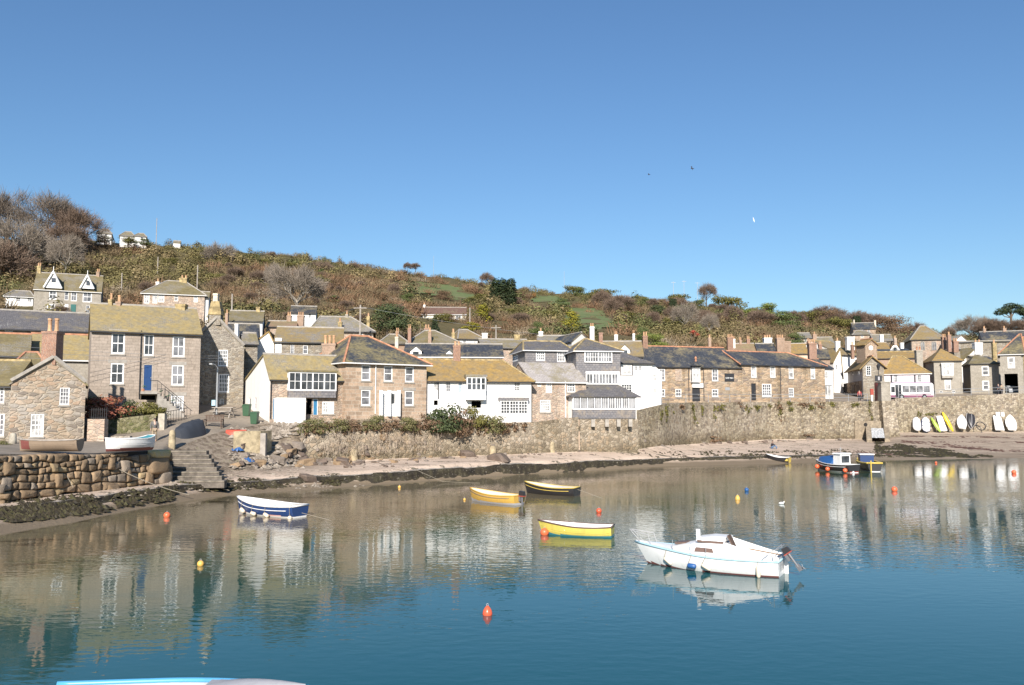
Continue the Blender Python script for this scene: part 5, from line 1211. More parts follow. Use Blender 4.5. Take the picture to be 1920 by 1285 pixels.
def rowboat(name, label, bow, stern, hgt, B, bands, inner, rail, thw, tmat=None, z=0., stripe=None, sheer=.35, tr=.7, draft=.22, cat='boat', dm_=None, ssh=.08, rake=.25, thm=None, railw=.035):
    """bands: list of (height fraction up to which, material)"""
    r, L = boat_root(name, label, bow, stern, z, cat=cat)
    hu = Hull(L, B, hgt, sheer, ssh, tr, draft, rake)
    names = [b[1] for b in bands]
    def mf(f, t):
        for i, b in enumerate(bands):
            if f <= b[0]: return i
        return len(bands) - 1
    mb = MB(); hu.outer(mb, mf); mb.build('hull', names, r, smooth=True, local=True)
    k = 14; mb = MB(); w = MB()
    prev = None
    for j in range(k):
        a, b_, c, d = hu.pt(0, j / k, 1), hu.pt(0, (j + 1) / k, 1), hu.pt(0, (j + 1) / k, -1), hu.pt(0, j / k, -1)
        mb.face([a, b_, c, d], mf((a.z + b_.z) / 2 / hu.zs(0), 0) if not tmat else 0)
    mb.build('transom', [tmat] if tmat else names, r, local=True)
    sk = MB()
    for q_ in (.62, .72, .91):
        for sd in (1, -1): sk.tube([hu.pt(.03 + .95 * i / 20, q_, sd) + V((0, sd * .002, 0)) for i in range(21)], .009, 4)
    sk.build('plank_edges', names[-1] if thw or True else rail, r, smooth=True, local=True)
    it = hu.inner(); it.build('interior', inner, r, smooth=True, local=True)
    hu.rail(railw).build('gunwale', rail, r, smooth=True, local=True)
    if stripe: hu.rail(.022, q=stripe[1], t0=.08, t1=.99, out=.012).build('rubbing_strake', stripe[0], r, smooth=True, local=True)
    for t in thw: hu.thwart(t).build('thwart', thm or inner, r, local=True)
    return r, hu
# yellow dinghy with dark gunwale
r, hu = rowboat('rowing_boat', 'plain lemon yellow dinghy with dark gunwale, nearest of the yellow boats', (1019, 1001), (1149, 1006), .42, 1.45, [(.12, 'b_teal'), (2, 'b_lemon')], 'b_white', 'b_brown', (.3, .62), sheer=.45)
# ochre boat with motor
r, hu = rowboat('motor_dinghy', 'ochre yellow dinghy with grey outboard, left of the black one', (886, 939), (974, 947), .52, 1.5, [(.18, 'b_grey'), (2, 'b_ochre')], 'b_cream', 'b_ochre', (.3, .6), stripe=('b_wood', .86), sheer=.5)
motor(r, -hu.L / 2 - .03, 0, hu.H * 1.02, 0.0)
r, hu = rowboat('rowing_boat', 'black dinghy with yellow gunwale and stripe, behind the ochre one', (989, 924.5), (1082, 930), .5, 1.55, [(2, 'b_black')], 'b_grey', 'b_yellow', (.28, .6), stripe=('b_yellow', .80), sheer=.55)
# blue boat near the beach
r, hu = rowboat('rowing_boat', 'navy blue boat with pale blue inside and white stripes, close to the beach', (450, 960.5), (563, 970.5), .56, 1.7, [(.10, 'b_white'), (.16, 'b_pink'), (2, 'b_navy')], 'b_pale', 'b_white', (.25, .58), stripe=('b_white', .80), sheer=.5, railw=.05)
blue_boat = (r, hu)
mb = MB(); mb.box((-hu.L / 2 + .1, -.45, hu.H * .78), (.42, 0, 0), (0, .9, 0), (0, 0, .2)); mb.build('stern_locker', 'b_cream', r, local=True)
def hang(root, hu, t, q, side, kind, label, mat_, size=.13, ln=.3, group=None, tiltf=.0):
    """a fender hung on a boat: top-level, placed in the world"""
    p = hu.pt(t, q, side) + V((0, side * (size + .02), 0)); Mx = Matrix.Translation(root.location) @ Matrix.Rotation(root.rotation_euler.z, 4, 'Z')
    w = Mx @ p; top = Mx @ (hu.pt(t, 1, side) + V((0, side * .03, .02)))
    e = empty('fender', w, label, 'fender', group)
    mb = MB(); ax = (Mx.to_3x3() @ V((1, 0, 0))) * math.sin(tiltf) + Z * math.cos(tiltf)
    if kind == 'ball': mb.ball(w, size, n=14)
    else:
        P = [w + ax * ln * k for k in (-.52, -.46, -.36, .36, .46, .52)]; mb.tube(P, [size * .35, size * .75, size, size, size * .75, size * .35], 10)
    mb.build('body', mat_, e, smooth=True)
    mb = MB(); mb.tube([w + ax * (ln * .5 if kind != 'ball' else size * .9), top], .012, 4); mb.build('rope', 'rope', e)
for t, lb, ti in ((.82, 'grey-pink fender nearest the bow of the navy blue boat', 1.0), (.58, 'grey-pink fender amidships at the waterline of the navy blue boat', 1.4), (.36, 'grey-pink fender nearest the stern of the navy blue boat', 1.2)):
    hang(r, hu, t, .55, 1, 'tube', lb, 'b_cream', .10, .34, 'fenders along the navy blue boat', ti)
hang(r, hu, .03, .45, 1, 'ball', 'small yellowish ball fender at the stern of the navy blue boat', 'b_cream', .12)
# little boat at the water's edge
r, hu = rowboat('rowing_boat', 'small black boat with white inside and yellow stern at the water edge', (1441, 867), (1481, 868.5), .58, 1.25, [(2, 'b_black')], 'b_white', 'b_white', (.3,), tmat='b_yellow', sheer=.55)
mb = MB(); x = -hu.L / 2; mb.box((x + .05, -.5, .22), (.8, 0, 0), (0, 1., 0), (0, 0, .24)); mb.build('stern_cover', 'b_yellow', r, local=True)
# blue covered fishing boat
r, hu = rowboat('fishing_boat', 'navy fishing boat with blue canvas cover and white wheelhouse', (1534, 881), (1602, 887), .68, 1.9, [(.1, 'b_white'), (.17, 'b_red'), (2, 'b_black')], 'b_grey', 'b_white', (), stripe=('b_white', .84), sheer=.4)
fb, fhu = r, hu
mb = MB(); rows = []
for i in range(9):
    t = .42 + .5 * i / 8; row = []
    for j in range(9):
        a = -1 + 2 * j / 8; b = hu.b(t) * 1.02; hz = hu.zs(t) + .02 + (.75 * (1 - abs(a) ** 1.7)) * (1 - .55 * ((t - .42) / .5) ** 1.5) + .03 * noise.noise(V((t * 9, a * 3, 0)))
        row.append(V((hu.L * (t - .5), a * b, hz)))
    rows.append(row)
mb.grid(rows); k = len(rows[0]); mb.face([rows[0][j] for j in range(k)]); mb.build('canvas_cover', 'b_blue', r, smooth=True, local=True)
mb = MB(); x0 = hu.L * (-.08); z0 = hu.H * .5
mb.hexa([(x0 - .85, -.62, z0), (x0 + .15, -.62, z0), (x0 + .15, .62, z0), (x0 - .85, .62, z0)], [(x0 - .85, -.56, z0 + 1.25), (x0 - .02, -.56, z0 + 1.25), (x0 - .02, .56, z0 + 1.25), (x0 - .85, .56, z0 + 1.25)]); wh = mb.build('wheelhouse', 'b_white', r, local=True)
mb = MB(); mb.hexa([(x0 - .95, -.68, z0 + 1.253), (x0 + .1, -.68, z0 + 1.253), (x0 + .1, .68, z0 + 1.253), (x0 - .95, .68, z0 + 1.253)], [(x0 - .9, -.6, z0 + 1.36), (x0 + .02, -.6, z0 + 1.36), (x0 + .02, .6, z0 + 1.36), (x0 - .9, .6, z0 + 1.36)]); mb.build('roof', 'b_white', wh, local=True)
mb = MB(); mb.box((x0 - .855, -.45, z0 + .5), (-.01, 0, 0), (0, .9, 0), (0, 0, .6)); mb.build('window', 'glass', wh, local=True)
mb = MB(); mb.tube([(x0 - .3, 0, z0 + 1.36), (x0 - .3, 0, z0 + 1.9)], .02, 5); mb.tube([(x0 - .3, -.2, z0 + 1.7), (x0 - .3, .2, z0 + 1.7)], .02, 5); mb.build('mast', 'grey_metal', wh, local=True)
hang(r, hu, .86, .62, 1, 'ball', 'orange ball fender at the bow of the blue-covered fishing boat', 'b_orange', .22, group='orange ball fenders on the fishing boat')
hang(r, hu, .48, .62, 1, 'ball', 'orange ball fender amidships on the blue-covered fishing boat', 'b_orange', .2, group='orange ball fenders on the fishing boat')
hang(r, hu, .05, .6, 1, 'ball', 'orange ball fender at the stern of the blue-covered fishing boat', 'b_orange', .2, group='orange ball fenders on the fishing boat')
# black and yellow boat behind it
r, hu = rowboat('motor_boat', 'black boat with yellow gunwale and dark blue shelter, moored behind the fishing boat', (1612, 876), (1641, 885), .72, 1.7, [(.08, 'b_white'), (2, 'b_black')], 'b_yellow', 'b_yellow', (.3,), sheer=.25, railw=.09)
mb = MB(); mb.box((-.1, -.6, .5), (1.0, 0, 0), (0, 1.2, 0), (0, 0, .85)); s_ = mb.build('shelter', 'b_navy', r, local=True); mb = MB(); mb.box((-.2, -.66, 1.353), (1.2, 0, 0), (0, 1.32, 0), (0, 0, .09)); mb.build('roof', 'b_white', s_, local=True)
mb = MB(); mb.tube([(-hu.L / 2 - .06, .35, -.1), (-hu.L / 2 - .06, .35, 1.0)], .06, 6); mb.build('mooring_pole', 'b_yellow', r, local=True)
# boats drawn up on the quay
r, hu = rowboat('rowing_boat', 'white clinker boat with blue-grey inside and dark red bottom, drawn up on the quay', (199, 846), (284, 842), .72, 1.35, [(.22, 'b_dkred'), (2, 'b_white')], 'b_teal', 'b_white', (.3, .6), z=3.12, sheer=.12, tr=.5, draft=.02, ssh=.25, rake=.1)
r.location.z = 3.08; r['origin'] = tuple(r.location)
r, hu = rowboat('rowing_boat', 'weathered brown boat with a red bow lying on the quay below the cottage', (38, 846), (150, 846), .62, 1.5, [(2, 'b_wood')], 'b_wood', 'grey_wood', (.3, .6), z=3.2, sheer=.08, tr=.6, draft=.02, rake=.1)
mb = MB()
for side in (1, -1):
    mb.grid([[hu.pt(t, q, side) + V((0, side * .012, 0)) for q in (.35, .5, .65, .8, .95)] for t in (.78, .84, .9, .96)], flip=side > 0)
mb.build('bow_panel', 'b_dkred', r, local=True)
# boat under a tarpaulin on the ramp
A_, B_ = at(332, 818, 63.5), at(371, 800, 66.0); zA, zB = gz_xy(A_.x, A_.y), gz_xy(B_.x, B_.y); ax = V((B_.x - A_.x, B_.y - A_.y, 0)); L = ax.length * 1.12; ax.normalize(); ay = V((-ax.y, ax.x, 0))
rows = []
for i in range(15):
    t = i / 14; w = .95 * (1 - abs(2 * t - 1) ** 4 * .5) * (1 - .25 * (1 - t)); hh = 1.05 * (.62 + .38 * math.sin(min(1, t * 1.4) * math.pi / 2)); row = []
    for j in range(15):
        f = -1 + 2 * j / 14; y = math.copysign(abs(f) ** .8, f) * w; z = hh * (1 - abs(f) ** 2.6) if abs(f) < 1 else -.25
        p = V((A_.x, A_.y, 0)) + ax * (L * t) + ay * y; z += zA + (zB - zA) * t; nn = .10 * noise.noise(V((t * 6, f * 3.2, .3))) + .05 * noise.noise(V((t * 14, f * 8, .3))) + .05 * math.sin(t * 26 + f * 3) * abs(f)
        row.append(p + Z * (z + nn))
    rows.append(row)
mb = MB(); mb.grid(rows); mb.face(rows[0]); mb.face(rows[-1][::-1])
tag(mb.build('covered_boat', 'b_tarp', smooth=True), 'boat under a dark blue-grey tarpaulin parked on the ramp', 'covered boat')
# ------------------------------------------------------------------ little sailing cruiser
r, L = boat_root('sailing_boat', 'white cabin sailing boat with tilted outboard, largest boat in the harbour', (1219, 1056), (1467, 1078))
hu = Hull(L, 1.95, .52, .42, .0, .72, .3, .55, 2.2); SB, SH = r, hu
mb = MB(); hu.outer(mb, lambda f, t: 1 if f < .05 else 0, 24, 16); mb.build('hull', ['b_white', 'b_dkred'], r, smooth=True, local=True)
mb = MB()
for j in range(14): mb.face([hu.pt(0, j / 14, 1), hu.pt(0, (j + 1) / 14, 1), hu.pt(0, (j + 1) / 14, -1), hu.pt(0, j / 14, -1)])
mb.build('transom', 'b_white', r, local=True)
hu.rail(.04, 26).build('gunwale', 'b_ltblue', r, smooth=True, local=True)
mb = MB(); rows = []
for i in range(20):
    t = .36 + .635 * i / 19; rows.append([V((hu.pt(t, 1, 1).x, hu.b(t) * f, hu.zs(t) + .015 + .05 * (1 - f * f))) for f in (-1, -.6, -.2, .2, .6, 1)])
mb.grid(rows); mb.build('deck', 'b_white', r, smooth=True, local=True)
mb = MB(); rows = []
for i in range(14):                                        # side decks and the long coaming sloping aft
    t = .385 * i / 13; b = hu.b(t); z = hu.zs(t) + .015; x = hu.L * (t - .5); c = .10 + .40 * (t / .385) ** 1.15
    rows.append([V((x, b, z)), V((x, b * .86, z + .02)), V((x, b * .74, z + c * .93)), V((x, b * .68, z + c)), V((x, b * .56, .15)), V((x, -b * .56, .15)), V((x, -b * .68, z + c)), V((x, -b * .74, z + c * .93)), V((x, -b * .86, z + .02)), V((x, -b, z))])
mb.grid(rows); mb.face(rows[0]); mb.build('cockpit', 'b_white', r, smooth=False, local=True)
def loft(name, mats, secs, parent=r, **k):
    mb = MB(); mb.grid(secs, closed=True); mb.face(secs[0][::-1]); mb.face(secs[-1]); return mb.build(name, mats, parent, local=True, **k)
def sec(t, w0, w1, z0, z1, dx=0): x = hu.L * (t - .5) + dx; return [V((x, -w0, z0)), V((x, w0, z0)), V((x, w0 * .98, z0 + (z1 - z0) * .5)), V((x, w1, z1 - .04)), V((x, w1 * .6, z1)), V((x, -w1 * .6, z1)), V((x, -w1, z1 - .04)), V((x, -w0 * .98, z0 + (z1 - z0) * .5))]
cb = loft('cabin', 'b_white', [sec(.37, .76, .62, .48, .98), sec(.5, .76, .62, .48, .98), sec(.62, .72, .56, .5, .92), sec(.72, .60, .46, .52, .82), sec(.82, .42, .30, .58, .70)])
loft('raised_roof', 'b_white', [sec(.38, .56, .50, 1.03, 1.17), sec(.5, .56, .50, 1.03, 1.17), sec(.6, .52, .44, .99, 1.09)], cb)
mb = MB(); x0 = hu.L * (.38 - .5)
for y in (-.53, .53): mb.box((x0 + .05, y - .006, .96), (hu.L * .2, 0, 0), (0, .012, 0), (0, 0, .07))
mb.build('roof_skirt', 'b_brown', cb, local=True)
for sd in (1, -1):
    mb = MB(); xa, xb = hu.L * (.455 - .5), hu.L * (.60 - .5); mb.hexa([(xa, sd * .715, .67), (xb, sd * .70, .67), (xb, sd * .765, .67), (xa, sd * .775, .67)], [(xa + .06, sd * .66, .80), (xb - .04, sd * .65, .80), (xb - .04, sd * .725, .80), (xa + .06, sd * .735, .80)])
    mb.build('cabin_window', 'b_brown', cb, local=True)
mb = MB(); xa = hu.L * (.74 - .5); mb.box((xa - .2, -.26, .835), (.4, 0, -.05), (0, .52, 0), (0, 0, .05)); mb.build('fore_hatch', 'b_brown', cb, local=True)
mb = MB(); xa = hu.L * (.365 - .5); mb.hexa([(xa - .34, .30, .72), (xa - .29, .30, .72), (xa - .29, .68, .72), (xa - .34, .68, .72)], [(xa - .05, .24, 1.25), (xa, .24, 1.25), (xa, .60, 1.25), (xa - .05, .60, 1.25)]); mb.build('washboard', 'dark_wood', r, local=True)
mb = MB(); xm = hu.L * (.615 - .5); mb.tube([(xm, 0, .9), (xm, 0, 1.28)], .075, 8); mb.cbox((xm, 0, 1.3), .06, .05, .03); mb.build('mast_foot', 'b_white', r, local=True)
mb = MB()                                                   # bow pulpit, leaning forward
pb = [hu.pt(.9, 1, 1), hu.pt(1, 1, 1), hu.pt(.9, 1, -1)]
tops = [pb[0] + V((.12, -.03, .36)), pb[1] + V((.16, .10, .42)), pb[1] + V((.22, 0, .42)), pb[1] + V((.16, -.10, .42)), pb[2] + V((.12, .03, .36))]
mb.tube(tops, .011, 5); mb.tube([pb[0], tops[0]], .010, 5); mb.tube([pb[2], tops[4]], .010, 5); mb.tube([hu.pt(.96, 1, 1), tops[1]], .010, 5); mb.tube([hu.pt(.96, 1, -1), tops[3]], .010, 5)
mb.build('bow_pulpit', 'b_grey', r, local=True)
mb = MB(); a, b = hu.pt(.03, 1, 1), hu.pt(.03, 1, -1)
for p in (a, b): mb.tube([p, p + Z * .38], .013, 5)
mb.tube([hu.pt(.12, 1, 1), a + Z * .38, a + V((-.12, -.2, .4)), b + V((-.12, .2, .4)), b + Z * .38, hu.pt(.12, 1, -1)], .013, 5); mb.build('stern_rail', 'grey_metal', r, local=True)
for t in (.5, .62, .76):
    for sd in (1, -1):
        mb = MB(); p = hu.pt(t, 1, sd); mb.tube([p, p + Z * .38], .01, 4); mb.build('stanchion', 'grey_metal', r, local=True)
motor(r, -hu.L / 2 - .12, .1, hu.H + .16, -.0 + R(36), ('b_dgrey', 'b_black'), .72)
mb = MB(); mb.tube([(-hu.L / 2 + .05, -.2, hu.H + .1), (-hu.L / 2 + 1.1, -.05, hu.H + .25)], .02, 5); mb.build('tiller', 'brown_wood', r, local=True)
mb = MB(); mb.box((-hu.L / 2 - .15, -.3, -.35), (.13, 0, 0), (0, .04, 0), (0, 0, hu.H + .45)); mb.build('rudder', 'b_white', r, local=True)
hang(r, hu, .80, .66, 1, 'tube', 'slanted tan fender near the bow of the sailing boat', 'b_cream', .06, .34, 'tan fenders on the sailing boat', .9)
hang(r, hu, .61, .68, 1, 'tube', 'short blue fender on the side of the sailing boat', 'b_blue', .085, .3, None, 1.5)
hang(r, hu, .50, .70, 1, 'tube', 'slanted tan fender amidships on the sailing boat', 'b_cream', .06, .34, 'tan fenders on the sailing boat', 1.1)
hang(r, hu, .13, .7, 1, 'tube', 'upright white fender near the stern of the sailing boat', 'b_cream', .07, .4, None, .05)
# boat whose blue rim just enters at the bottom edge
e = empty('rowing_boat', V((gxy(335, 15.55), 15.55, 0)), 'grey boat with bright sky-blue rim cut by the bottom edge of the view', 'boat', None, R(3))
hu = Hull(4.5, 1.75, .46, .25, .05, .8, .2, .2, 2.0)
mb = MB(); hu.outer(mb, lambda f, t: 0); mb.build('hull', 'b_grey', e, smooth=True, local=True); hu.inner().build('interior', 'b_grey', e, smooth=True, local=True)
mb = MB(); mb.tube([hu.pt(t / 20, 1, 1) for t in range(0, 17)], .055, 8); mb.tube([hu.pt(t / 20, 1, -1) for t in range(0, 21)], .05, 8); mb.build('rim', 'b_skyblue', e, smooth=True, local=True)
mb = MB(); rows = [[V((hu.pt(t, 1, 1).x, hu.b(t) * f * 1.04, hu.zs(t) + .03 + .16 * (1 - f * f) * math.sin((t - .62) / .38 * math.pi * .9 + .2))) for f in (-1, -.6, -.2, .2, .6, 1)] for t in [.62 + .37 * i / 9 for i in range(10)]]; mb.grid(rows); mb.build('bow_cover', 'b_grey', e, smooth=True, local=True)
for t in (.3, .5): hu.thwart(t, .25, .12).build('thwart', 'b_dkred', e, local=True)
# ------------------------------------------------------------------ buoys
def buoy(px, py, r, m, label, kind='ball'):
    p = on_z(px, py, 0); e = empty('buoy', p, label, 'buoy')
    mb = MB()
    if kind == 'ball': mb.ball(p + Z * r * .55, r, n=16)
    else: mb.lathe(p, [(r * .6, -.25), (r * .95, 0), (r, r * .3), (r * .85, r * .9), (r * .55, r * 1.4), (r * .28, r * 1.7), (r * .14, r * 1.8)], 16)
    b = mb.build('float', m, e, smooth=True); mb = MB(); t = r * 1.45 if kind == 'ball' else r * 1.72
    mb.tube([p + V((.03 * math.cos(a), 0, t + .03 + .03 * math.sin(a))) for a in [k * math.pi / 5 for k in range(11)]], .010, 5); mb.build('mooring_ring', 'grey_metal', e)
M['b_buoyred'] = plain('buoy_red', (.72, .11, .05), .3); M['b_buoyyel'] = plain('buoy_yellow', (.74, .43, .10), .4)
buoy(313, 970, .17, 'b_orange', 'round orange buoy left of the navy blue boat')
buoy(376, 1061, .12, 'b_buoyyel', 'small yellow-orange buoy alone in the left foreground water')
buoy(914, 1153, .135, 'b_buoyred', 'pear-shaped red-orange buoy closest to the viewer', 'pear')
buoy(749, 915, .11, 'b_buoyyel', 'tiny pale yellow buoy near the weedy ledge')
buoy(871, 938, .08, 'b_buoyyel', 'tiny orange-yellow float beside the bow of the ochre dinghy')
buoy(1123, 961, .15, 'b_buoyred', 'dull red buoy between the black dinghy and the sailing boat')
buoy(1021, 1003, .19, 'b_orange', 'orange buoy touching the bow of the lemon yellow dinghy')
buoy(1383, 937, .16, 'b_buoyyel', 'yellow buoy right of centre, in front of the small black boat', 'pear')
buoy(1400, 921, .15, 'b_blue', 'blue buoy right of the yellow one')
buoy(1677, 921, .2, 'b_orange', 'orange-red buoy right of the fishing boat')
buoy(1901, 888, .2, 'b_orange', 'orange buoy at the far right edge of the water')
buoy(1755, 869, .12, 'b_orange', 'small orange float near the right-hand slip')
buoy(1600, 888, .12, 'b_white', 'small white float under the stern of the fishing boat')
# ------------------------------------------------------------------ craft standing against the right-hand wall
def stood(name, label, x0, y0, x1, y1, wpx, kind, mats, cat='dinghy', d=None, depth=.35):
    """upended craft: foot at (x0,y0), head at (x1,y1), leaning back on the wall"""
    px = (x0 + x1) / 2; dd = d or IP(px, d3) - 1.6
    a, b = at(x0, y0, dd), at(x1, y1, dd + .9); ax = b - a; w = wpx / 1600 * dd / 2
    sx = V((1, 0, 0)); n = ax.cross(sx).normalized(); n = -n if n.y > 0 else n; sx = n.cross(ax).normalized() * (1 if n.cross(ax).x > 0 else -1)
    prof = {'round': lambda t: (1 - abs(2 * t - 1) ** 4) ** .5 * (.85 + .15 * (1 - t)), 'point': lambda t: .62 + .38 * math.sin(min(1, t / .45) * math.pi / 2) if t < .45 else (1 - ((t - .45) / .55) ** 2.1), 'point_down': lambda t: (1 - ((.62 - t) / .62) ** 2.1) if t < .62 else .7 + .3 * math.cos((t - .62) / .38 * 1.1), 'kayak': lambda t: (math.sin(math.pi * min(.985, max(.015, t)))) ** .6, 'box': lambda t: .86 + .14 * (1 - t)}[kind]
    e = empty(name, a, label, cat, 'small craft stood against the harbour wall'); mb = MB(); rows = []; rim = []
    for i in range(17):
        t = i / 16; hw = max(.02, w * prof(t)); c = a + ax * t; rows.append([c + sx * hw * math.cos(f) + n * depth * math.sin(f) ** .8 * (1 - .5 * abs(2 * t - 1) ** 3) for f in [math.pi * j / 10 for j in range(11)]])
    mb.grid(rows); mb.face(rows[0]); mb.face(rows[-1]); mb.build('hull', mats[0], e, smooth=True)
    mb = MB(); mb.tube([r[0] for r in rows] + [r[-1] for r in reversed(rows)] + [rows[0][0]], .05, 5); mb.build('rim', mats[1], e, smooth=True)
    if kind in ('point', 'point_down'): mb = MB(); mb.tube([r[5] + n * .02 for r in rows[1:-1]], .03, 5); mb.build('keel', mats[1], e)
    if len(mats) > 2:
        mb = MB(); 
        for i in (6, 10): mb.tube([p + n * .015 for p in rows[i]], .04, 4)
        mb.build('band', mats[2], e)
stood('dinghy', 'white round-ended dinghy upended, leftmost of the stood-up craft', 1720, 808, 1718, 783, 15, 'round', ('b_white', 'b_grey'))
stood('inflatable_dinghy', 'dark-rimmed grey and white inflatable dinghy between white dinghy and green kayak', 1737, 810, 1735, 783, 16, 'round', ('b_white', 'b_navy', 'b_navy'))
stood('kayak', 'lime green kayak leaning left against the wall', 1763, 810, 1746, 783.5, 6.5, 'kayak', ('b_green', 'b_green'), 'kayak', depth=.2)
stood('dinghy', 'white flat dinghy with a grey band between the green and yellow kayaks', 1770, 808, 1761, 780.5, 12, 'box', ('b_white', 'b_white', 'b_grey'), depth=.2)
stood('kayak', 'bright yellow kayak leaning left, tallest of the stood-up craft', 1787, 809, 1767, 773, 6.5, 'kayak', ('b_kyellow', 'b_kyellow'), 'kayak', depth=.2)
stood('dinghy', 'white pointed dinghy standing on its stern left of the black one', 1804, 804, 1803, 778, 17, 'point', ('b_white', 'b_white'))
stood('dinghy', 'black dinghy standing bow down against the wall', 1820, 804, 1820, 777, 16, 'point_down', ('b_black', 'b_grey'))
stood('dinghy', 'white square-ended pram dinghy near the right edge', 1875, 807, 1869, 780, 16, 'box', ('b_white', 'b_white'))
stood('dinghy', 'white pointed dinghy, rightmost of the stood-up craft', 1898, 807, 1893, 778, 20, 'point', ('b_white', 'b_white'))
d = 123; c = at(1839, 799, d); e = [c + V((.62 * math.cos(a) * 1.05, .25 * math.sin(a), .58 * math.sin(a))) for a in [k * math.pi / 12 for k in range(25)]]
mb = MB(); mb.tube(e, .07, 6); tag(mb.build('hose_coil', 'b_black', smooth=True), 'big black ring of hose leaning on the wall right of the black dinghy', 'hose')
for x, w, lab in ((1871.5, 7, 'left white square board above the pram dinghy'), (1880.5, 6, 'right white square board beside the pram dinghy')):
    d = 124; a = at(x - w / 2, 781, d); b = at(x + w / 2, 773, d); mb = MB(); mb.box((a.x, d, a.z), (b.x - a.x, 0, 0), (0, .04, 0), (0, .1, b.z - a.z)); tag(mb.build('board', 'b_white'), lab, 'board', 'white boards propped on the wall')
# ------------------------------------------------------------------ street things
def wall_top(px, off=.5): d = IP(px, d3) + off; return V((gxy(px, d), d, IP(px, z4) + .12))
def railing(cols, label, off=.35, h=1.0, every=2.6):
    P = []; px = cols[0]
    while px < cols[1]: P.append(wall_top(px, off)); px += every * F / IP(px, d3)
    c = P[len(P) // 2]; e = empty('railing', c, label, 'railing')
    for i, p in enumerate(P):
        mb = MB(); mb.tube([p, p + Z * h], .035, 5); mb.build('post', 'grey_metal', e)
    for k in (.55, 1.0):
        mb = MB(); mb.tube([p + Z * h * k for p in P], .028, 5); mb.build('rail', 'grey_metal', e)
railing((1240, 1648), 'thin grey railing along the road in front of the inn')
railing((1684, 2000), 'thin grey railing on the wall in front of the bus')
# bus
d = 126.5; a = at(1668, 746, d); b = at(1751, 746, d + 1.5); zb = gz_xy((a.x + b.x) / 2, d) + .05
u = V((b.x - a.x, b.y - a.y, 0)); L = u.length; u.normalize(); v = V((-u.y, u.x, 0)); n = -v; Wd = 2.2; Hh = 2.55
zb = zat(750, d)
B0 = V((a.x, a.y, zb)); e = empty('minibus', B0 + u * L / 2 + v * Wd / 2, 'white and magenta single-deck minibus facing left behind the wall', 'bus')
def bp(s, w, z): return B0 + u * s + v * w + Z * z
M['bus_white'] = plain('bus_white', (.80, .78, .78), .35); M['bus_magenta'] = plain('bus_magenta', (.22, .085, .135), .35); M['bus_purple'] = plain('bus_purple', (.16, .06, .17), .35)
mb = MB()
sect = [(0, .35), (0, .95), (.28, 2.2), (.55, Hh - .12), (.9, Hh), (L - .25, Hh), (L, Hh - .25), (L, .35)]
for w0, w1 in ((0, Wd),):
    P0, P1 = [bp(s, w0, z) for s, z in sect], [bp(s, w1, z) for s, z in sect]
    mb.face(P0); mb.face(P1[::-1])
    for i in range(len(sect)): mb.face([P0[i], P0[(i + 1) % len(sect)], P1[(i + 1) % len(sect)], P1[i]])
bd = mb.build('body', 'bus_white', e)
mb = MB(); mb.box(bp(.05, -.012, .38), u * (L - .1), n * .012, Z * .32, 0); mb.box(bp(L * .45, -.02, .8), u * (L * .5), n * .01, Z * .12, 1); mb.build('skirt_panel', ['bus_magenta', 'bus_magenta'], e)
mb = MB(); mb.box(bp(1.2, .1, Hh + .003), u * (L - 1.6), v * (Wd - .2), Z * .1); mb.build('roof_pod', 'bus_purple', e)
for k in range(4):
    s0 = 2.15 + (L - 2.75) * k / 4; mb = MB(); mb.box(bp(s0 + .05, -.015, 1.15), u * ((L - 2.75) / 4 - .1), n * .012, Z * .95); mb.build('window', 'glass_mid', e)
mb = MB(); mb.box(bp(1.0, -.015, .4), u * 1.0, n * .012, Z * 1.85); dr_ = mb.build('door', 'glass', e); mb = MB(); mb.box(bp(1.47, -.03, .42), u * .06, n * .012, Z * 1.8); mb.build('door_frame', 'bus_white', dr_)
mb = MB(); mb.box(bp(.3, -.015, 1.1), u * .6, n * .012, Z * .85); mb.build('window', 'glass', e)
mb = MB(); q = [bp(-.02, .15, 1.05), bp(-.02, Wd - .15, 1.05), bp(.25, Wd - .15, 2.2), bp(.25, .15, 2.2)]; mb.face(q); mb.build('windscreen', 'glass', e)
for s in (1.1, L - 1.6):
    for w, sg in ((-.02, n), (Wd - .2, n)):
        c = bp(s + (.9 if s < 2 else 0), w, .42); mb = MB(); disc_pts = None
        mb.tube([c + n * .02, c - n * .22], .42, 16); wl = mb.build('wheel', 'b_black', e, smooth=False); mb = MB(); mb.tube([c + n * .03, c + n * .021], .22, 12); mb.build('hub', 'grey_metal', wl)
# grey car in the garage
c0 = at(1886, 735, 137.5); e = empty('parked_car', c0 + V((1, 1, 0)), 'silver grey car parked in the open garage at the right', 'car'); zc = zat(737, 136.3) + .1
M['car_silver'] = plain('car_silver', (.42, .44, .47), .3, .3)
mb = MB(); cr = [(-.85, .25, 0), (-.88, .7, .0), (-.80, .85, .1), (-.62, 1.35, 1.0), (.62, 1.35, 1.0), (.80, .85, .1), (.88, .7, 0), (.85, .25, 0)]
X = c0.x + .85
f0 = [V((X + x, 136.6 + dy, zc + z - .25)) for x, z, dy in cr]; f1 = [V((X + x, 140.4, zc + z - .25)) for x, z, dy in cr]
mb.face(f0); mb.face(f1[::-1])
for i in range(8): mb.face([f0[i], f1[i], f1[(i + 1) % 8], f0[(i + 1) % 8]])
mb.build('body', 'car_silver', e)
mb = MB(); mb.face([f0[2] + V((.12, -.02, .05)), f0[5] + V((-.12, -.02, .05)), f0[4] + V((-.05, -.03, -.08)), f0[3] + V((.05, -.03, -.08))]); mb.build('windscreen', 'glass', e)
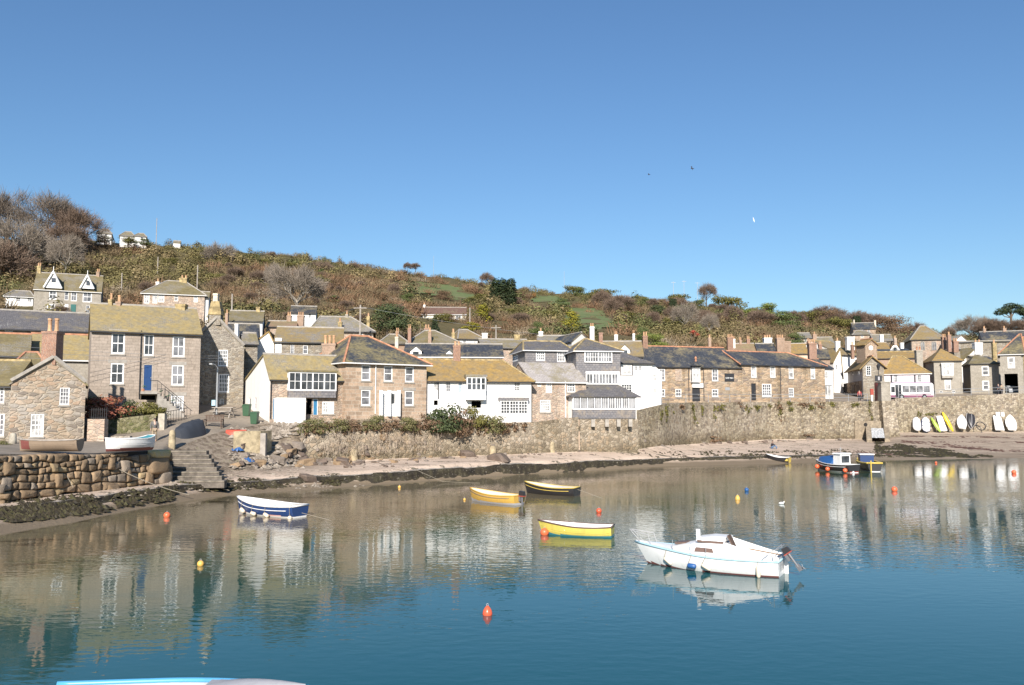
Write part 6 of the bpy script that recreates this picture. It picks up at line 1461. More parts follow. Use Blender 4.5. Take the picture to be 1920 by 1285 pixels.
for sx in (-1, 1):
    mb = MB(); mb.cbox((X + sx * .6, 136.58, zc + .42), .17, .03, .07); mb.build('headlight', 'white_paint', e)
    mb = MB(); mb.tube([(X + sx * .74, 137.3, zc + .05), (X + sx * .88, 137.3, zc + .05)], .3, 14); mb.build('wheel', 'b_black', e)
# lamp by the ramp, street lantern, phone box, lifebuoy, sign
p = V((gxy(407.5, 73), 73, 0)); p.z = gz_xy(p.x, p.y); e = empty('lamp_post', p, 'tall dark lamp post at the top of the ramp, left of the bench', 'lamp post')
zt = zat(690, 73); mb = MB(); mb.tube([p, p + Z * 1.3, V((p.x, p.y, zt))], [.11, .075, .055], 8); mb.build('pole', 'grey_metal', e)
mb = MB(); mb.tube([V((p.x, p.y, zt)), V((p.x - .1, p.y - .3, zt + .25)), V((p.x - .15, p.y - .7, zt + .28))], .04, 6); mb.cbox((p.x - .16, p.y - .95, zt + .27), .12, .28, .05); mb.build('lamp_head', 'grey_metal', e)
mb = MB(); mb.cbox((p.x - .22, p.y - .12, p.z + 1.1), .16, .03, .24); mb.build('notice', 'b_ltblue', e)
p = wall_top(1647.5, 3.5); e = empty('street_lantern', p, 'black iron street lantern in front of the clock tower house', 'street lamp'); zt = zat(694, p.y)
mb = MB(); mb.tube([p, p + Z * 1.0, V((p.x, p.y, zt))], [.09, .06, .045], 8); mb.build('pole', 'black_paint', e)
mb = MB(); q = V((p.x, p.y, zt)); mb.lathe(q, [(.14, 0), (.28, .55), (.32, .6), (.12, .85), (.03, 1.05)], 6); mb.build('lantern', 'black_paint', e)
p = wall_top(1648, 1.6); e = empty('telephone_box', p, 'dark red telephone box beside the stone pillar', 'phone box')
mb = MB(); mb.cbox(p + Z * 1.25, .5, .45, 1.25); mb.cbox(p + Z * 2.56, .46, .41, .06); mb.build('body', plain('phone_red', (.20, .015, .02), .45), e)
for sx in (-1, 0, 1):
    mb = MB(); mb.cbox(p + V((sx * .27, -.455, 1.25)), .11, .01, .85); mb.build('pane', 'glass', e)
p = wall_top(1633.5, 1.2); e = empty('lifebuoy_post', p, 'red lifebuoy housing on a white post by the railing', 'lifebuoy'); mb = MB(); mb.box(p - V((.1, .1, .2)), (.2, 0, 0), (0, .2, 0), (0, 0, 1.1)); mb.build('post', 'white_paint', e)
mb = MB(); mb.box(p + V((-.22, -.12, .9)), (.44, 0, 0), (0, .2, 0), (0, 0, .85)); mb.build('housing', 'b_red', e)
p = wall_top(1646.5, 2.6); e = empty('road_sign', p, 'small dark blue road sign above the telephone box', 'sign'); mb = MB(); mb.tube([p, p + Z * 3.4], .04, 6); mb.build('pole', 'grey_metal', e); mb = MB(); mb.cbox(p + Z * 3.2 + V((0, -.06, 0)), .5, .03, .42); mb.cbox(p + Z * 3.2 + V((.05, -.1, 0)), .12, .01, .25, 1); mb.build('board', ['black_paint', 'b_grey'], e)
# utility poles and masts
def pole(px, y0, y1, d, label, arms=0, r=.13, m='grey_wood'):
    p = at(px, y0, d); e = empty('utility_pole', p, label, 'utility pole'); mb = MB(); zt = zat(y1, d)
    mb.tube([p - Z * 1.5, V((p.x, p.y, zt))], [r, r * .75], 6); mb.build('pole', m, e)
    if arms: mb = MB(); mb.cbox((p.x, p.y - .1, zt - .4), .8, .05, .05); mb.build('crossarm', m, e)
pole(675, 632, 572, 104, 'tall timber utility pole standing by the hip-roofed pinkish house', 1)
pole(163, 472, 432, 225, 'utility pole among the bare trees at the upper left'); pole(292.5, 462, 409, 238, 'thin tall pole on the skyline right of the white bungalows', r=.11)
pole(295.5, 508, 482, 200, 'short pole in the scrub above the hipped villa'); pole(228, 536, 512, 170, 'short pole between the two hillside villas'); pole(369.5, 542, 497, 165, 'pole in the scrub right of the hipped villa')
pole(434.5, 588, 551, 118, 'pole behind the low white cottage with the olive roof'); pole(813, 515, 480, 285, 'pale pole on the skyline left of the dark cypresses', r=.06, m='grey_metal'); pole(1058, 548, 509, 305, 'pale pole on the skyline right of the dark cypresses', r=.06, m='grey_metal')
pole(930, 640, 610, 135, 'pole with crossarm above the grey weathered roof', 1); pole(881, 602, 577, 165, 'pole beside the yellow conifers right of the pink bungalow')
for px, y0, y1, lab in ((1263, 566, 528, 'leftmost of three aerial masts on the skyline'), (1283, 566, 526, 'middle of three aerial masts on the skyline'), (1308, 566, 529, 'rightmost of three aerial masts on the skyline')):
    pole(px, y0, y1, 311, lab, 1, .08, 'grey_metal')
# benches, bins, upturned red boat, garden things on the left shore
def ground_pt(px, d, dz=0): x = gxy(px, d); return V((x, d, gz_xy(x, d) + dz))
p = ground_pt(403, 68.5); e = empty('bench', p, 'dark slatted wooden bench beside the covered boat', 'bench')
for k in range(4): mb = MB(); mb.box(p + V((-.75, -.3 + .12 * k, .42)), (1.5, 0, 0), (0, .1, 0), (0, 0, .04)); mb.build('seat_slat', 'dark_wood', e)
mb = MB(); mb.box(p + V((-.75, .2, .9)), (1.5, 0, 0), (0, .05, .0), (0, 0, .08)); mb.box(p + V((-.75, .17, .5)), (1.5, 0, 0), (0, .05, .0), (0, 0, .06))
for k in range(12): mb.box(p + V((-.7 + .12 * k, .2, .56)), (.06, 0, 0), (0, .03, 0), (0, 0, .34))
mb.build('backrest', 'dark_wood', e)
for sx in (-.72, .66):
    for sy in (-.3, .18): mb = MB(); mb.box(p + V((sx, sy, -.1)), (.07, 0, 0), (0, .07, 0), (0, 0, .7 if sy < 0 else 1.05)); mb.build('leg', 'dark_wood', e)
    mb = MB(); mb.box(p + V((sx, -.32, .6)), (.08, 0, 0), (0, .55, 0), (0, 0, .05)); mb.build('armrest', 'dark_wood', e)
p = ground_pt(421, 73); e = empty('picnic_table', p, 'pale weathered picnic table right of the lamp post', 'table')
mb = MB(); mb.box(p + V((-.9, -.35, .72)), (1.8, 0, 0), (0, .75, 0), (0, 0, .06)); mb.build('tabletop', 'grey_wood', e)
for sy in (-.85, .6): mb = MB(); mb.box(p + V((-.9, sy, .42)), (1.8, 0, 0), (0, .28, 0), (0, 0, .05)); mb.build('seat', 'grey_wood', e)
for sx in (-.7, .65): mb = MB(); mb.hexa([p + V((sx, -.75, -.1)), p + V((sx + .07, -.75, -.1)), p + V((sx + .07, -.6, -.1)), p + V((sx, -.6, -.1))], [p + V((sx, -.25, .72)), p + V((sx + .07, -.25, .72)), p + V((sx + .07, -.1, .72)), p + V((sx, -.1, .72))]); mb.hexa([p + V((sx, .6, -.1)), p + V((sx + .07, .6, -.1)), p + V((sx + .07, .75, -.1)), p + V((sx, .75, -.1))], [p + V((sx, .1, .72)), p + V((sx + .07, .1, .72)), p + V((sx + .07, .25, .72)), p + V((sx, .25, .72))]); mb.build('leg_frame', 'grey_wood', e)
for px, d, lab in ((479, 71.2, 'green wheelie bin at the corner of the white boathouse'), (464, 74.5, 'green bin half hidden beside the white boathouse wall')):
    p = ground_pt(px, d, -.1); e = empty('wheelie_bin', p, lab, 'bin', 'green bins'); mb = MB(); mb.hexa([p + V(q) for q in ((-.24, -.26, .1), (.24, -.26, .1), (.24, .26, .1), (-.24, .26, .1))], [p + V(q) for q in ((-.3, -.34, 1.0), (.3, -.34, 1.0), (.3, .34, 1.0), (-.3, .34, 1.0))]); mb.build('body', 'green_bin', e)
    mb = MB(); mb.hexa([p + V(q) for q in ((-.32, -.37, 1.003), (.32, -.37, 1.003), (.32, .38, 1.003), (-.32, .38, 1.003))], [p + V(q) for q in ((-.28, -.33, 1.06), (.28, -.33, 1.06), (.28, .36, 1.14), (-.28, .36, 1.14))]); mb.build('lid', 'green_bin', e)
    for sx in (-.26, .26): mb = MB(); mb.tube([p + V((sx - .03, .25, .1)), p + V((sx + .03, .25, .1))], .1, 10); mb.build('wheel', 'b_black', e)
p = ground_pt(446, 67.5, .02); mb = MB(); rows = []
for i in range(9):
    t = i / 8; w = .42 * (1 - abs(2 * t - 1) ** 3 * .55); rows.append([p + V((-.8 + 1.6 * t, -w * math.cos(f), .42 * math.sin(f) ** .8)) for f in [math.pi * j / 8 for j in range(9)]])
mb.grid(rows); mb.face(rows[0]); mb.face(rows[-1]); e = mb.build('upturned_dinghy', bmat('b_scarlet', (.50, .09, .055), .5), smooth=True); tag(e, 'little red dinghy turned upside down beside the dark bench', 'dinghy')
# lichened concrete block on the shore, with a post
d = 64.5; a, b = at(437, 850, d), at(488, 846, d + 1); mb = MB(); zt = zat(809, d)
mb.box((a.x, a.y, 1.3), (b.x - a.x, b.y - a.y, 0), (.4, 1.6, 0), (0, 0, zt - 1.3)); tag(mb.build('concrete_block', 'ochre_conc'), 'big lichened concrete block on the shore below the red dinghy', 'block')
p = ground_pt(497, 65.5, -.2); mb = MB(); mb.box(p - V((.2, .2, 0)), (.4, 0, 0), (0, .4, 0), (0, 0, 2.0)); tag(mb.build('timber_post', 'grey_wood'), 'thick grey timber post beside the lichened concrete block', 'post')
p = V((gxy(669, 74.3), 74.3, 2.7)); mb = MB(); mb.hexa([p + V((-.05, 0, 0)), p + V((.1, 0, 0)), p + V((.1, .1, 0)), p + V((-.05, .1, 0))], [p + V((-.25, -.15, 2.0)), p + V((.05, -.15, 2.0)), p + V((.05, -.05, 2.0)), p + V((-.25, -.05, 2.0))]); tag(mb.build('rusty_plate', plain('rust', (.28, .13, .08), .9, var=.3)), 'rust-brown pointed iron plate fixed on the pale sea wall', 'plate')
# stone mooring bollards along the beach
def bollard(px, py0, py1, d, w, label, m='ochre_conc', z=None):
    p = at(px, py0, d); r = w / 1600 * d / 2; zt = zat(py1, d); mb = MB(); zz = p.z - .5
    mb.lathe(V((p.x, p.y, zz)), [(r * 1.05, 0), (r, (zt - zz) * .5), (r * .92, (zt - zz) * .85), (r * .7, (zt - zz) * .97), (r * .3, zt - zz)], 10); tag(mb.build('mooring_post', m, smooth=True), label, 'mooring post', 'stone mooring posts along the beach')
bollard(825, 857, 834, 76.5, 12, 'ochre stone mooring post at the wall foot below the left shrubs'); bollard(924, 855, 836, 79, 13, 'pale stone mooring post below the white cottage bay'); bollard(1035, 851, 828, 82.5, 12, 'ochre stone mooring post left of the pinkish bastion'); bollard(664, 862, 842, 71.5, 15, 'broad ochre mooring stump among the boulders', 'ochre_conc')
bollard(322, 850, 806, 60.6, 13, 'ochre-topped stone post at the head of the steps', 'ochre_conc'); bollard(24, 826, 812, 57, 13, 'low stone post beside the brown boat on the quay', 'concrete')
# culvert with running water, at the foot of the buttress
d = 115.5; e = empty('culvert', at(1635, 815, d), 'stone culvert with white water running out beside the buttress', 'culvert')
mb = MB(); a, b = at(1603, 798, d + 1), at(1652, 790, d + 1); mb.box((a.x, a.y, 1.6), (b.x - a.x, 0, 0), (0, 1.5, 0), (0, 0, zat(790, d) - 1.6)); mb.build('headwall', 'culvert_stone', e)
mb = MB(); c = at(1623, 796.5, d + .98); mb.tube([c, c + V((0, .3, 0))], .26, 12); mb.build('outlet_pipe', 'dark', e)
for px, lab in ((1628, 'wing_wall'), (1662, 'wing_wall')):
    a = at(px, 800, d + .9); mb = MB(); w = .35; q = at(px + 2, 824, d - 3)
    mb.hexa([(a.x - w, a.y, 1.4), (a.x + w, a.y, 1.4), (q.x + w, q.y, 1.3), (q.x - w, q.y, 1.3)], [(a.x - w, a.y, a.z), (a.x + w, a.y, a.z), (q.x + w, q.y, 1.8), (q.x - w, q.y, 1.8)]); mb.build(lab, 'culvert_stone', e)
def foam_mat():
    m, nt, b = new_mat('running_water'); f = noise_tex(nt, pos(nt, 2.5, 1, 2), 2.5, 6, .75)
    nt.links.new(ramp(nt, f, [(.35, (.25, .27, .28)), (.6, (.72, .73, .74))]), b.inputs['Base Color']); b.inputs['Roughness'].default_value = .25; bump(nt, b, f, 1., .1); return m
M['foam'] = foam_mat()
mb = MB(); rows = []
for i in range(7):
    t = i / 6; a = at(1632 + 3 * t, 803 + 18 * t, d + .8 - 3.6 * t); b = at(1656 + 3 * t, 803 + 18 * t, d + .8 - 3.6 * t); rows.append([a.lerp(b, j / 6) + Z * .08 * noise.noise(V((i, j, 0.5))) for j in range(7)])
mb.grid(rows); mb.build('running_water', 'foam', e, smooth=True)
# boulders
rg = random.Random(11); protos = []
for k in range(7):
    mb = MB(); mb.grid(blob_rows((0, 0, .28), V((.6, rg.uniform(-.2, .2), rg.uniform(-.15, .15))), V((-.1, .45, 0)), V((rg.uniform(-.2, .2), .05, .40)), rg, 7, 5, .3), 0, True)
    o = mb.build('boulder', ['rock_dark', 'rock_pale', 'boulder'][k % 3], origin=V((0, 0, 0))); protos.append(o)
used = [False] * 7
def put_rock(px, py, s, k, label, group, d=None):
    p = ground_at(px, py); o = protos[k]
    if used[k]: o = o.copy(); COL.objects.link(o)
    used[k] = True; o.location = p - Z * .12 * s; o.scale = (s * rg.uniform(.8, 1.3), s * rg.uniform(.8, 1.2), s * rg.uniform(.55, 1.0)); o.rotation_euler = (rg.uniform(-.2, .2), rg.uniform(-.2, .2), rg.uniform(0, 6)); tag(o, label, 'boulder', group)
for i in range(130):
    px = rg.choice([rg.uniform(430, 700), rg.uniform(500, 800), rg.uniform(640, 1180)]); yb = np.interp(px, [430, 560, 700, 850, 1180], [878, 872, 868, 858, 848]); py = yb - rg.uniform(0, 1) ** 2 * (38 if px < 560 else 14) + rg.uniform(-3, 4)
    put_rock(px, py, rg.choice([.3, .4, .5, .6, .75, 1.0]) * (.9 if px < 720 else .5), rg.choice([0, 1, 2, 3, 4, 5, 6]), 'weathered boulder in the jumble at the foot of the pale sea wall', 'boulders at the foot of the sea wall')
for i in range(40):
    px = rg.uniform(1200, 1600); py = np.interp(px, [1200, 1600], [838, 824]) + rg.uniform(-2, 3); put_rock(px, py, rg.uniform(.25, .6), rg.choice([0, 1, 3, 4]), 'grey boulder lying against the long weathered wall', 'boulders under the long wall')
for i in range(60):
    px = rg.uniform(640, 1220); py = np.interp(px, [640, 850, 1220], [880, 864, 846]) + rg.uniform(-8, 3); put_rock(px, py, rg.choice([.12, .16, .2, .28, .36]), rg.choice([0, 3, 6, 1]), 'small dark stone lying on the sand strip above the ledge', 'stones on the sand strip')
for px, py, s, lab in ((545, 856, .95, 'large ochre boulder right of the concrete block'), (877, 857, 1.0, 'single dark boulder on the sand below the shrubs'), (935, 864, 1.5, 'dark weedy rock on the sand near the ledge'), (577, 902, .9, 'half-buried dark rock on the sand above the blue boat')):
    put_rock(px, py, s, 2 if px == 545 else 0, lab, None)
# loose pebbles and weed on the beach: nobody could count them
def scatter(name, label, polys, n, size, m, seed, flat=.35):
    rg = random.Random(seed); mb = MB()
    while len(mb.f) < n * 6:
        x0, x1, ya0, ya1, yb0, yb1 = rg.choice(polys); t = rg.random(); px = x0 + (x1 - x0) * t; py = (ya0 + (yb0 - ya0) * t) + (rg.random()) * ((ya1 - ya0) + ((yb1 - yb0) - (ya1 - ya0)) * t)
        p = ground_at(px, py, 34, 135)
        if noise.noise(V((p.x * .45, p.y * .6, seed))) < rg.uniform(-.25, .2): continue
        s = size * rg.uniform(.4, 1.5); sd = rg.uniform(0, 6); k = 6
        ring = [p + V((math.cos(sd + 2 * math.pi * j / k) * s * rg.uniform(.7, 1.4), math.sin(sd + 2 * math.pi * j / k) * s * .8 * rg.uniform(.7, 1.3), -.02)) for j in range(k)]; top = p + V((rg.uniform(-.2, .2) * s, rg.uniform(-.2, .2) * s, s * flat * rg.uniform(.5, 1.4)))
        for j in range(k): mb.face([ring[j], ring[(j + 1) % k], top])
    o = mb.build(name, m); o['kind'] = 'stuff'; o['label'] = label; return o
M['weed_leaf'] = leafmat('seaweed', (.022, .018, .012), (.042, .033, .018), (.065, .06, .025), .6); M['weed_red'] = leafmat('red_seaweed', (.09, .045, .03), (.13, .07, .05), (.07, .04, .03), .6); M['pebble'] = leafmat('pebbles', (.17, .14, .11), (.28, .235, .185), (.38, .33, .275), .9)
scatter('seaweed', 'dark seaweed strewn along the tide line', [(0, 330, 940, 985, 915, 938), (0, 200, 950, 985, 930, 960), (330, 640, 905, 925, 895, 910), (1195, 1560, 848, 866, 844, 858), (1400, 1700, 846, 862, 842, 858)], 3600, .15, 'weed_leaf', 5, .6)
scatter('seaweed_bank', 'dark weedy gravel bank on the right-hand slip', [(1640, 1790, 828, 846, 846, 858), (1640, 1860, 836, 856, 856, 860)], 2600, .3, 'weed_leaf', 6, .3)
scatter('red_seaweed', 'reddish seaweed streaks on the right-hand slip', [(1560, 1700, 846, 852, 850, 856), (1690, 1880, 826, 830, 842, 848), (1750, 1920, 836, 838, 846, 848), (1690, 1920, 818, 819.5, 820, 822), (1700, 1920, 828, 829.5, 829, 831)], 700, .32, 'weed_red', 8, .15)
scatter('pebbles', 'pebbles and shell grit on the beach', [(0, 330, 915, 950, 905, 925), (310, 690, 890, 925, 890, 912), (430, 560, 830, 880, 840, 885), (560, 1190, 862, 872, 842, 850), (1200, 1620, 836, 846, 830, 842), (1700, 1920, 812, 850, 812, 850)], 1700, .13, 'pebble', 9)
scatter('rubble_bank', 'loose stones on the bank above the boulders', [(430, 570, 800, 880, 800, 880), (480, 560, 790, 870, 795, 870)], 900, .24, 'pebble', 10, .6)
# mooring ropes
def rope_line(pts, label, m='rope', r=.014, sag=.0):
    P = []
    for a, b in zip(pts, pts[1:]):
        for k in range(8): t = k / 8; P.append(a.lerp(b, t) - Z * sag * 4 * t * (1 - t))
    P.append(pts[-1]); mb = MB(); mb.tube(P, r, 5); tag(mb.build('mooring_rope', m), label, 'rope')
rope_line([V((gxy(237, 52.2), 51.6, 2.0)), on_z(355, 928, .35)], 'long mooring rope slanting from the boulder wall down to the beach', sag=.15, r=.022)
rope_line([V((gxy(136, 49), 48.3, 2.3)), V((gxy(162, 48.6), 47.6, 1.3))], 'short rope hanging on the boulder wall', r=.018)
rope_line([V((gxy(320, 58), 57.6, 1.7)), on_z(430, 920, .3)], 'mooring rope running from the steps to the blue boat beach', sag=.1, r=.018)
rope_line([on_z(760, 872, 1.2), on_z(830, 903, .1), on_z(900, 906, .04)], 'pale mooring line dipping from the ledge into the water', sag=.02, r=.014)
rope_line([on_z(1083, 918, .5), on_z(1130, 935, .02)], 'pale mooring line at the stern of the black dinghy', r=.013)
rope_line([on_z(566, 962, .3), on_z(620, 976, .02)], 'pale mooring line at the stern of the navy blue boat', r=.013)
mb = MB(); p = V((gxy(133, 48.9), 48.1, 1.0)); mb.box(p, (.12, 0, 0), (0, .12, 0), (.1, .15, 2.1)); tag(mb.build('ladder_post', 'brown_wood'), 'upright timber post against the boulder wall', 'post')
for px, py, lab in ((445, 846, 'crumpled blue net on the rocks below the concrete block'), (463, 868, 'second crumpled blue net lower down among the rocks')):
    p = ground_at(px, py); mb = MB(); mb.grid([[p + V((-.5 + i * .1, -.3 + j * .085, (.28 * math.sin(math.pi * i / 10) * math.sin(math.pi * j / 7)) + .14 * noise.noise(V((i * .9 + px, j * 1.1, 0))) - .02)) for j in range(8)] for i in range(11)])
    tag(mb.build('fishing_net', 'b_blue'), lab, 'net')
# garden wall, gate pier and iron gate by the cottage
d = 62.5; mb = MB(); a, b = at(161.5, 842, d), at(194, 842, d); mb.box((a.x, a.y, 2.9), (b.x - a.x, 0, 0), (0, .6, 0), (0, 0, zat(786, d) - 2.9)); tag(mb.build('garden_wall', 'rub_pink'), 'pale square-topped garden wall beside the rubble cottage', 'wall')
e = empty('iron_gate', V((a.x, a.y + .3, zat(786, d))), 'low black iron gate on top of the pale garden wall', 'gate')
mb = MB()
for k in range(9): x = a.x + (b.x - a.x) * k / 8; mb.tube([(x, d + .3, zat(786, d)), (x, d + .3, zat(765, d))], .02, 4)
for y in (769, 783): mb.tube([(a.x, d + .3, zat(y, d)), (b.x, d + .3, zat(y, d))], .025, 4)
mb.build('bars', 'black_paint', e)
mb = MB(); P = [(193, 67.0, 830, 789), (240, 66.2, 830, 783), (300, 66.8, 800, 776)]
rows = []
for i in range(2):
    for k in range(12):
        t = k / 12; q0, q1 = P[i], P[i + 1]; px, d, yb, yt = [q0[j] + (q1[j] - q0[j]) * t for j in range(4)]
        z0, z1 = min(gz(px, d), zat(yb, d)) - .5, zat(yt, d); rows.append([V((gxy(px, d) , d + .1 * noise.noise(V((px * .1, j, 0))), z0 + (z1 - z0) * j / 8)) for j in range(9)] + [V((gxy(px, d + .7), d + .7, z1)), V((gxy(px, d + 4), d + 5, z1 + .3))])
mb.grid(rows); tag(mb.build('garden_wall', 'rub_moss'), 'rubble retaining wall of the granite house garden below the shrubs', 'wall')
mb = MB(); a = at(207, 836, 61); b = at(243, 832, 61); mb.box((a.x, 61, 2.9), (b.x - a.x, 0, 0), (0, .4, 0), (0, 0, zat(818, 61) - 2.9)); tag(mb.build('garden_wall', 'rub_grey'), 'low dark wall behind the white boat on the quay', 'wall')
e = empty('iron_railing', at(325, 792, 70), 'thin black iron railing below the outside stair of the granite house', 'railing'); mb = MB(); P = [at(300 + 5 * k, 797 - 1.0 * k, 67.5 + .35 * k) for k in range(11)]
mb.tube([p + Z * .95 for p in P], .025, 4); mb.tube([p + Z * .15 for p in P], .02, 4); mb.build('rails', 'black_paint', e)
for p in P: mb = MB(); mb.tube([p - Z * .3, p + Z * .95], .018, 4); mb.build('bar', 'black_paint', e)
p = at(302, 795, 66.5); mb = MB(); mb.box((p.x - .25, p.y, p.z - .8), (.5, 0, 0), (0, .5, 0), (0, 0, 1.6)); tag(mb.build('gate_pier', 'concrete'), 'square stone gate pier at the end of the garden wall', 'pier')
for px, py, lab in ((268, 734, 'terracotta flower pot on the blue door landing'), (300, 743, 'dark flower pot on the upper stair step'), (312, 752, 'dark flower pot on the middle stair step'), (322, 760, 'dark flower pot on the lower stair step')):
    Fh = granite_h.fc['F']; q = on_plane(px, py, Fh.o + Fh.n * .8, Fh.n); mb = MB(); mb.lathe(q - Z * .05, [(.11, 0), (.15, .26), (.13, .26)], 8, 0); mb.build
    for k in range(12): c = q + V((rg.gauss(0, .1), rg.gauss(0, .1), .3 + abs(rg.gauss(0, .08)))); mb.face([c, c + V((.1, 0, .04)), c + V((.08, .06, .12))], 1)
    tag(mb.build('flower_pot', ['terracotta' if px == 268 else 'black_paint', 'green_bin']), lab, 'flower pot')
for (x0, y0, d0), (x1, y1, d1), lab in (((-120, 636, 60), (420, 668, 76), 'upper of three overhead wires crossing the granite house front'), ((-120, 648, 60), (420, 672, 76), 'middle of three overhead wires crossing the granite house front'), ((-120, 662, 60), (420, 677, 76), 'lower of three overhead wires crossing the granite house front'), ((675, 575, 104), (1020, 628, 112), 'overhead wire from the tall timber pole towards the slate-hung house'), ((675, 575, 104), (455, 640, 84), 'overhead wire from the tall timber pole to the steep rubble gable')):
    rope_line([at(x0, y0, d0), at(x1, y1, d1)], lab, 'grey_metal', .011, .25); o = COL.objects[-1]; o.name = 'overhead_wire'; o['category'] = 'wire'
# ------------------------------------------------------------------ people
M['skin'] = plain('skin', (.50, .32, .24), .6); M['hair'] = plain('hair', (.06, .04, .03), .7)
def skinned(name, pts, edges, rad, m, parent, root=0, sub=1):
    me = bpy.data.meshes.new(name); o = bpy.data.objects.new(name, me); COL.objects.link(o)
    R0 = V(parent['origin']); me.from_pydata([tuple(V(p) - R0) for p in pts], edges, [])
    md = o.modifiers.new('Skin', 'SKIN'); md.use_smooth_shade = True
    sv = me.skin_vertices[0].data
    for i, r in enumerate(rad): sv[i].radius = (r, r) if not isinstance(r, tuple) else r; sv[i].use_root = (i == root)
    o.modifiers.new('Sub', 'SUBSURF').levels = sub; o.modifiers['Sub'].render_levels = sub; me.materials.append(M[m]); o.parent = parent; return o
def person(p, h, face, label, top, legs, pose='stand', hair='hair', group=None):
    """p: ground point; face: direction the body faces (unit, level)"""
    e = empty('person', p, label, 'person', group); f = V(face).normalized(); s = V((f.y, -f.x, 0)); k = h / 1.75
    def q(fw, sd, up): return p + f * fw * k + s * sd * k + Z * up * k
    if pose == 'stand': J = dict(pel=q(0, 0, .93), che=q(.03, 0, 1.28), neck=q(.03, 0, 1.47), head=q(.05, 0, 1.60), top=q(.03, 0, 1.72), sl=q(.02, .19, 1.42), sr=q(.02, -.19, 1.42), el=q(.02, .26, 1.13), er=q(-.02, -.26, 1.13), hl=q(.12, .25, .88), hr=q(.08, -.25, .88), hpl=q(0, .1, .88), hpr=q(0, -.1, .88), kl=q(.10, .1, .48), kr=q(-.02, -.1, .48), al=q(.10, .1, .08), ar=q(-.16, -.1, .12), tl=q(.26, .11, .03), tr=q(-.02, -.11, .03))
    else: J = dict(pel=q(0, 0, .30), che=q(.06, 0, .62), neck=q(.10, 0, .80), head=q(.15, 0, .93), top=q(.14, 0, 1.05), sl=q(.09, .18, .76), sr=q(.09, -.18, .76), el=q(.22, .24, .55), er=q(.22, -.24, .55), hl=q(.42, .12, .5), hr=q(.42, -.12, .5), hpl=q(.05, .1, .26), hpr=q(.05, -.1, .26), kl=q(.45, .12, .48), kr=q(.45, -.12, .48), al=q(.62, .12, .07), ar=q(.62, -.12, .07), tl=q(.80, .13, .04), tr=q(.80, -.13, .04))
    nm = list(J); ix = {n: i for i, n in enumerate(nm)}
    E = [('pel', 'che'), ('che', 'neck'), ('neck', 'head'), ('head', 'top'), ('che', 'sl'), ('che', 'sr'), ('sl', 'el'), ('el', 'hl'), ('sr', 'er'), ('er', 'hr'), ('pel', 'hpl'), ('pel', 'hpr'), ('hpl', 'kl'), ('kl', 'al'), ('al', 'tl'), ('hpr', 'kr'), ('kr', 'ar'), ('ar', 'tr')]
    rd = dict(pel=.13, che=.145, neck=.06, head=.095, top=.075, sl=.065, sr=.065, el=.045, er=.045, hl=.04, hr=.04, hpl=.09, hpr=.09, kl=.06, kr=.06, al=.05, ar=.05, tl=.04, tr=.04)
    skinned('body', [J[n] for n in nm], [(ix[a], ix[b]) for a, b in E], [rd[n] * k for n in nm], 'skin', e)
    def sub(name, keys, ee, m, gr): skinned(name, [J[n] for n in keys], [(keys.index(a), keys.index(b)) for a, b in ee], [(rd[n] + gr) * k for n in keys], m, e)
    J['wl'], J['wr'] = J['el'].lerp(J['hl'], .8), J['er'].lerp(J['hr'], .8); rd['wl'] = rd['wr'] = .045
    sub('jacket', ['pel', 'che', 'sl', 'sr', 'el', 'er', 'wl', 'wr'], [('pel', 'che'), ('che', 'sl'), ('che', 'sr'), ('sl', 'el'), ('sr', 'er'), ('el', 'wl'), ('er', 'wr')], top, .025)
    sub('trousers', ['pel', 'hpl', 'hpr', 'kl', 'kr', 'al', 'ar'], [('pel', 'hpl'), ('pel', 'hpr'), ('hpl', 'kl'), ('kl', 'al'), ('hpr', 'kr'), ('kr', 'ar')], legs, .02)
    for a, b in (('al', 'tl'), ('ar', 'tr')): mb = MB(); mb.tube([J[a] - Z * .04 * k, J[b]], [.06 * k, .045 * k], 7); mb.build('shoe', 'brown_wood', e)
    hd = J['head']; mb = MB(); mb.ball(hd + Z * .055 * k - f * .03 * k, .105 * k, .105 * k, .10 * k, 10); mb.build('hair', hair, e, smooth=True)
    mb = MB(); mb.hexa([hd + f * .09 * k + s * .015 * k - Z * .03 * k, hd + f * .09 * k - s * .015 * k - Z * .03 * k, hd + f * .125 * k - s * .008 * k - Z * .03 * k, hd + f * .125 * k + s * .008 * k - Z * .03 * k], [hd + f * .09 * k + s * .01 * k + Z * .02 * k, hd + f * .09 * k - s * .01 * k + Z * .02 * k, hd + f * .10 * k - s * .005 * k + Z * .02 * k, hd + f * .10 * k + s * .005 * k + Z * .02 * k]); mb.build('nose', 'skin', e)
    for sd in (1, -1): mb = MB(); mb.ball(hd + f * .092 * k + s * sd * .035 * k + Z * .02 * k, .012 * k, n=6); mb.build('eye', 'dark', e)
    for hh, ee in (('hl', 'el'), ('hr', 'er')):                # hands: palm, four fingers and a thumb
        dd = (J[hh] - J[ee]).normalized(); mb = MB(); mb.tube([J[hh], J[hh] + dd * .07 * k], [.035 * k, .032 * k], 6)
        for fi in range(4): b0 = J[hh] + dd * .07 * k + f * (fi - 1.5) * .018 * k; mb.tube([b0, b0 + dd * (.045 + .01 * (fi in (1, 2))) * k, b0 + dd * .075 * k + f * .012 * k], .009 * k, 4)
        mb.tube([J[hh] + f * .03 * k, J[hh] + f * .055 * k + dd * .05 * k], .011 * k, 4); mb.build('hand', 'skin', e)
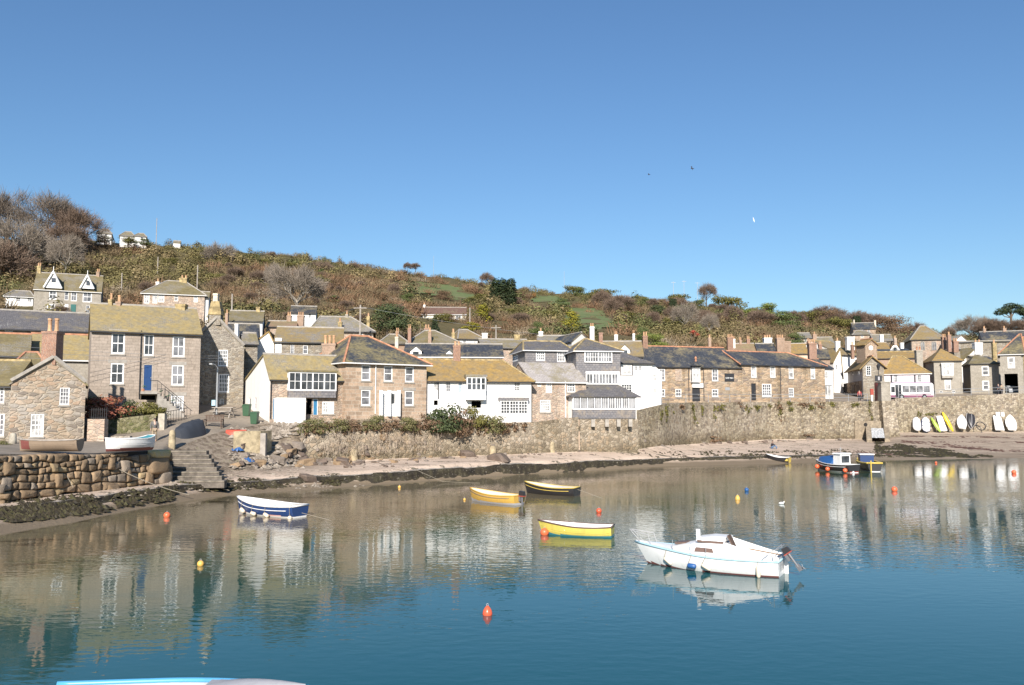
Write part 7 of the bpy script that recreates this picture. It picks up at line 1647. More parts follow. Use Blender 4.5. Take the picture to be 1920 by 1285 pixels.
M['c_grey'] = plain('grey_jumper', (.13, .125, .12), .9); M['c_khaki'] = plain('khaki_trousers', (.30, .235, .16), .9); M['c_dark'] = plain('dark_coat', (.03, .03, .04), .9); M['c_jean'] = plain('jeans', (.10, .17, .28), .9); M['c_red'] = plain('red_coat', (.35, .05, .05), .9); M['c_white'] = plain('white_top', (.7, .68, .66), .9)
person(ground_pt(293, 62.3), 1.72, (.35, -1, 0), 'person in grey jumper and khaki trousers walking down the ramp', 'c_grey', 'c_khaki')
person(ground_at(1447, 842, 80, 110) - Z * .05, 1.7, (1, -.25, 0), 'person in dark top and jeans sitting on the beach', 'c_dark', 'c_jean', 'sit')
person(wall_top(1870.5, 3.0), 1.7, (.2, -1, 0), 'person in a dark coat standing left of the open garage', 'c_dark', 'c_dark')
person(wall_top(1877, 3.4), 1.6, (-.3, -1, 0), 'person in a pale top standing next to the dark-coated one by the garage', 'c_khaki', 'c_dark')
person(wall_top(1610.5, 4.5), 1.7, (-.6, -1, 0), 'person in a red coat by the lane entrance, near the railing', 'c_red', 'c_dark')
# birds
def bird(px, py, d, s, m, label, bank=.2):
    p = at(px, py, d); e = empty('gull', p, label, 'bird'); mb = MB(); mb.tube([p + V((-.25 * s, 0, 0)), p + V((-.1 * s, 0, .01)), p + V((.1 * s, 0, .02)), p + V((.27 * s, 0, .02))], [.02 * s, .075 * s, .07 * s, .015 * s], 8); mb.ball(p + V((.26 * s, 0, .03 * s)), .045 * s, n=8); mb.build('body', m, e, smooth=True)
    for sd in (1, -1):
        mb = MB(); a = p + V((.02 * s, sd * .04 * s, .03 * s)); b = a + V((.05 * s, sd * .32 * s, (.16 + sd * bank) * s)); c = a + V((-.14 * s, sd * .72 * s, (.02 + sd * bank * 1.8) * s)); ch = V((-.17 * s, 0, 0))
        mb.slab([a, b, b + ch, a + ch], .012 * s); mb.slab([b, c, b + ch], .012 * s); mb.build('wing', m, e)
bird(1413.5, 413, 90, .4, 'b_white', 'white gull flying against the sky, right of centre', .5); bird(1217, 328, 120, .7, 'c_dark', 'small dark bird in the sky, lower of the two dark ones', .2); bird(1298, 316.5, 120, .9, 'c_dark', 'larger dark bird in the sky, upper of the two dark ones', .3)
p = on_z(1466, 945.5, 0); e = empty('gull', p, 'white gull sitting on the water below the yellow buoy', 'bird'); mb = MB(); mb.tube([p + V((-.18, 0, .06)), p + V((-.07, 0, .06)), p + V((.07, 0, .06)), p + V((.13, 0, .12)), p + V((.14, 0, .17))], [.02, .07, .065, .03, .03], 8); mb.build('body', 'b_white', e, smooth=True); mb = MB(); mb.tube([p + V((.16, 0, .175)), p + V((.21, 0, .165))], [.012, .004], 5); mb.build('beak', 'b_kyellow', e)
# ------------------------------------------------------------------ vegetation
def np_mesh(name, verts, quads, m, origin=None, parent=None, cols=None):
    """quads: (n,4,3) array; one island each"""
    Q = np.asarray(quads, dtype=np.float32); n = len(Q)
    org = np.array(origin if origin is not None else (0, 0, 0), dtype=np.float32)
    me = bpy.data.meshes.new(name); me.vertices.add(n * 4); me.vertices.foreach_set('co', (Q.reshape(-1, 3) - org).ravel())
    me.loops.add(n * 4); me.loops.foreach_set('vertex_index', np.arange(n * 4, dtype=np.int32)); me.polygons.add(n); me.polygons.foreach_set('loop_start', np.arange(0, n * 4, 4, dtype=np.int32)); me.polygons.foreach_set('loop_total', np.full(n, 4, dtype=np.int32))
    if cols is not None:
        a = me.color_attributes.new('tint', 'FLOAT_COLOR', 'POINT'); c = np.ones((n * 4, 4), dtype=np.float32); c[:, :3] = np.repeat(cols, 4, axis=0); a.data.foreach_set('color', c.ravel())
    me.materials.append(M[m] if isinstance(m, str) else m); me.update(calc_edges=True); me.validate()
    o = bpy.data.objects.new(name, me); COL.objects.link(o)
    if parent: o.parent = parent
    elif origin is not None: o.location = origin
    return o
def unit(rs, n): v = rs.normal(size=(n, 3)); return v / np.linalg.norm(v, axis=1, keepdims=True)
def leaf_quads(rs, lobes, n, size, up=.35, aspect=.75, hollow=.55):
    """leaf-sized faces through the outer part of overlapping lobes"""
    L = np.array(lobes, dtype=float); w = L[:, 3] * L[:, 4] * L[:, 5]; k = rs.choice(len(L), n, p=w / w.sum())
    d = unit(rs, n); r = (hollow + (1 - hollow) * rs.random(n)) * (1 + .12 * rs.normal(size=n)); c = L[k, :3] + d * L[k, 3:6] * r[:, None]
    nn = d * 1.0 + unit(rs, n) * .55 + np.array((0, -.1, up)); nn /= np.linalg.norm(nn, axis=1, keepdims=True)
    t = np.cross(nn, unit(rs, n)); t /= np.linalg.norm(t, axis=1, keepdims=True); b = np.cross(nn, t); s = size * (.55 + .9 * rs.random(n))[:, None]
    return np.stack([c - t * s - b * s * aspect * .6, c + t * s * .4 - b * s * aspect, c + t * s + b * s * aspect * .5, c - t * s * .3 + b * s * aspect], axis=1)
def twig_quads(rs, n, rad, hgt, w, spread=1.0, base=.0):
    """bundles of thin upright twigs"""
    a = rs.random(n) * 2 * np.pi; r = np.sqrt(rs.random(n)) * rad; p = np.stack([r * np.cos(a), r * np.sin(a), base + hgt * .15 * rs.random(n)], 1)
    ln = hgt * (.35 + .65 * rs.random(n)) * np.sqrt(np.clip(1 - (r / rad) ** 2 * .75, .1, 1))
    d = np.stack([np.cos(a) * r / rad * spread * .6 + rs.normal(size=n) * .25, np.sin(a) * r / rad * spread * .6 + rs.normal(size=n) * .25, np.ones(n)], 1); d /= np.linalg.norm(d, axis=1, keepdims=True)
    q = p + d * ln[:, None]; s = np.cross(d, unit(rs, n)); s /= np.linalg.norm(s, axis=1, keepdims=True); s *= w * (.6 + .8 * rs.random(n))[:, None]
    return np.stack([p - s, p + s, q + s * .25, q - s * .25], axis=1)
def tintmat(name):
    m, nt, b = new_mat(name); a = nd(nt, 'ShaderNodeAttribute', attribute_name='tint'); g = nd(nt, 'ShaderNodeNewGeometry')
    c = mix(nt, 1., a.outputs['Color'], ramp(nt, g.outputs['Random Per Island'], [(0, .84), (.6, 1.0), (1, 1.16)]), 'MULTIPLY')
    nt.links.new(c, b.inputs['Base Color']); b.inputs['Roughness'].default_value = .85; b.inputs['Specular IOR Level'].default_value = .15; return m
M['scrub'] = tintmat('scrub_foliage')
fields = [[(768, 527), (835, 533), (880, 545), (900, 566), (860, 566), (800, 552), (770, 548)], [(1056, 578), (1100, 578), (1150, 590), (1160, 615), (1110, 620), (1060, 608)], [(985, 552), (1050, 558), (1075, 576), (1000, 566)], [(640, 600), (680, 570), (740, 585), (700, 600)]]
CLEAR = [(783, 882, 592, 640), (54, 200, 566, 620), (258, 398, 560, 610), (0, 66, 560, 610), (535, 600, 588, 615), (1592, 1650, 612, 650), (178, 280, 446, 456)]   # the open ground in front of houses on the slope
def inside(x, y, P):
    c = False
    for i in range(len(P)):
        (x0, y0), (x1, y1) = P[i], P[i - 1]
        if (y0 > y) != (y1 > y) and x < (x1 - x0) * (y - y0) / (y1 - y0) + x0: c = not c
    return c
def proj(p):
    v = V(p) - V((0, 0, EYE)); f = v.y * cp + v.z * sp; u_ = -v.y * sp + v.z * cp; return CX + F * v.x / f, CY - F * u_ / f
def scrub():
    rs = np.random.default_rng(4); rg = random.Random(4); T = []
    for k in range(4): T.append(leaf_quads(rs, [(0, 0, .45, 1, 1, .75), (.5, .3, .35, .6, .6, .5), (-.4, -.4, .4, .65, .6, .55)], 300, .07, .5))
    for k in range(4): T.append(np.concatenate([twig_quads(rs, 120, 1.0, 1.3, .022, 1.1), leaf_quads(rs, [(0, 0, .42, .95, .95, .62)], 170, .065, .4)]))
    for k in range(2): T.append(leaf_quads(rs, [(0, 0, .8, .75, .75, .9), (.2, .1, 1.4, .5, .5, .6)], 300, .068, .4))
    pal = {'olive': (.165, .14, .06), 'green': (.125, .13, .052), 'dark': (.075, .08, .036), 'rust': (.20, .122, .072), 'brown': (.195, .145, .085), 'pale': (.28, .225, .16), 'gold': (.215, .165, .085), 'bright': (.165, .175, .06)}
    Q, C = [], []
    n = 0
    while n < 3700:
        px = rg.uniform(-420, 2350); d0, d1 = IP(px, d6) - 14, IP(px, d8) + 6; d = d0 + (d1 - d0) * rg.random() ** .8; x = gxy(px, d); z = gz(px, d)
        a, b = proj((x, d, z))
        if any(inside(a, b - k_, P) for P in fields for k_ in (2, 9, 15)): 
            if rg.random() > .04: continue
        if any(x0 < a < x1 and y0 < b < y1 for x0, x1, y0, y1 in CLEAR): continue
        if px > 1560 and rg.random() < .45 and d < 260: continue
        v1 = noise.noise(V((x * .018, d * .026, 0))) + .35 * noise.noise(V((x * .06, d * .07, 9))); v2 = noise.noise(V((x * .045, d * .05, 7))); v3 = rg.random()
        if v1 < -.12: kind = 'rust' if v3 < .62 else 'brown'
        elif v1 < .08: kind = 'brown' if v3 < .62 else ('pale' if v3 < .75 else 'rust')
        elif v1 < .24: kind = 'gold' if v3 < .4 else ('olive' if v3 < .75 else 'brown')
        elif v1 < .42: kind = 'olive' if v3 < .65 else 'gold'
        else: kind = 'green' if v3 < .5 else 'olive'
        if v2 > .38: kind = 'dark' if v3 < .35 else ('green' if v3 < .7 else 'olive')
        t = T[rg.randrange(4, 8)] if kind in ('rust', 'brown', 'pale') else (T[rg.randrange(0, 4)] if rg.random() < .85 else T[rg.randrange(8, 10)])
        s = min(2.9, rg.lognormvariate(.62, .34) * (1.15 if kind in ('green', 'dark', 'olive') else .95)) * (.7 if b < np.interp(a, PXK, y8) + 12 else 1); th = rg.random() * 6.28; ct, st = math.cos(th), math.sin(th)
        q = t * np.array((s * rg.uniform(.8, 1.4), s, s * rg.uniform(.65, 1.05))); X = q[..., 0] * ct - q[..., 1] * st; Y = q[..., 0] * st + q[..., 1] * ct
        Q.append(np.stack([X + x, Y + d, q[..., 2] + z - .15], -1)); c = np.array(pal[kind]) * rg.uniform(.82, 1.38); C.append(np.tile(c, (len(t), 1))); n += 1
    o = np_mesh('hillside_scrub', None, np.concatenate(Q), 'scrub', cols=np.concatenate(C)); o['kind'] = 'stuff'; o['label'] = 'brown and olive scrub covering the hillside'
scrub()
def meadow(k, P):
    xs, ys = [p[0] for p in P], [p[1] for p in P]; mb = MB(); st = 4
    G = lambda x, y: V(ground_at(x, y, 100, 330)) + Z * .25
    for i in range(int(min(xs)) // st, int(max(xs)) // st + 1):
        for j in range(int(min(ys)) // st, int(max(ys)) // st + 1):
            if inside((i + .5) * st, (j + .5) * st, P): mb.face([G(i * st, (j + 1) * st), G((i + 1) * st, (j + 1) * st), G((i + 1) * st, j * st), G(i * st, j * st)])
    o = mb.build('field', 'meadow'); o['kind'] = 'structure'
def meadow_mat():
    m, nt, b = new_mat('meadow_grass'); c = ramp(nt, noise_tex(nt, pos(nt), .25, 8, .75), [(.35, (.085, .115, .035)), (.5, (.115, .15, .045)), (.65, (.16, .155, .07))]); nt.links.new(c, b.inputs['Base Color']); b.inputs['Roughness'].default_value = .95; return m
M['meadow'] = meadow_mat()
for k, P in enumerate(fields[:3]): meadow(k, P)
# --- trees
def limb(rg, mb, p, d, ln, r, depth, tips, gn=3, spread=.55, up=.15, droop=0):
    k = 3; P = [p]; dd = d.copy()
    for i in range(k):
        dd = (dd + V((rg.gauss(0, .13), rg.gauss(0, .13), rg.gauss(0, .08) + up * .3))).normalized(); P.append(P[-1] + dd * ln / k)
    rr = [r * (1 - .5 * i / k) for i in range(k + 1)]; mb.tube(P, rr, 5 if depth > 2 else 3, cap=False)
    if depth <= 1: tips += [P[-1], P[-2]]
    if depth == 0: return
    for j in range(gn + (1 if rg.random() < .4 else 0)):
        a = rg.uniform(0, 6.28); o_ = dd.orthogonal().normalized(); o_ = (Matrix.Rotation(a, 3, dd) @ o_); nd_ = (dd * (1 - spread * .5) + o_ * spread * rg.uniform(.6, 1.2) + Z * up).normalized()
        limb(rg, mb, P[rg.choice([2, 3, 3])], nd_, ln * rg.uniform(.6, .82), r * .52, depth - 1, tips, gn, spread, up)
M['bark_pale'] = plain('bark_pale', (.27, .24, .20), .9, var=.25); M['bark'] = plain('bark', (.12, .09, .065), .9, var=.25); M['twig'] = plain('twig', (.18, .145, .115), .9); M['twig_red'] = plain('twig_red', (.18, .125, .09), .9); M['twig_grey'] = plain('twig_grey', (.23, .19, .15), .9)
def bare_proto(seed, hgt, bark, twig, depth=5, spread=.6, th=.28, tw=.026, ivy=False):
    rg = random.Random(seed); mb = MB(); tips = []; lims = MB()
    mb.tube([V((0, 0, -.8)), V((.1, 0, hgt * th * .5)), V((.05, .1, hgt * th))], [hgt * .028, hgt * .022, hgt * .018], 8)
    for j in range(8): a = 2 * math.pi * j / 5 + rg.random(); limb(rg, lims, V((.05, .1, hgt * th * rg.uniform(.7, 1.0))), V((math.cos(a) * .75, math.sin(a) * .75, .75)).normalized(), hgt * .23, hgt * .013, depth - 2, tips, 3, spread, .10)
    rs = np.random.default_rng(seed); tq = []
    T_ = np.array([tuple(t) for t in tips])
    n = 6; k = np.repeat(np.arange(len(T_)), n); p = T_[k] + rs.normal(size=(len(k), 3)) * hgt * .03
    cen = np.array((0, 0, hgt * .45)); out = p - cen; out /= np.linalg.norm(out, axis=1, keepdims=True); d = out * .8 + unit(rs, len(k)) * .75 + np.array((0, 0, .3)); d /= np.linalg.norm(d, axis=1, keepdims=True)
    q = p + d * (hgt * .11 * (.4 + rs.random(len(k))))[:, None]; s = np.cross(d, unit(rs, len(k))); s /= np.linalg.norm(s, axis=1, keepdims=True); s *= tw
    tq = np.stack([p - s, p + s, q + s * .3, q - s * .3], 1)
    e = empty('bare_tree', V((0, 0, 0)), None, None); e['hgt'] = float(np.percentile(tq[..., 2], 98.5))
    mb.build('trunk', bark, e, smooth=True, local=True)
    lims.build('limbs', bark, e, local=True); np_mesh('crown', None, tq, twig, parent=e); return e
def leafy_proto(seed, lobes, n, size, m, trunk=(.25, 1.5), bark='bark', hollow=.6, name='tree', up=.35):
    rs = np.random.default_rng(seed); e = empty(name, V((0, 0, 0)), None, None); mb = MB(); mb.tube([V((0, 0, -.8)), V((0, 0, trunk[1])), V((.1, 0, trunk[1] * 1.8))], [trunk[0], trunk[0] * .8, trunk[0] * .4], 7)
    for j in range(4): l = lobes[j % len(lobes)]; mb.tube([V((0, 0, trunk[1] * .9)), V((l[0] * .6, l[1] * .6, l[2] * .8)), V((l[0], l[1], l[2]))], [trunk[0] * .5, trunk[0] * .3, trunk[0] * .12], 5)
    mb.build('trunk', bark, e, local=True); np_mesh('crown', None, leaf_quads(rs, lobes, n, size, up, hollow=hollow), m, parent=e); e['hgt'] = max(l[2] + l[5] for l in lobes); return e
M['lf_dark'] = leafmat('leaf_dark', (.016, .026, .012), (.03, .045, .018), (.055, .07, .028)); M['lf_holly'] = leafmat('leaf_evergreen', (.035, .048, .02), (.06, .08, .03), (.09, .105, .045)); M['lf_gold'] = leafmat('leaf_gold', (.13, .13, .018), (.22, .20, .025), (.30, .25, .03)); M['lf_shrub'] = leafmat('leaf_shrub', (.09, .095, .03), (.14, .135, .05), (.19, .16, .08)); M['lf_green'] = leafmat('leaf_green', (.06, .08, .025), (.09, .115, .035), (.13, .15, .05)); M['lf_lime'] = leafmat('leaf_lime', (.11, .14, .03), (.16, .19, .04), (.20, .21, .06)); M['lf_orange'] = leafmat('leaf_orange', (.24, .11, .03), (.33, .17, .05), (.26, .15, .06)); M['lf_rust'] = leafmat('leaf_rust', (.22, .07, .045), (.33, .12, .075), (.26, .15, .08)); M['lf_brown'] = leafmat('leaf_brown', (.13, .08, .05), (.19, .12, .075), (.15, .10, .05)); M['lf_olive'] = leafmat('leaf_olive', (.08, .075, .02), (.13, .12, .03), (.17, .15, .045)); M['lf_red'] = leafmat('leaf_red', (.30, .04, .03), (.42, .08, .05), (.3, .1, .05)); M['reed'] = leafmat('reeds', (.36, .29, .22), (.46, .38, .30), (.30, .23, .17))
rl = random.Random(21)
def lobes_round(w, h, n, z0=0.2, sh=1.0): 
    L = []
    for k in range(n):
        a = rl.uniform(0, 6.28); t = rl.random(); r = w * .55 * math.sqrt(rl.random()) * (1 - .5 * t * sh); L.append((r * math.cos(a), r * math.sin(a), h * (z0 + (.85 - z0) * t), w * rl.uniform(.26, .42), w * rl.uniform(.26, .42), h * rl.uniform(.14, .24)))
    return L
PR = {'bare_big': bare_proto(1, 11, 'bark', 'twig'), 'bare_b': bare_proto(2, 9, 'bark', 'twig_red', spread=.7), 'bare_pale': bare_proto(3, 9, 'bark_pale', 'twig_grey', spread=.55), 'bare_wide': bare_proto(5, 7, 'bark', 'twig_red', spread=.95, th=.2),
      'round_dark': leafy_proto(1, lobes_round(8, 6.5, 14), 4200, .16, 'lf_holly'), 'cypress': leafy_proto(2, [(x, y, z, 1.5 * (1 - .3 * abs(z - 5) / 5), 1.4, 1.5) for x in (-1.8, 0, 1.7) for y in (0, .8) for z in (3, 4.8, 6.6, 8.2)], 5200, .17, 'lf_dark', (.4, 2.5)),
      'gold_conifer': leafy_proto(3, [(rl.gauss(0, .5), rl.gauss(0, .5), z, 1.7 * (1 - ((z - 2.6) / 4.2) ** 2 * .6), 1.6 * (1 - ((z - 2.6) / 4.2) ** 2 * .6), 1.0) for z in (1.2, 1.9, 2.6, 3.4, 4.2, 5.0)], 1500, .16, 'lf_gold'), 'cone_dark': leafy_proto(4, [(0, 0, z, 1.7 * (1 - z / 7.5), 1.6 * (1 - z / 7.5), 1.0) for z in (1, 2, 3, 4, 5, 6)], 1300, .17, 'lf_dark'),
      'green': leafy_proto(5, lobes_round(5.5, 4.5, 10), 2600, .13, 'lf_green'), 'lime': leafy_proto(6, lobes_round(6, 4.2, 10), 2600, .13, 'lf_lime'), 'orange': leafy_proto(7, lobes_round(3.2, 4.6, 7), 700, .15, 'lf_orange', hollow=.4), 'red': leafy_proto(8, lobes_round(2.6, 2.4, 6), 450, .14, 'lf_red'), 'brown_dome': leafy_proto(9, lobes_round(9, 7.5, 26, .25), 7000, .13, 'lf_brown', (.5, 2.2), hollow=.45), 'olive': leafy_proto(10, lobes_round(6, 4.2, 11), 2600, .13, 'lf_olive'),
      'pine': leafy_proto(11, [(x, y, z, 2.0, 1.8, .8) for x, y, z in ((-3.2, 0, 5.6), (-2.5, 0, 6.6), (-.5, .5, 7.4), (1.8, 0, 7.8), (3.6, .4, 6.9), (4.8, 0, 5.4), (2.2, -.6, 6.2), (0, 0, 8.2), (-1, 0, 6.2), (5.2, .5, 4.2), (3.8, 0, 5.6))], 4200, .16, 'lf_dark', (.4, 4.5)), 'hedge': leafy_proto(12, lobes_round(3.4, 1.7, 16, .05), 2200, .08, 'lf_olive', (.1, .3)), 'rust_shrub': leafy_proto(13, lobes_round(2.6, 2.0, 14, .05), 1700, .08, 'lf_rust', (.1, .4)), 'green_shrub': leafy_proto(14, lobes_round(2.2, 1.8, 14, .02), 1700, .075, 'lf_holly', (.1, .4)), 'mid_shrub': leafy_proto(15, lobes_round(2.8, 1.7, 15, .02), 1900, .075, 'lf_shrub', (.1, .3)), 'brown_shrub': leafy_proto(16, lobes_round(2.8, 1.8, 15, .0), 1700, .075, 'lf_brown', (.1, .3), hollow=.3)}
NAMES_ = {'bare_big': 'bare_tree', 'bare_b': 'bare_tree', 'bare_pale': 'bare_tree', 'bare_wide': 'bare_tree', 'cypress': 'cypress_tree', 'gold_conifer': 'conifer', 'cone_dark': 'conifer', 'pine': 'pine_tree', 'hedge': 'hedge', 'rust_shrub': 'shrub', 'green_shrub': 'shrub', 'mid_shrub': 'shrub', 'brown_shrub': 'shrub'}
tree_used = set(); rt_ = random.Random(77)
def tree(kind, px, yb, yt, label, d=None, wide=1.0, group=None, cat=None, rz=None, sink=.3):
    """foot at photo row yb, top at row yt; the ground gives the distance unless d is set"""
    g = ground_at(px, yb, 60, 330) if d is None else at(px, yb, d); h = zat(yt, g.y) - g.z; e = PR[kind]; s = max(.15, h / e['hgt'])
    if kind in tree_used: e = copy_tree(e)
    tree_used.add(kind); e.name = NAMES_.get(kind, 'tree'); e.location = g - Z * sink * s; e['origin'] = tuple(e.location); e.scale = (s * wide, s * wide, s); e.rotation_euler = (0, 0, rt_.uniform(0, 6.28) if rz is None else rz)
    c = cat or {'hedge': 'hedge'}.get(kind, 'shrub' if 'shrub' in kind else 'tree'); tag(e, label, c, group); return e
tree('bare_big', 90, 474, 362, 'largest bare domed tree on the skyline at the upper left', 222, .95); tree('bare_big', 12, 478, 362, 'bare tree cut by the left edge, on the skyline', 225, .9); tree('bare_b', 152, 476, 391, 'bare reddish tree beside the white bungalows', 222, .95); tree('green', 196, 456, 441, 'clipped green bush below the leftmost white bungalow', 233, 1.6); tree('olive', 240, 458, 444, 'olive bush below the middle white bungalow', 233, 1.5); tree('green', 270, 460, 446, 'green bush below the rightmost white bungalow', 233, 1.3); tree('bare_pale', 42, 522, 412, 'pale bare tree with light forked trunks below the skyline trees', 190, .85)
tree('bare_b', 118, 488, 420, 'dense lower bare tree between the skyline trees', 214, 1.15); tree('bare_wide', 62, 520, 450, 'bushy bare tree left of the pale-trunked ones', 200, 1.3); tree('bare_wide', 12, 540, 455, 'bare tree above the white bungalow at the left edge', 185, 1.2)
tree('bare_pale', 557, 592, 497, 'big solitary bare tree with pale trunk above the tiny slate cottage', 134, .95); tree('bare_pale', 122, 520, 440, 'thin bare tree in the scrub above the twin-gabled villa', 180, .7); tree('bare_pale', 408, 512, 455, 'slender bare tree with dark undergrowth at the upper left slope', 235, .9); tree('bare_b', 605, 530, 488, 'leaning bare tree near the skyline, left of centre', 245, 1.0); tree('bare_pale', 512, 545, 492, 'thin pale bare stem left of the big solitary bare tree', 190, .5)
tree('round_dark', 726, 622, 567, 'big round dark evergreen right of the yellow-chimneyed house', 128, 1.05); tree('cypress', 943, 582, 520, 'tall dark cypress clump standing alone on the slope', 235, 1.3); tree('cone_dark', 815, 630, 587, 'dark conical conifer in front of the pink bungalow', 140, 1.5); tree('gold_conifer', 1073, 622, 579, 'golden egg-shaped conifer right of centre', 165, 1.1); tree('gold_conifer', 905, 604, 568, 'golden conifer right of the pink bungalow', 178, 1.5); tree('gold_conifer', 885, 622, 602, 'low golden bush above the white cottage with ochre hipped roof', 150, 2.4); tree('cone_dark', 1088, 632, 606, 'small dark pointed conifer beside the golden egg-shaped one', 150, .8)
tree('orange', 737, 556, 532, 'orange autumn tree left of the green field', 235, 1.0); tree('orange', 766, 560, 538, 'second orange autumn tree touching the green field', 230, 1.0); tree('orange', 1000, 562, 548, 'rust-coloured small tree right of the cypress clump', 270, 1.2)
tree('bare_wide', 764, 506, 492, 'left of two small wind-bent trees on the skyline', 266, 1.0); tree('bare_wide', 779, 507, 493, 'right of two small wind-bent trees on the skyline', 266, 1.3); tree('bare_wide', 913, 536, 511, 'small bare tree on the skyline behind the cypress clump', 290, 1.0); tree('bare_b', 1325, 572, 532, 'fan-shaped bare tree on the skyline near the aerial masts', 311, .85)
tree('round_dark', 1232, 590, 572, 'dark green bush on the slope right of the golden conifer', 250, 1.6); tree('cypress', 1263, 592, 558, 'dark pointed tree on the slope above the inn', 250, .8); tree('bare_pale', 1284, 622, 568, 'bare tree with a forked pale trunk above the inn', 200, .75); tree('bare_pale', 1330, 630, 588, 'thin bare tree above the right half of the inn', 190, .7); tree('lime', 1228, 652, 622, 'bright yellow-green bush just behind the left end of the inn', 150, 1.0); tree('red', 1297, 632, 618, 'small bright red shrub above the inn', 175, 1.3)
tree('green', 1205, 640, 610, 'mid green bush behind the brick chimney of the inn', 165, .8); tree('lime', 1312, 560 + 10, 562, 'yellow-green tree near the fan-shaped bare tree', 300, 2.0); tree('lime', 1408, 600, 575, 'pale yellow-green tree on the right slope', 270, 1.1); tree('lime', 1437, 592, 566, 'second yellow-green tree at the right skyline', 290, 1.2); tree('olive', 1365, 580, 551, 'olive domed tree on the right skyline', 305, 1.2); tree('round_dark', 1388, 612, 582, 'dark ivy tree on the right slope', 255, .7); tree('bare_wide', 1535, 610, 578, 'bare tuft tree on the right skyline', 300, .9)
tree('olive', 1130, 562, 537, 'olive domed bush on the skyline right of the pale pole', 300, 1.3); tree('olive', 1076, 552, 533, 'small round bush on the skyline next to the pale pole', 302, 1.1); tree('olive', 1275, 568, 548, 'broad olive bush under the aerial masts', 305, 1.5); tree('green', 1160, 622, 600, 'green bush at the edge of the lower field', 180, .9); tree('green', 1008, 628, 600, 'green bush above the grey weathered roof', 150, .9)
tree('green', 1490, 650, 621, 'round green tree beside the massive four-pot chimney', 150, .95); tree('brown_dome', 1673, 636, 586, 'large red-brown domed tree on the right skyline', 236, 1.0); tree('cypress', 1608, 612, 591, 'dark evergreen behind the lonely slate-roofed house', 246, 1.1); tree('bare_wide', 1715, 636, 604, 'hazy bare tree right of the red-brown domed one', 260, 1.1); tree('bare_pale', 1822, 640, 592, 'wide pale bare tree left of the dark pine', 225, 1.2); tree('round_dark', 1862, 625, 597, 'dark rounded tree beside the pine', 222, .8); tree('pine', 1897, 618, 566, 'flat-topped dark pine on the skyline at the right edge', 218, 1.1, rz=.0); tree('bare_b', 1868, 642, 597, 'reddish bare tree just left of the pine trunk', 215, 1.0); tree('brown_dome', 1925, 640, 592, 'russet domed tree under the right side of the pine', 214, .8); tree('bare_wide', 1845, 640, 600, 'tangled bare tree between the pale one and the pine', 216, 1.3); tree('bare_wide', 1895, 632, 600, 'brown bare thicket under the pine', 214, 1.6); tree('olive', 1715, 650, 628, 'olive bush left of the chapel roof', 190, .9); tree('bare_wide', 1780, 640, 612, 'thin bare tree behind the chapel roof', 215, .8)
# many similar bushes and saplings in the thickets: nothing in the photo tells them apart
rv = random.Random(9)
SETS = [('bare_wide', 'bare brown thorn tree in the thicket on the hillside', 'bare thorn trees on the hillside', 46), ('olive', 'olive-green rounded bush in the thicket on the hillside', 'olive bushes on the hillside', 34), ('brown_dome', 'russet rounded bush in the thicket on the hillside', 'russet bushes on the hillside', 34), ('green', 'dull green rounded bush in the thicket on the hillside', 'green bushes on the hillside', 20), ('bare_b', 'bare reddish sapling in the thicket on the hillside', 'bare saplings on the hillside', 30)]
for kind, lab, gr, n in SETS:
    k = 0
    while k < n:
        px = rv.uniform(-250, 1640); a, b = IP(px, y6) - 26, IP(px, y8) + 3; t = rv.random(); py = a + (b - a) * t
        if any(inside(px, py, P) for P in fields) or (px < 400 and py > 480 and rv.random() < .7): continue
        h = rv.uniform(14, 26) * (1 if t < .75 else .6) * (1.5 if px > 1080 else 1); tree(kind, px, py, py - h, lab, None, rv.uniform(.9, 1.5), gr); k += 1
# shrubs by the houses
tree('rust_shrub', 207, 778, 734, 'rust-red shrub in the granite house garden', 67.6, 1.3); tree('mid_shrub', 178, 762, 738, 'green shrub behind the iron gate', 67.5, 1.0); tree('green_shrub', 243, 774, 743, 'dark green shrub between the rust-red one and the hedge', 67.4, .85); tree('hedge', 275, 776, 747, 'clipped yellow-green hedge below the blue door', 67.6, .85, rz=.3); tree('hedge', 294, 776, 752, 'right end of the yellow-green hedge beside the outside stair', 67.8, .6)
tree('mid_shrub', 6, 842, 822, 'green weeds by the low post at the left edge', 55.5, .8)
SH = [(578, 784, 'mid_shrub', 1.2, 'green shrub at the left end of the sea wall, below the white garage front'), (597, 781, 'mid_shrub', 1.1, 'green shrub on the sea wall below the white boathouse window'), (634, 782, 'mid_shrub', 1.25, 'green shrub on the sea wall below the boathouse corner'), (664, 786, 'brown_shrub', 1.2, 'dry brown growth between the green sea wall shrubs'), (688, 784, 'mid_shrub', 1.3, 'green shrub under the left window of the brown stone house'), (708, 775, 'mid_shrub', 1.0, 'green shrub below the left door of the brown stone house'), (735, 781, 'brown_shrub', 1.5, 'brown trailing shrub below the brown stone house'), (764, 779, 'mid_shrub', 1.2, 'green shrub at the right corner of the brown stone house'), (800, 770, 'brown_shrub', .9, 'brown stalky shrub left of the white cottage'), (820, 764, 'green_shrub', 1.0, 'dark shrub left of the tallest one in front of the white cottage'), (842, 753, 'green_shrub', .95, 'tall dark shrub in front of the white cottage'), (862, 760, 'brown_shrub', .8, 'bare twiggy shrub in front of the oriel window'), (893, 757, 'hedge', .45, 'yellow-green upright shrub below the oriel window'), (915, 776, 'mid_shrub', 1.2, 'low spreading shrub left of the white bay window'), (932, 785, 'brown_shrub', 1.1, 'brown hanging growth on the wall left of the bay window'), (655, 776, 'brown_shrub', .6, 'thin brown shrub in front of the drainpipe of the boathouse')]
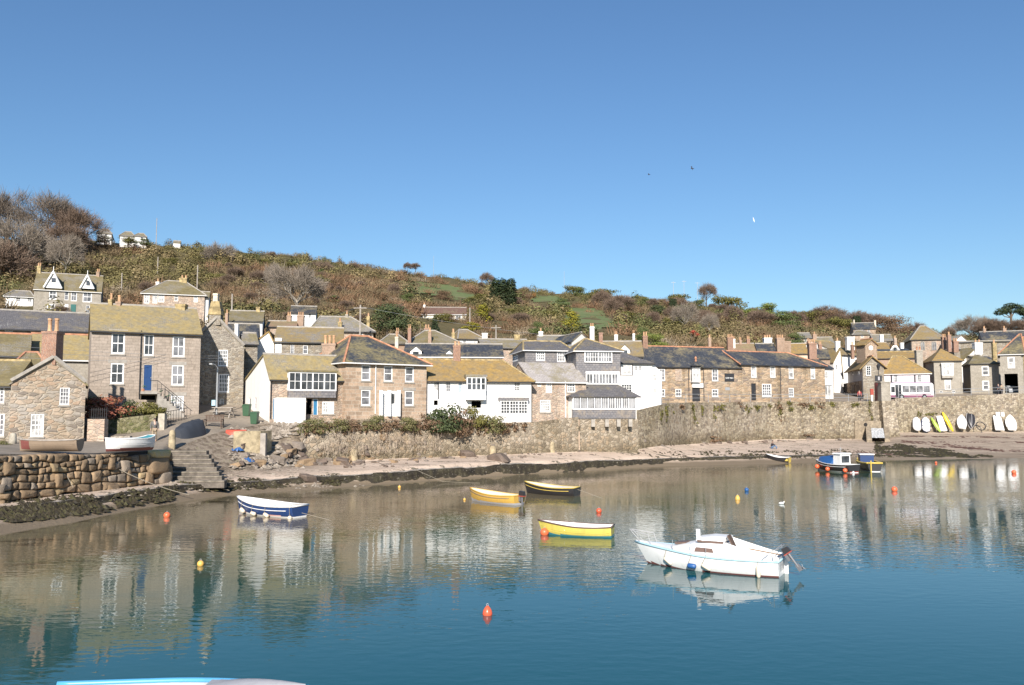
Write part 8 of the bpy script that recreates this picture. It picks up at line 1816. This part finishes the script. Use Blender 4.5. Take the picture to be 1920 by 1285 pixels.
for px, yt, kd, w, lab in SH:
    dd = IP(px, d3) + .15; p0 = at(px, 800, dd); zt1 = IP(px, z4) - .55; e = PR[kd]; v0 = proj((p0.x, dd, zt1))[1]; tree(kd, px, v0, yt, lab, dd, w * (.72 if px < 790 else .9), sink=.1)
# ivy and grass tufts hanging on the long wall
def tufts(name, label, spots, m, seed, size=.09):
    rs = np.random.default_rng(seed); Q = []
    for px, y0, y1, w in spots:
        d = IP(px, d3) - .25; a = at(px, y0, d); b = at(px, y1, d); hw = w / 1600 * d / 2; n = int(90 * hw * max(1, (a.z - b.z)) + 40)
        L = [(gxy(px, d) + rs.normal() * hw * .4, d, b.z + (a.z - b.z) * t, hw * (.35 + .5 * t), .22, (a.z - b.z) * .25 + .1) for t in rs.random(5)]; Q.append(leaf_quads(rs, L, n, size, .2, hollow=.2))
    o = np_mesh(name, None, np.concatenate(Q), m); o['kind'] = 'stuff'; o['label'] = label
tufts('wall_moss', 'moss and ivy hanging from the long harbour wall', [(1247, 762, 790, 14), (1260, 762, 775, 20), (1298, 758, 790, 10), (1315, 758, 780, 8), (1300, 780, 792, 18), (1338, 760, 785, 10), (1345, 758, 770, 25), (1400, 756, 775, 16), (1415, 758, 768, 24), (1460, 755, 785, 10), (1440, 756, 766, 30), (1478, 755, 775, 14), (1520, 755, 768, 30), (1560, 755, 762, 26), (1600, 755, 764, 22), (1630, 758, 790, 12), (1240, 764, 800, 10), (1720, 770, 782, 12), (1740, 775, 780, 20)], 'lf_olive', 31)
tufts('wall_weeds', 'dry brown weeds along the top of the long harbour wall', [(1455, 754, 772, 20), (1465, 755, 790, 10), (1500, 754, 764, 30), (1535, 755, 768, 20), (1385, 756, 764, 26), (1275, 758, 768, 30), (1330, 830, 818, 60), (1500, 828, 816, 80)] + [(x, IP(x, [770 + (5.5 - z) * 1600 / d for z, d in zip(z4, d3)]) - 2, IP(x, [770 + (5.5 - z) * 1600 / d for z, d in zip(z4, d3)]) + 16, 16) for x in range(575, 990, 14)], 'lf_brown', 32)
# pale dead reeds on the wall left of the bastion
def reeds():
    rs = np.random.default_rng(17); Q = []
    for k in range(80):
        px = rs.uniform(590, 830); d = IP(px, d3) - .5; g = rs.uniform(0, 1.6); q = twig_quads(rs, 18, .45, rs.uniform(.5, 1.4), .012, .8); Q.append(q + np.array((gxy(px, d), d + rs.uniform(-.3, .2), IP(px, z3) + .3 + g)))
    o = np_mesh('dead_reeds', None, np.concatenate(Q), 'reed'); o['kind'] = 'stuff'; o['label'] = 'pale dead reeds along the foot of the sea wall'
reeds()
for k, e in PR.items():
    if k not in tree_used:
        for c in list(e.children): bpy.data.objects.remove(c)
        bpy.data.objects.remove(e)
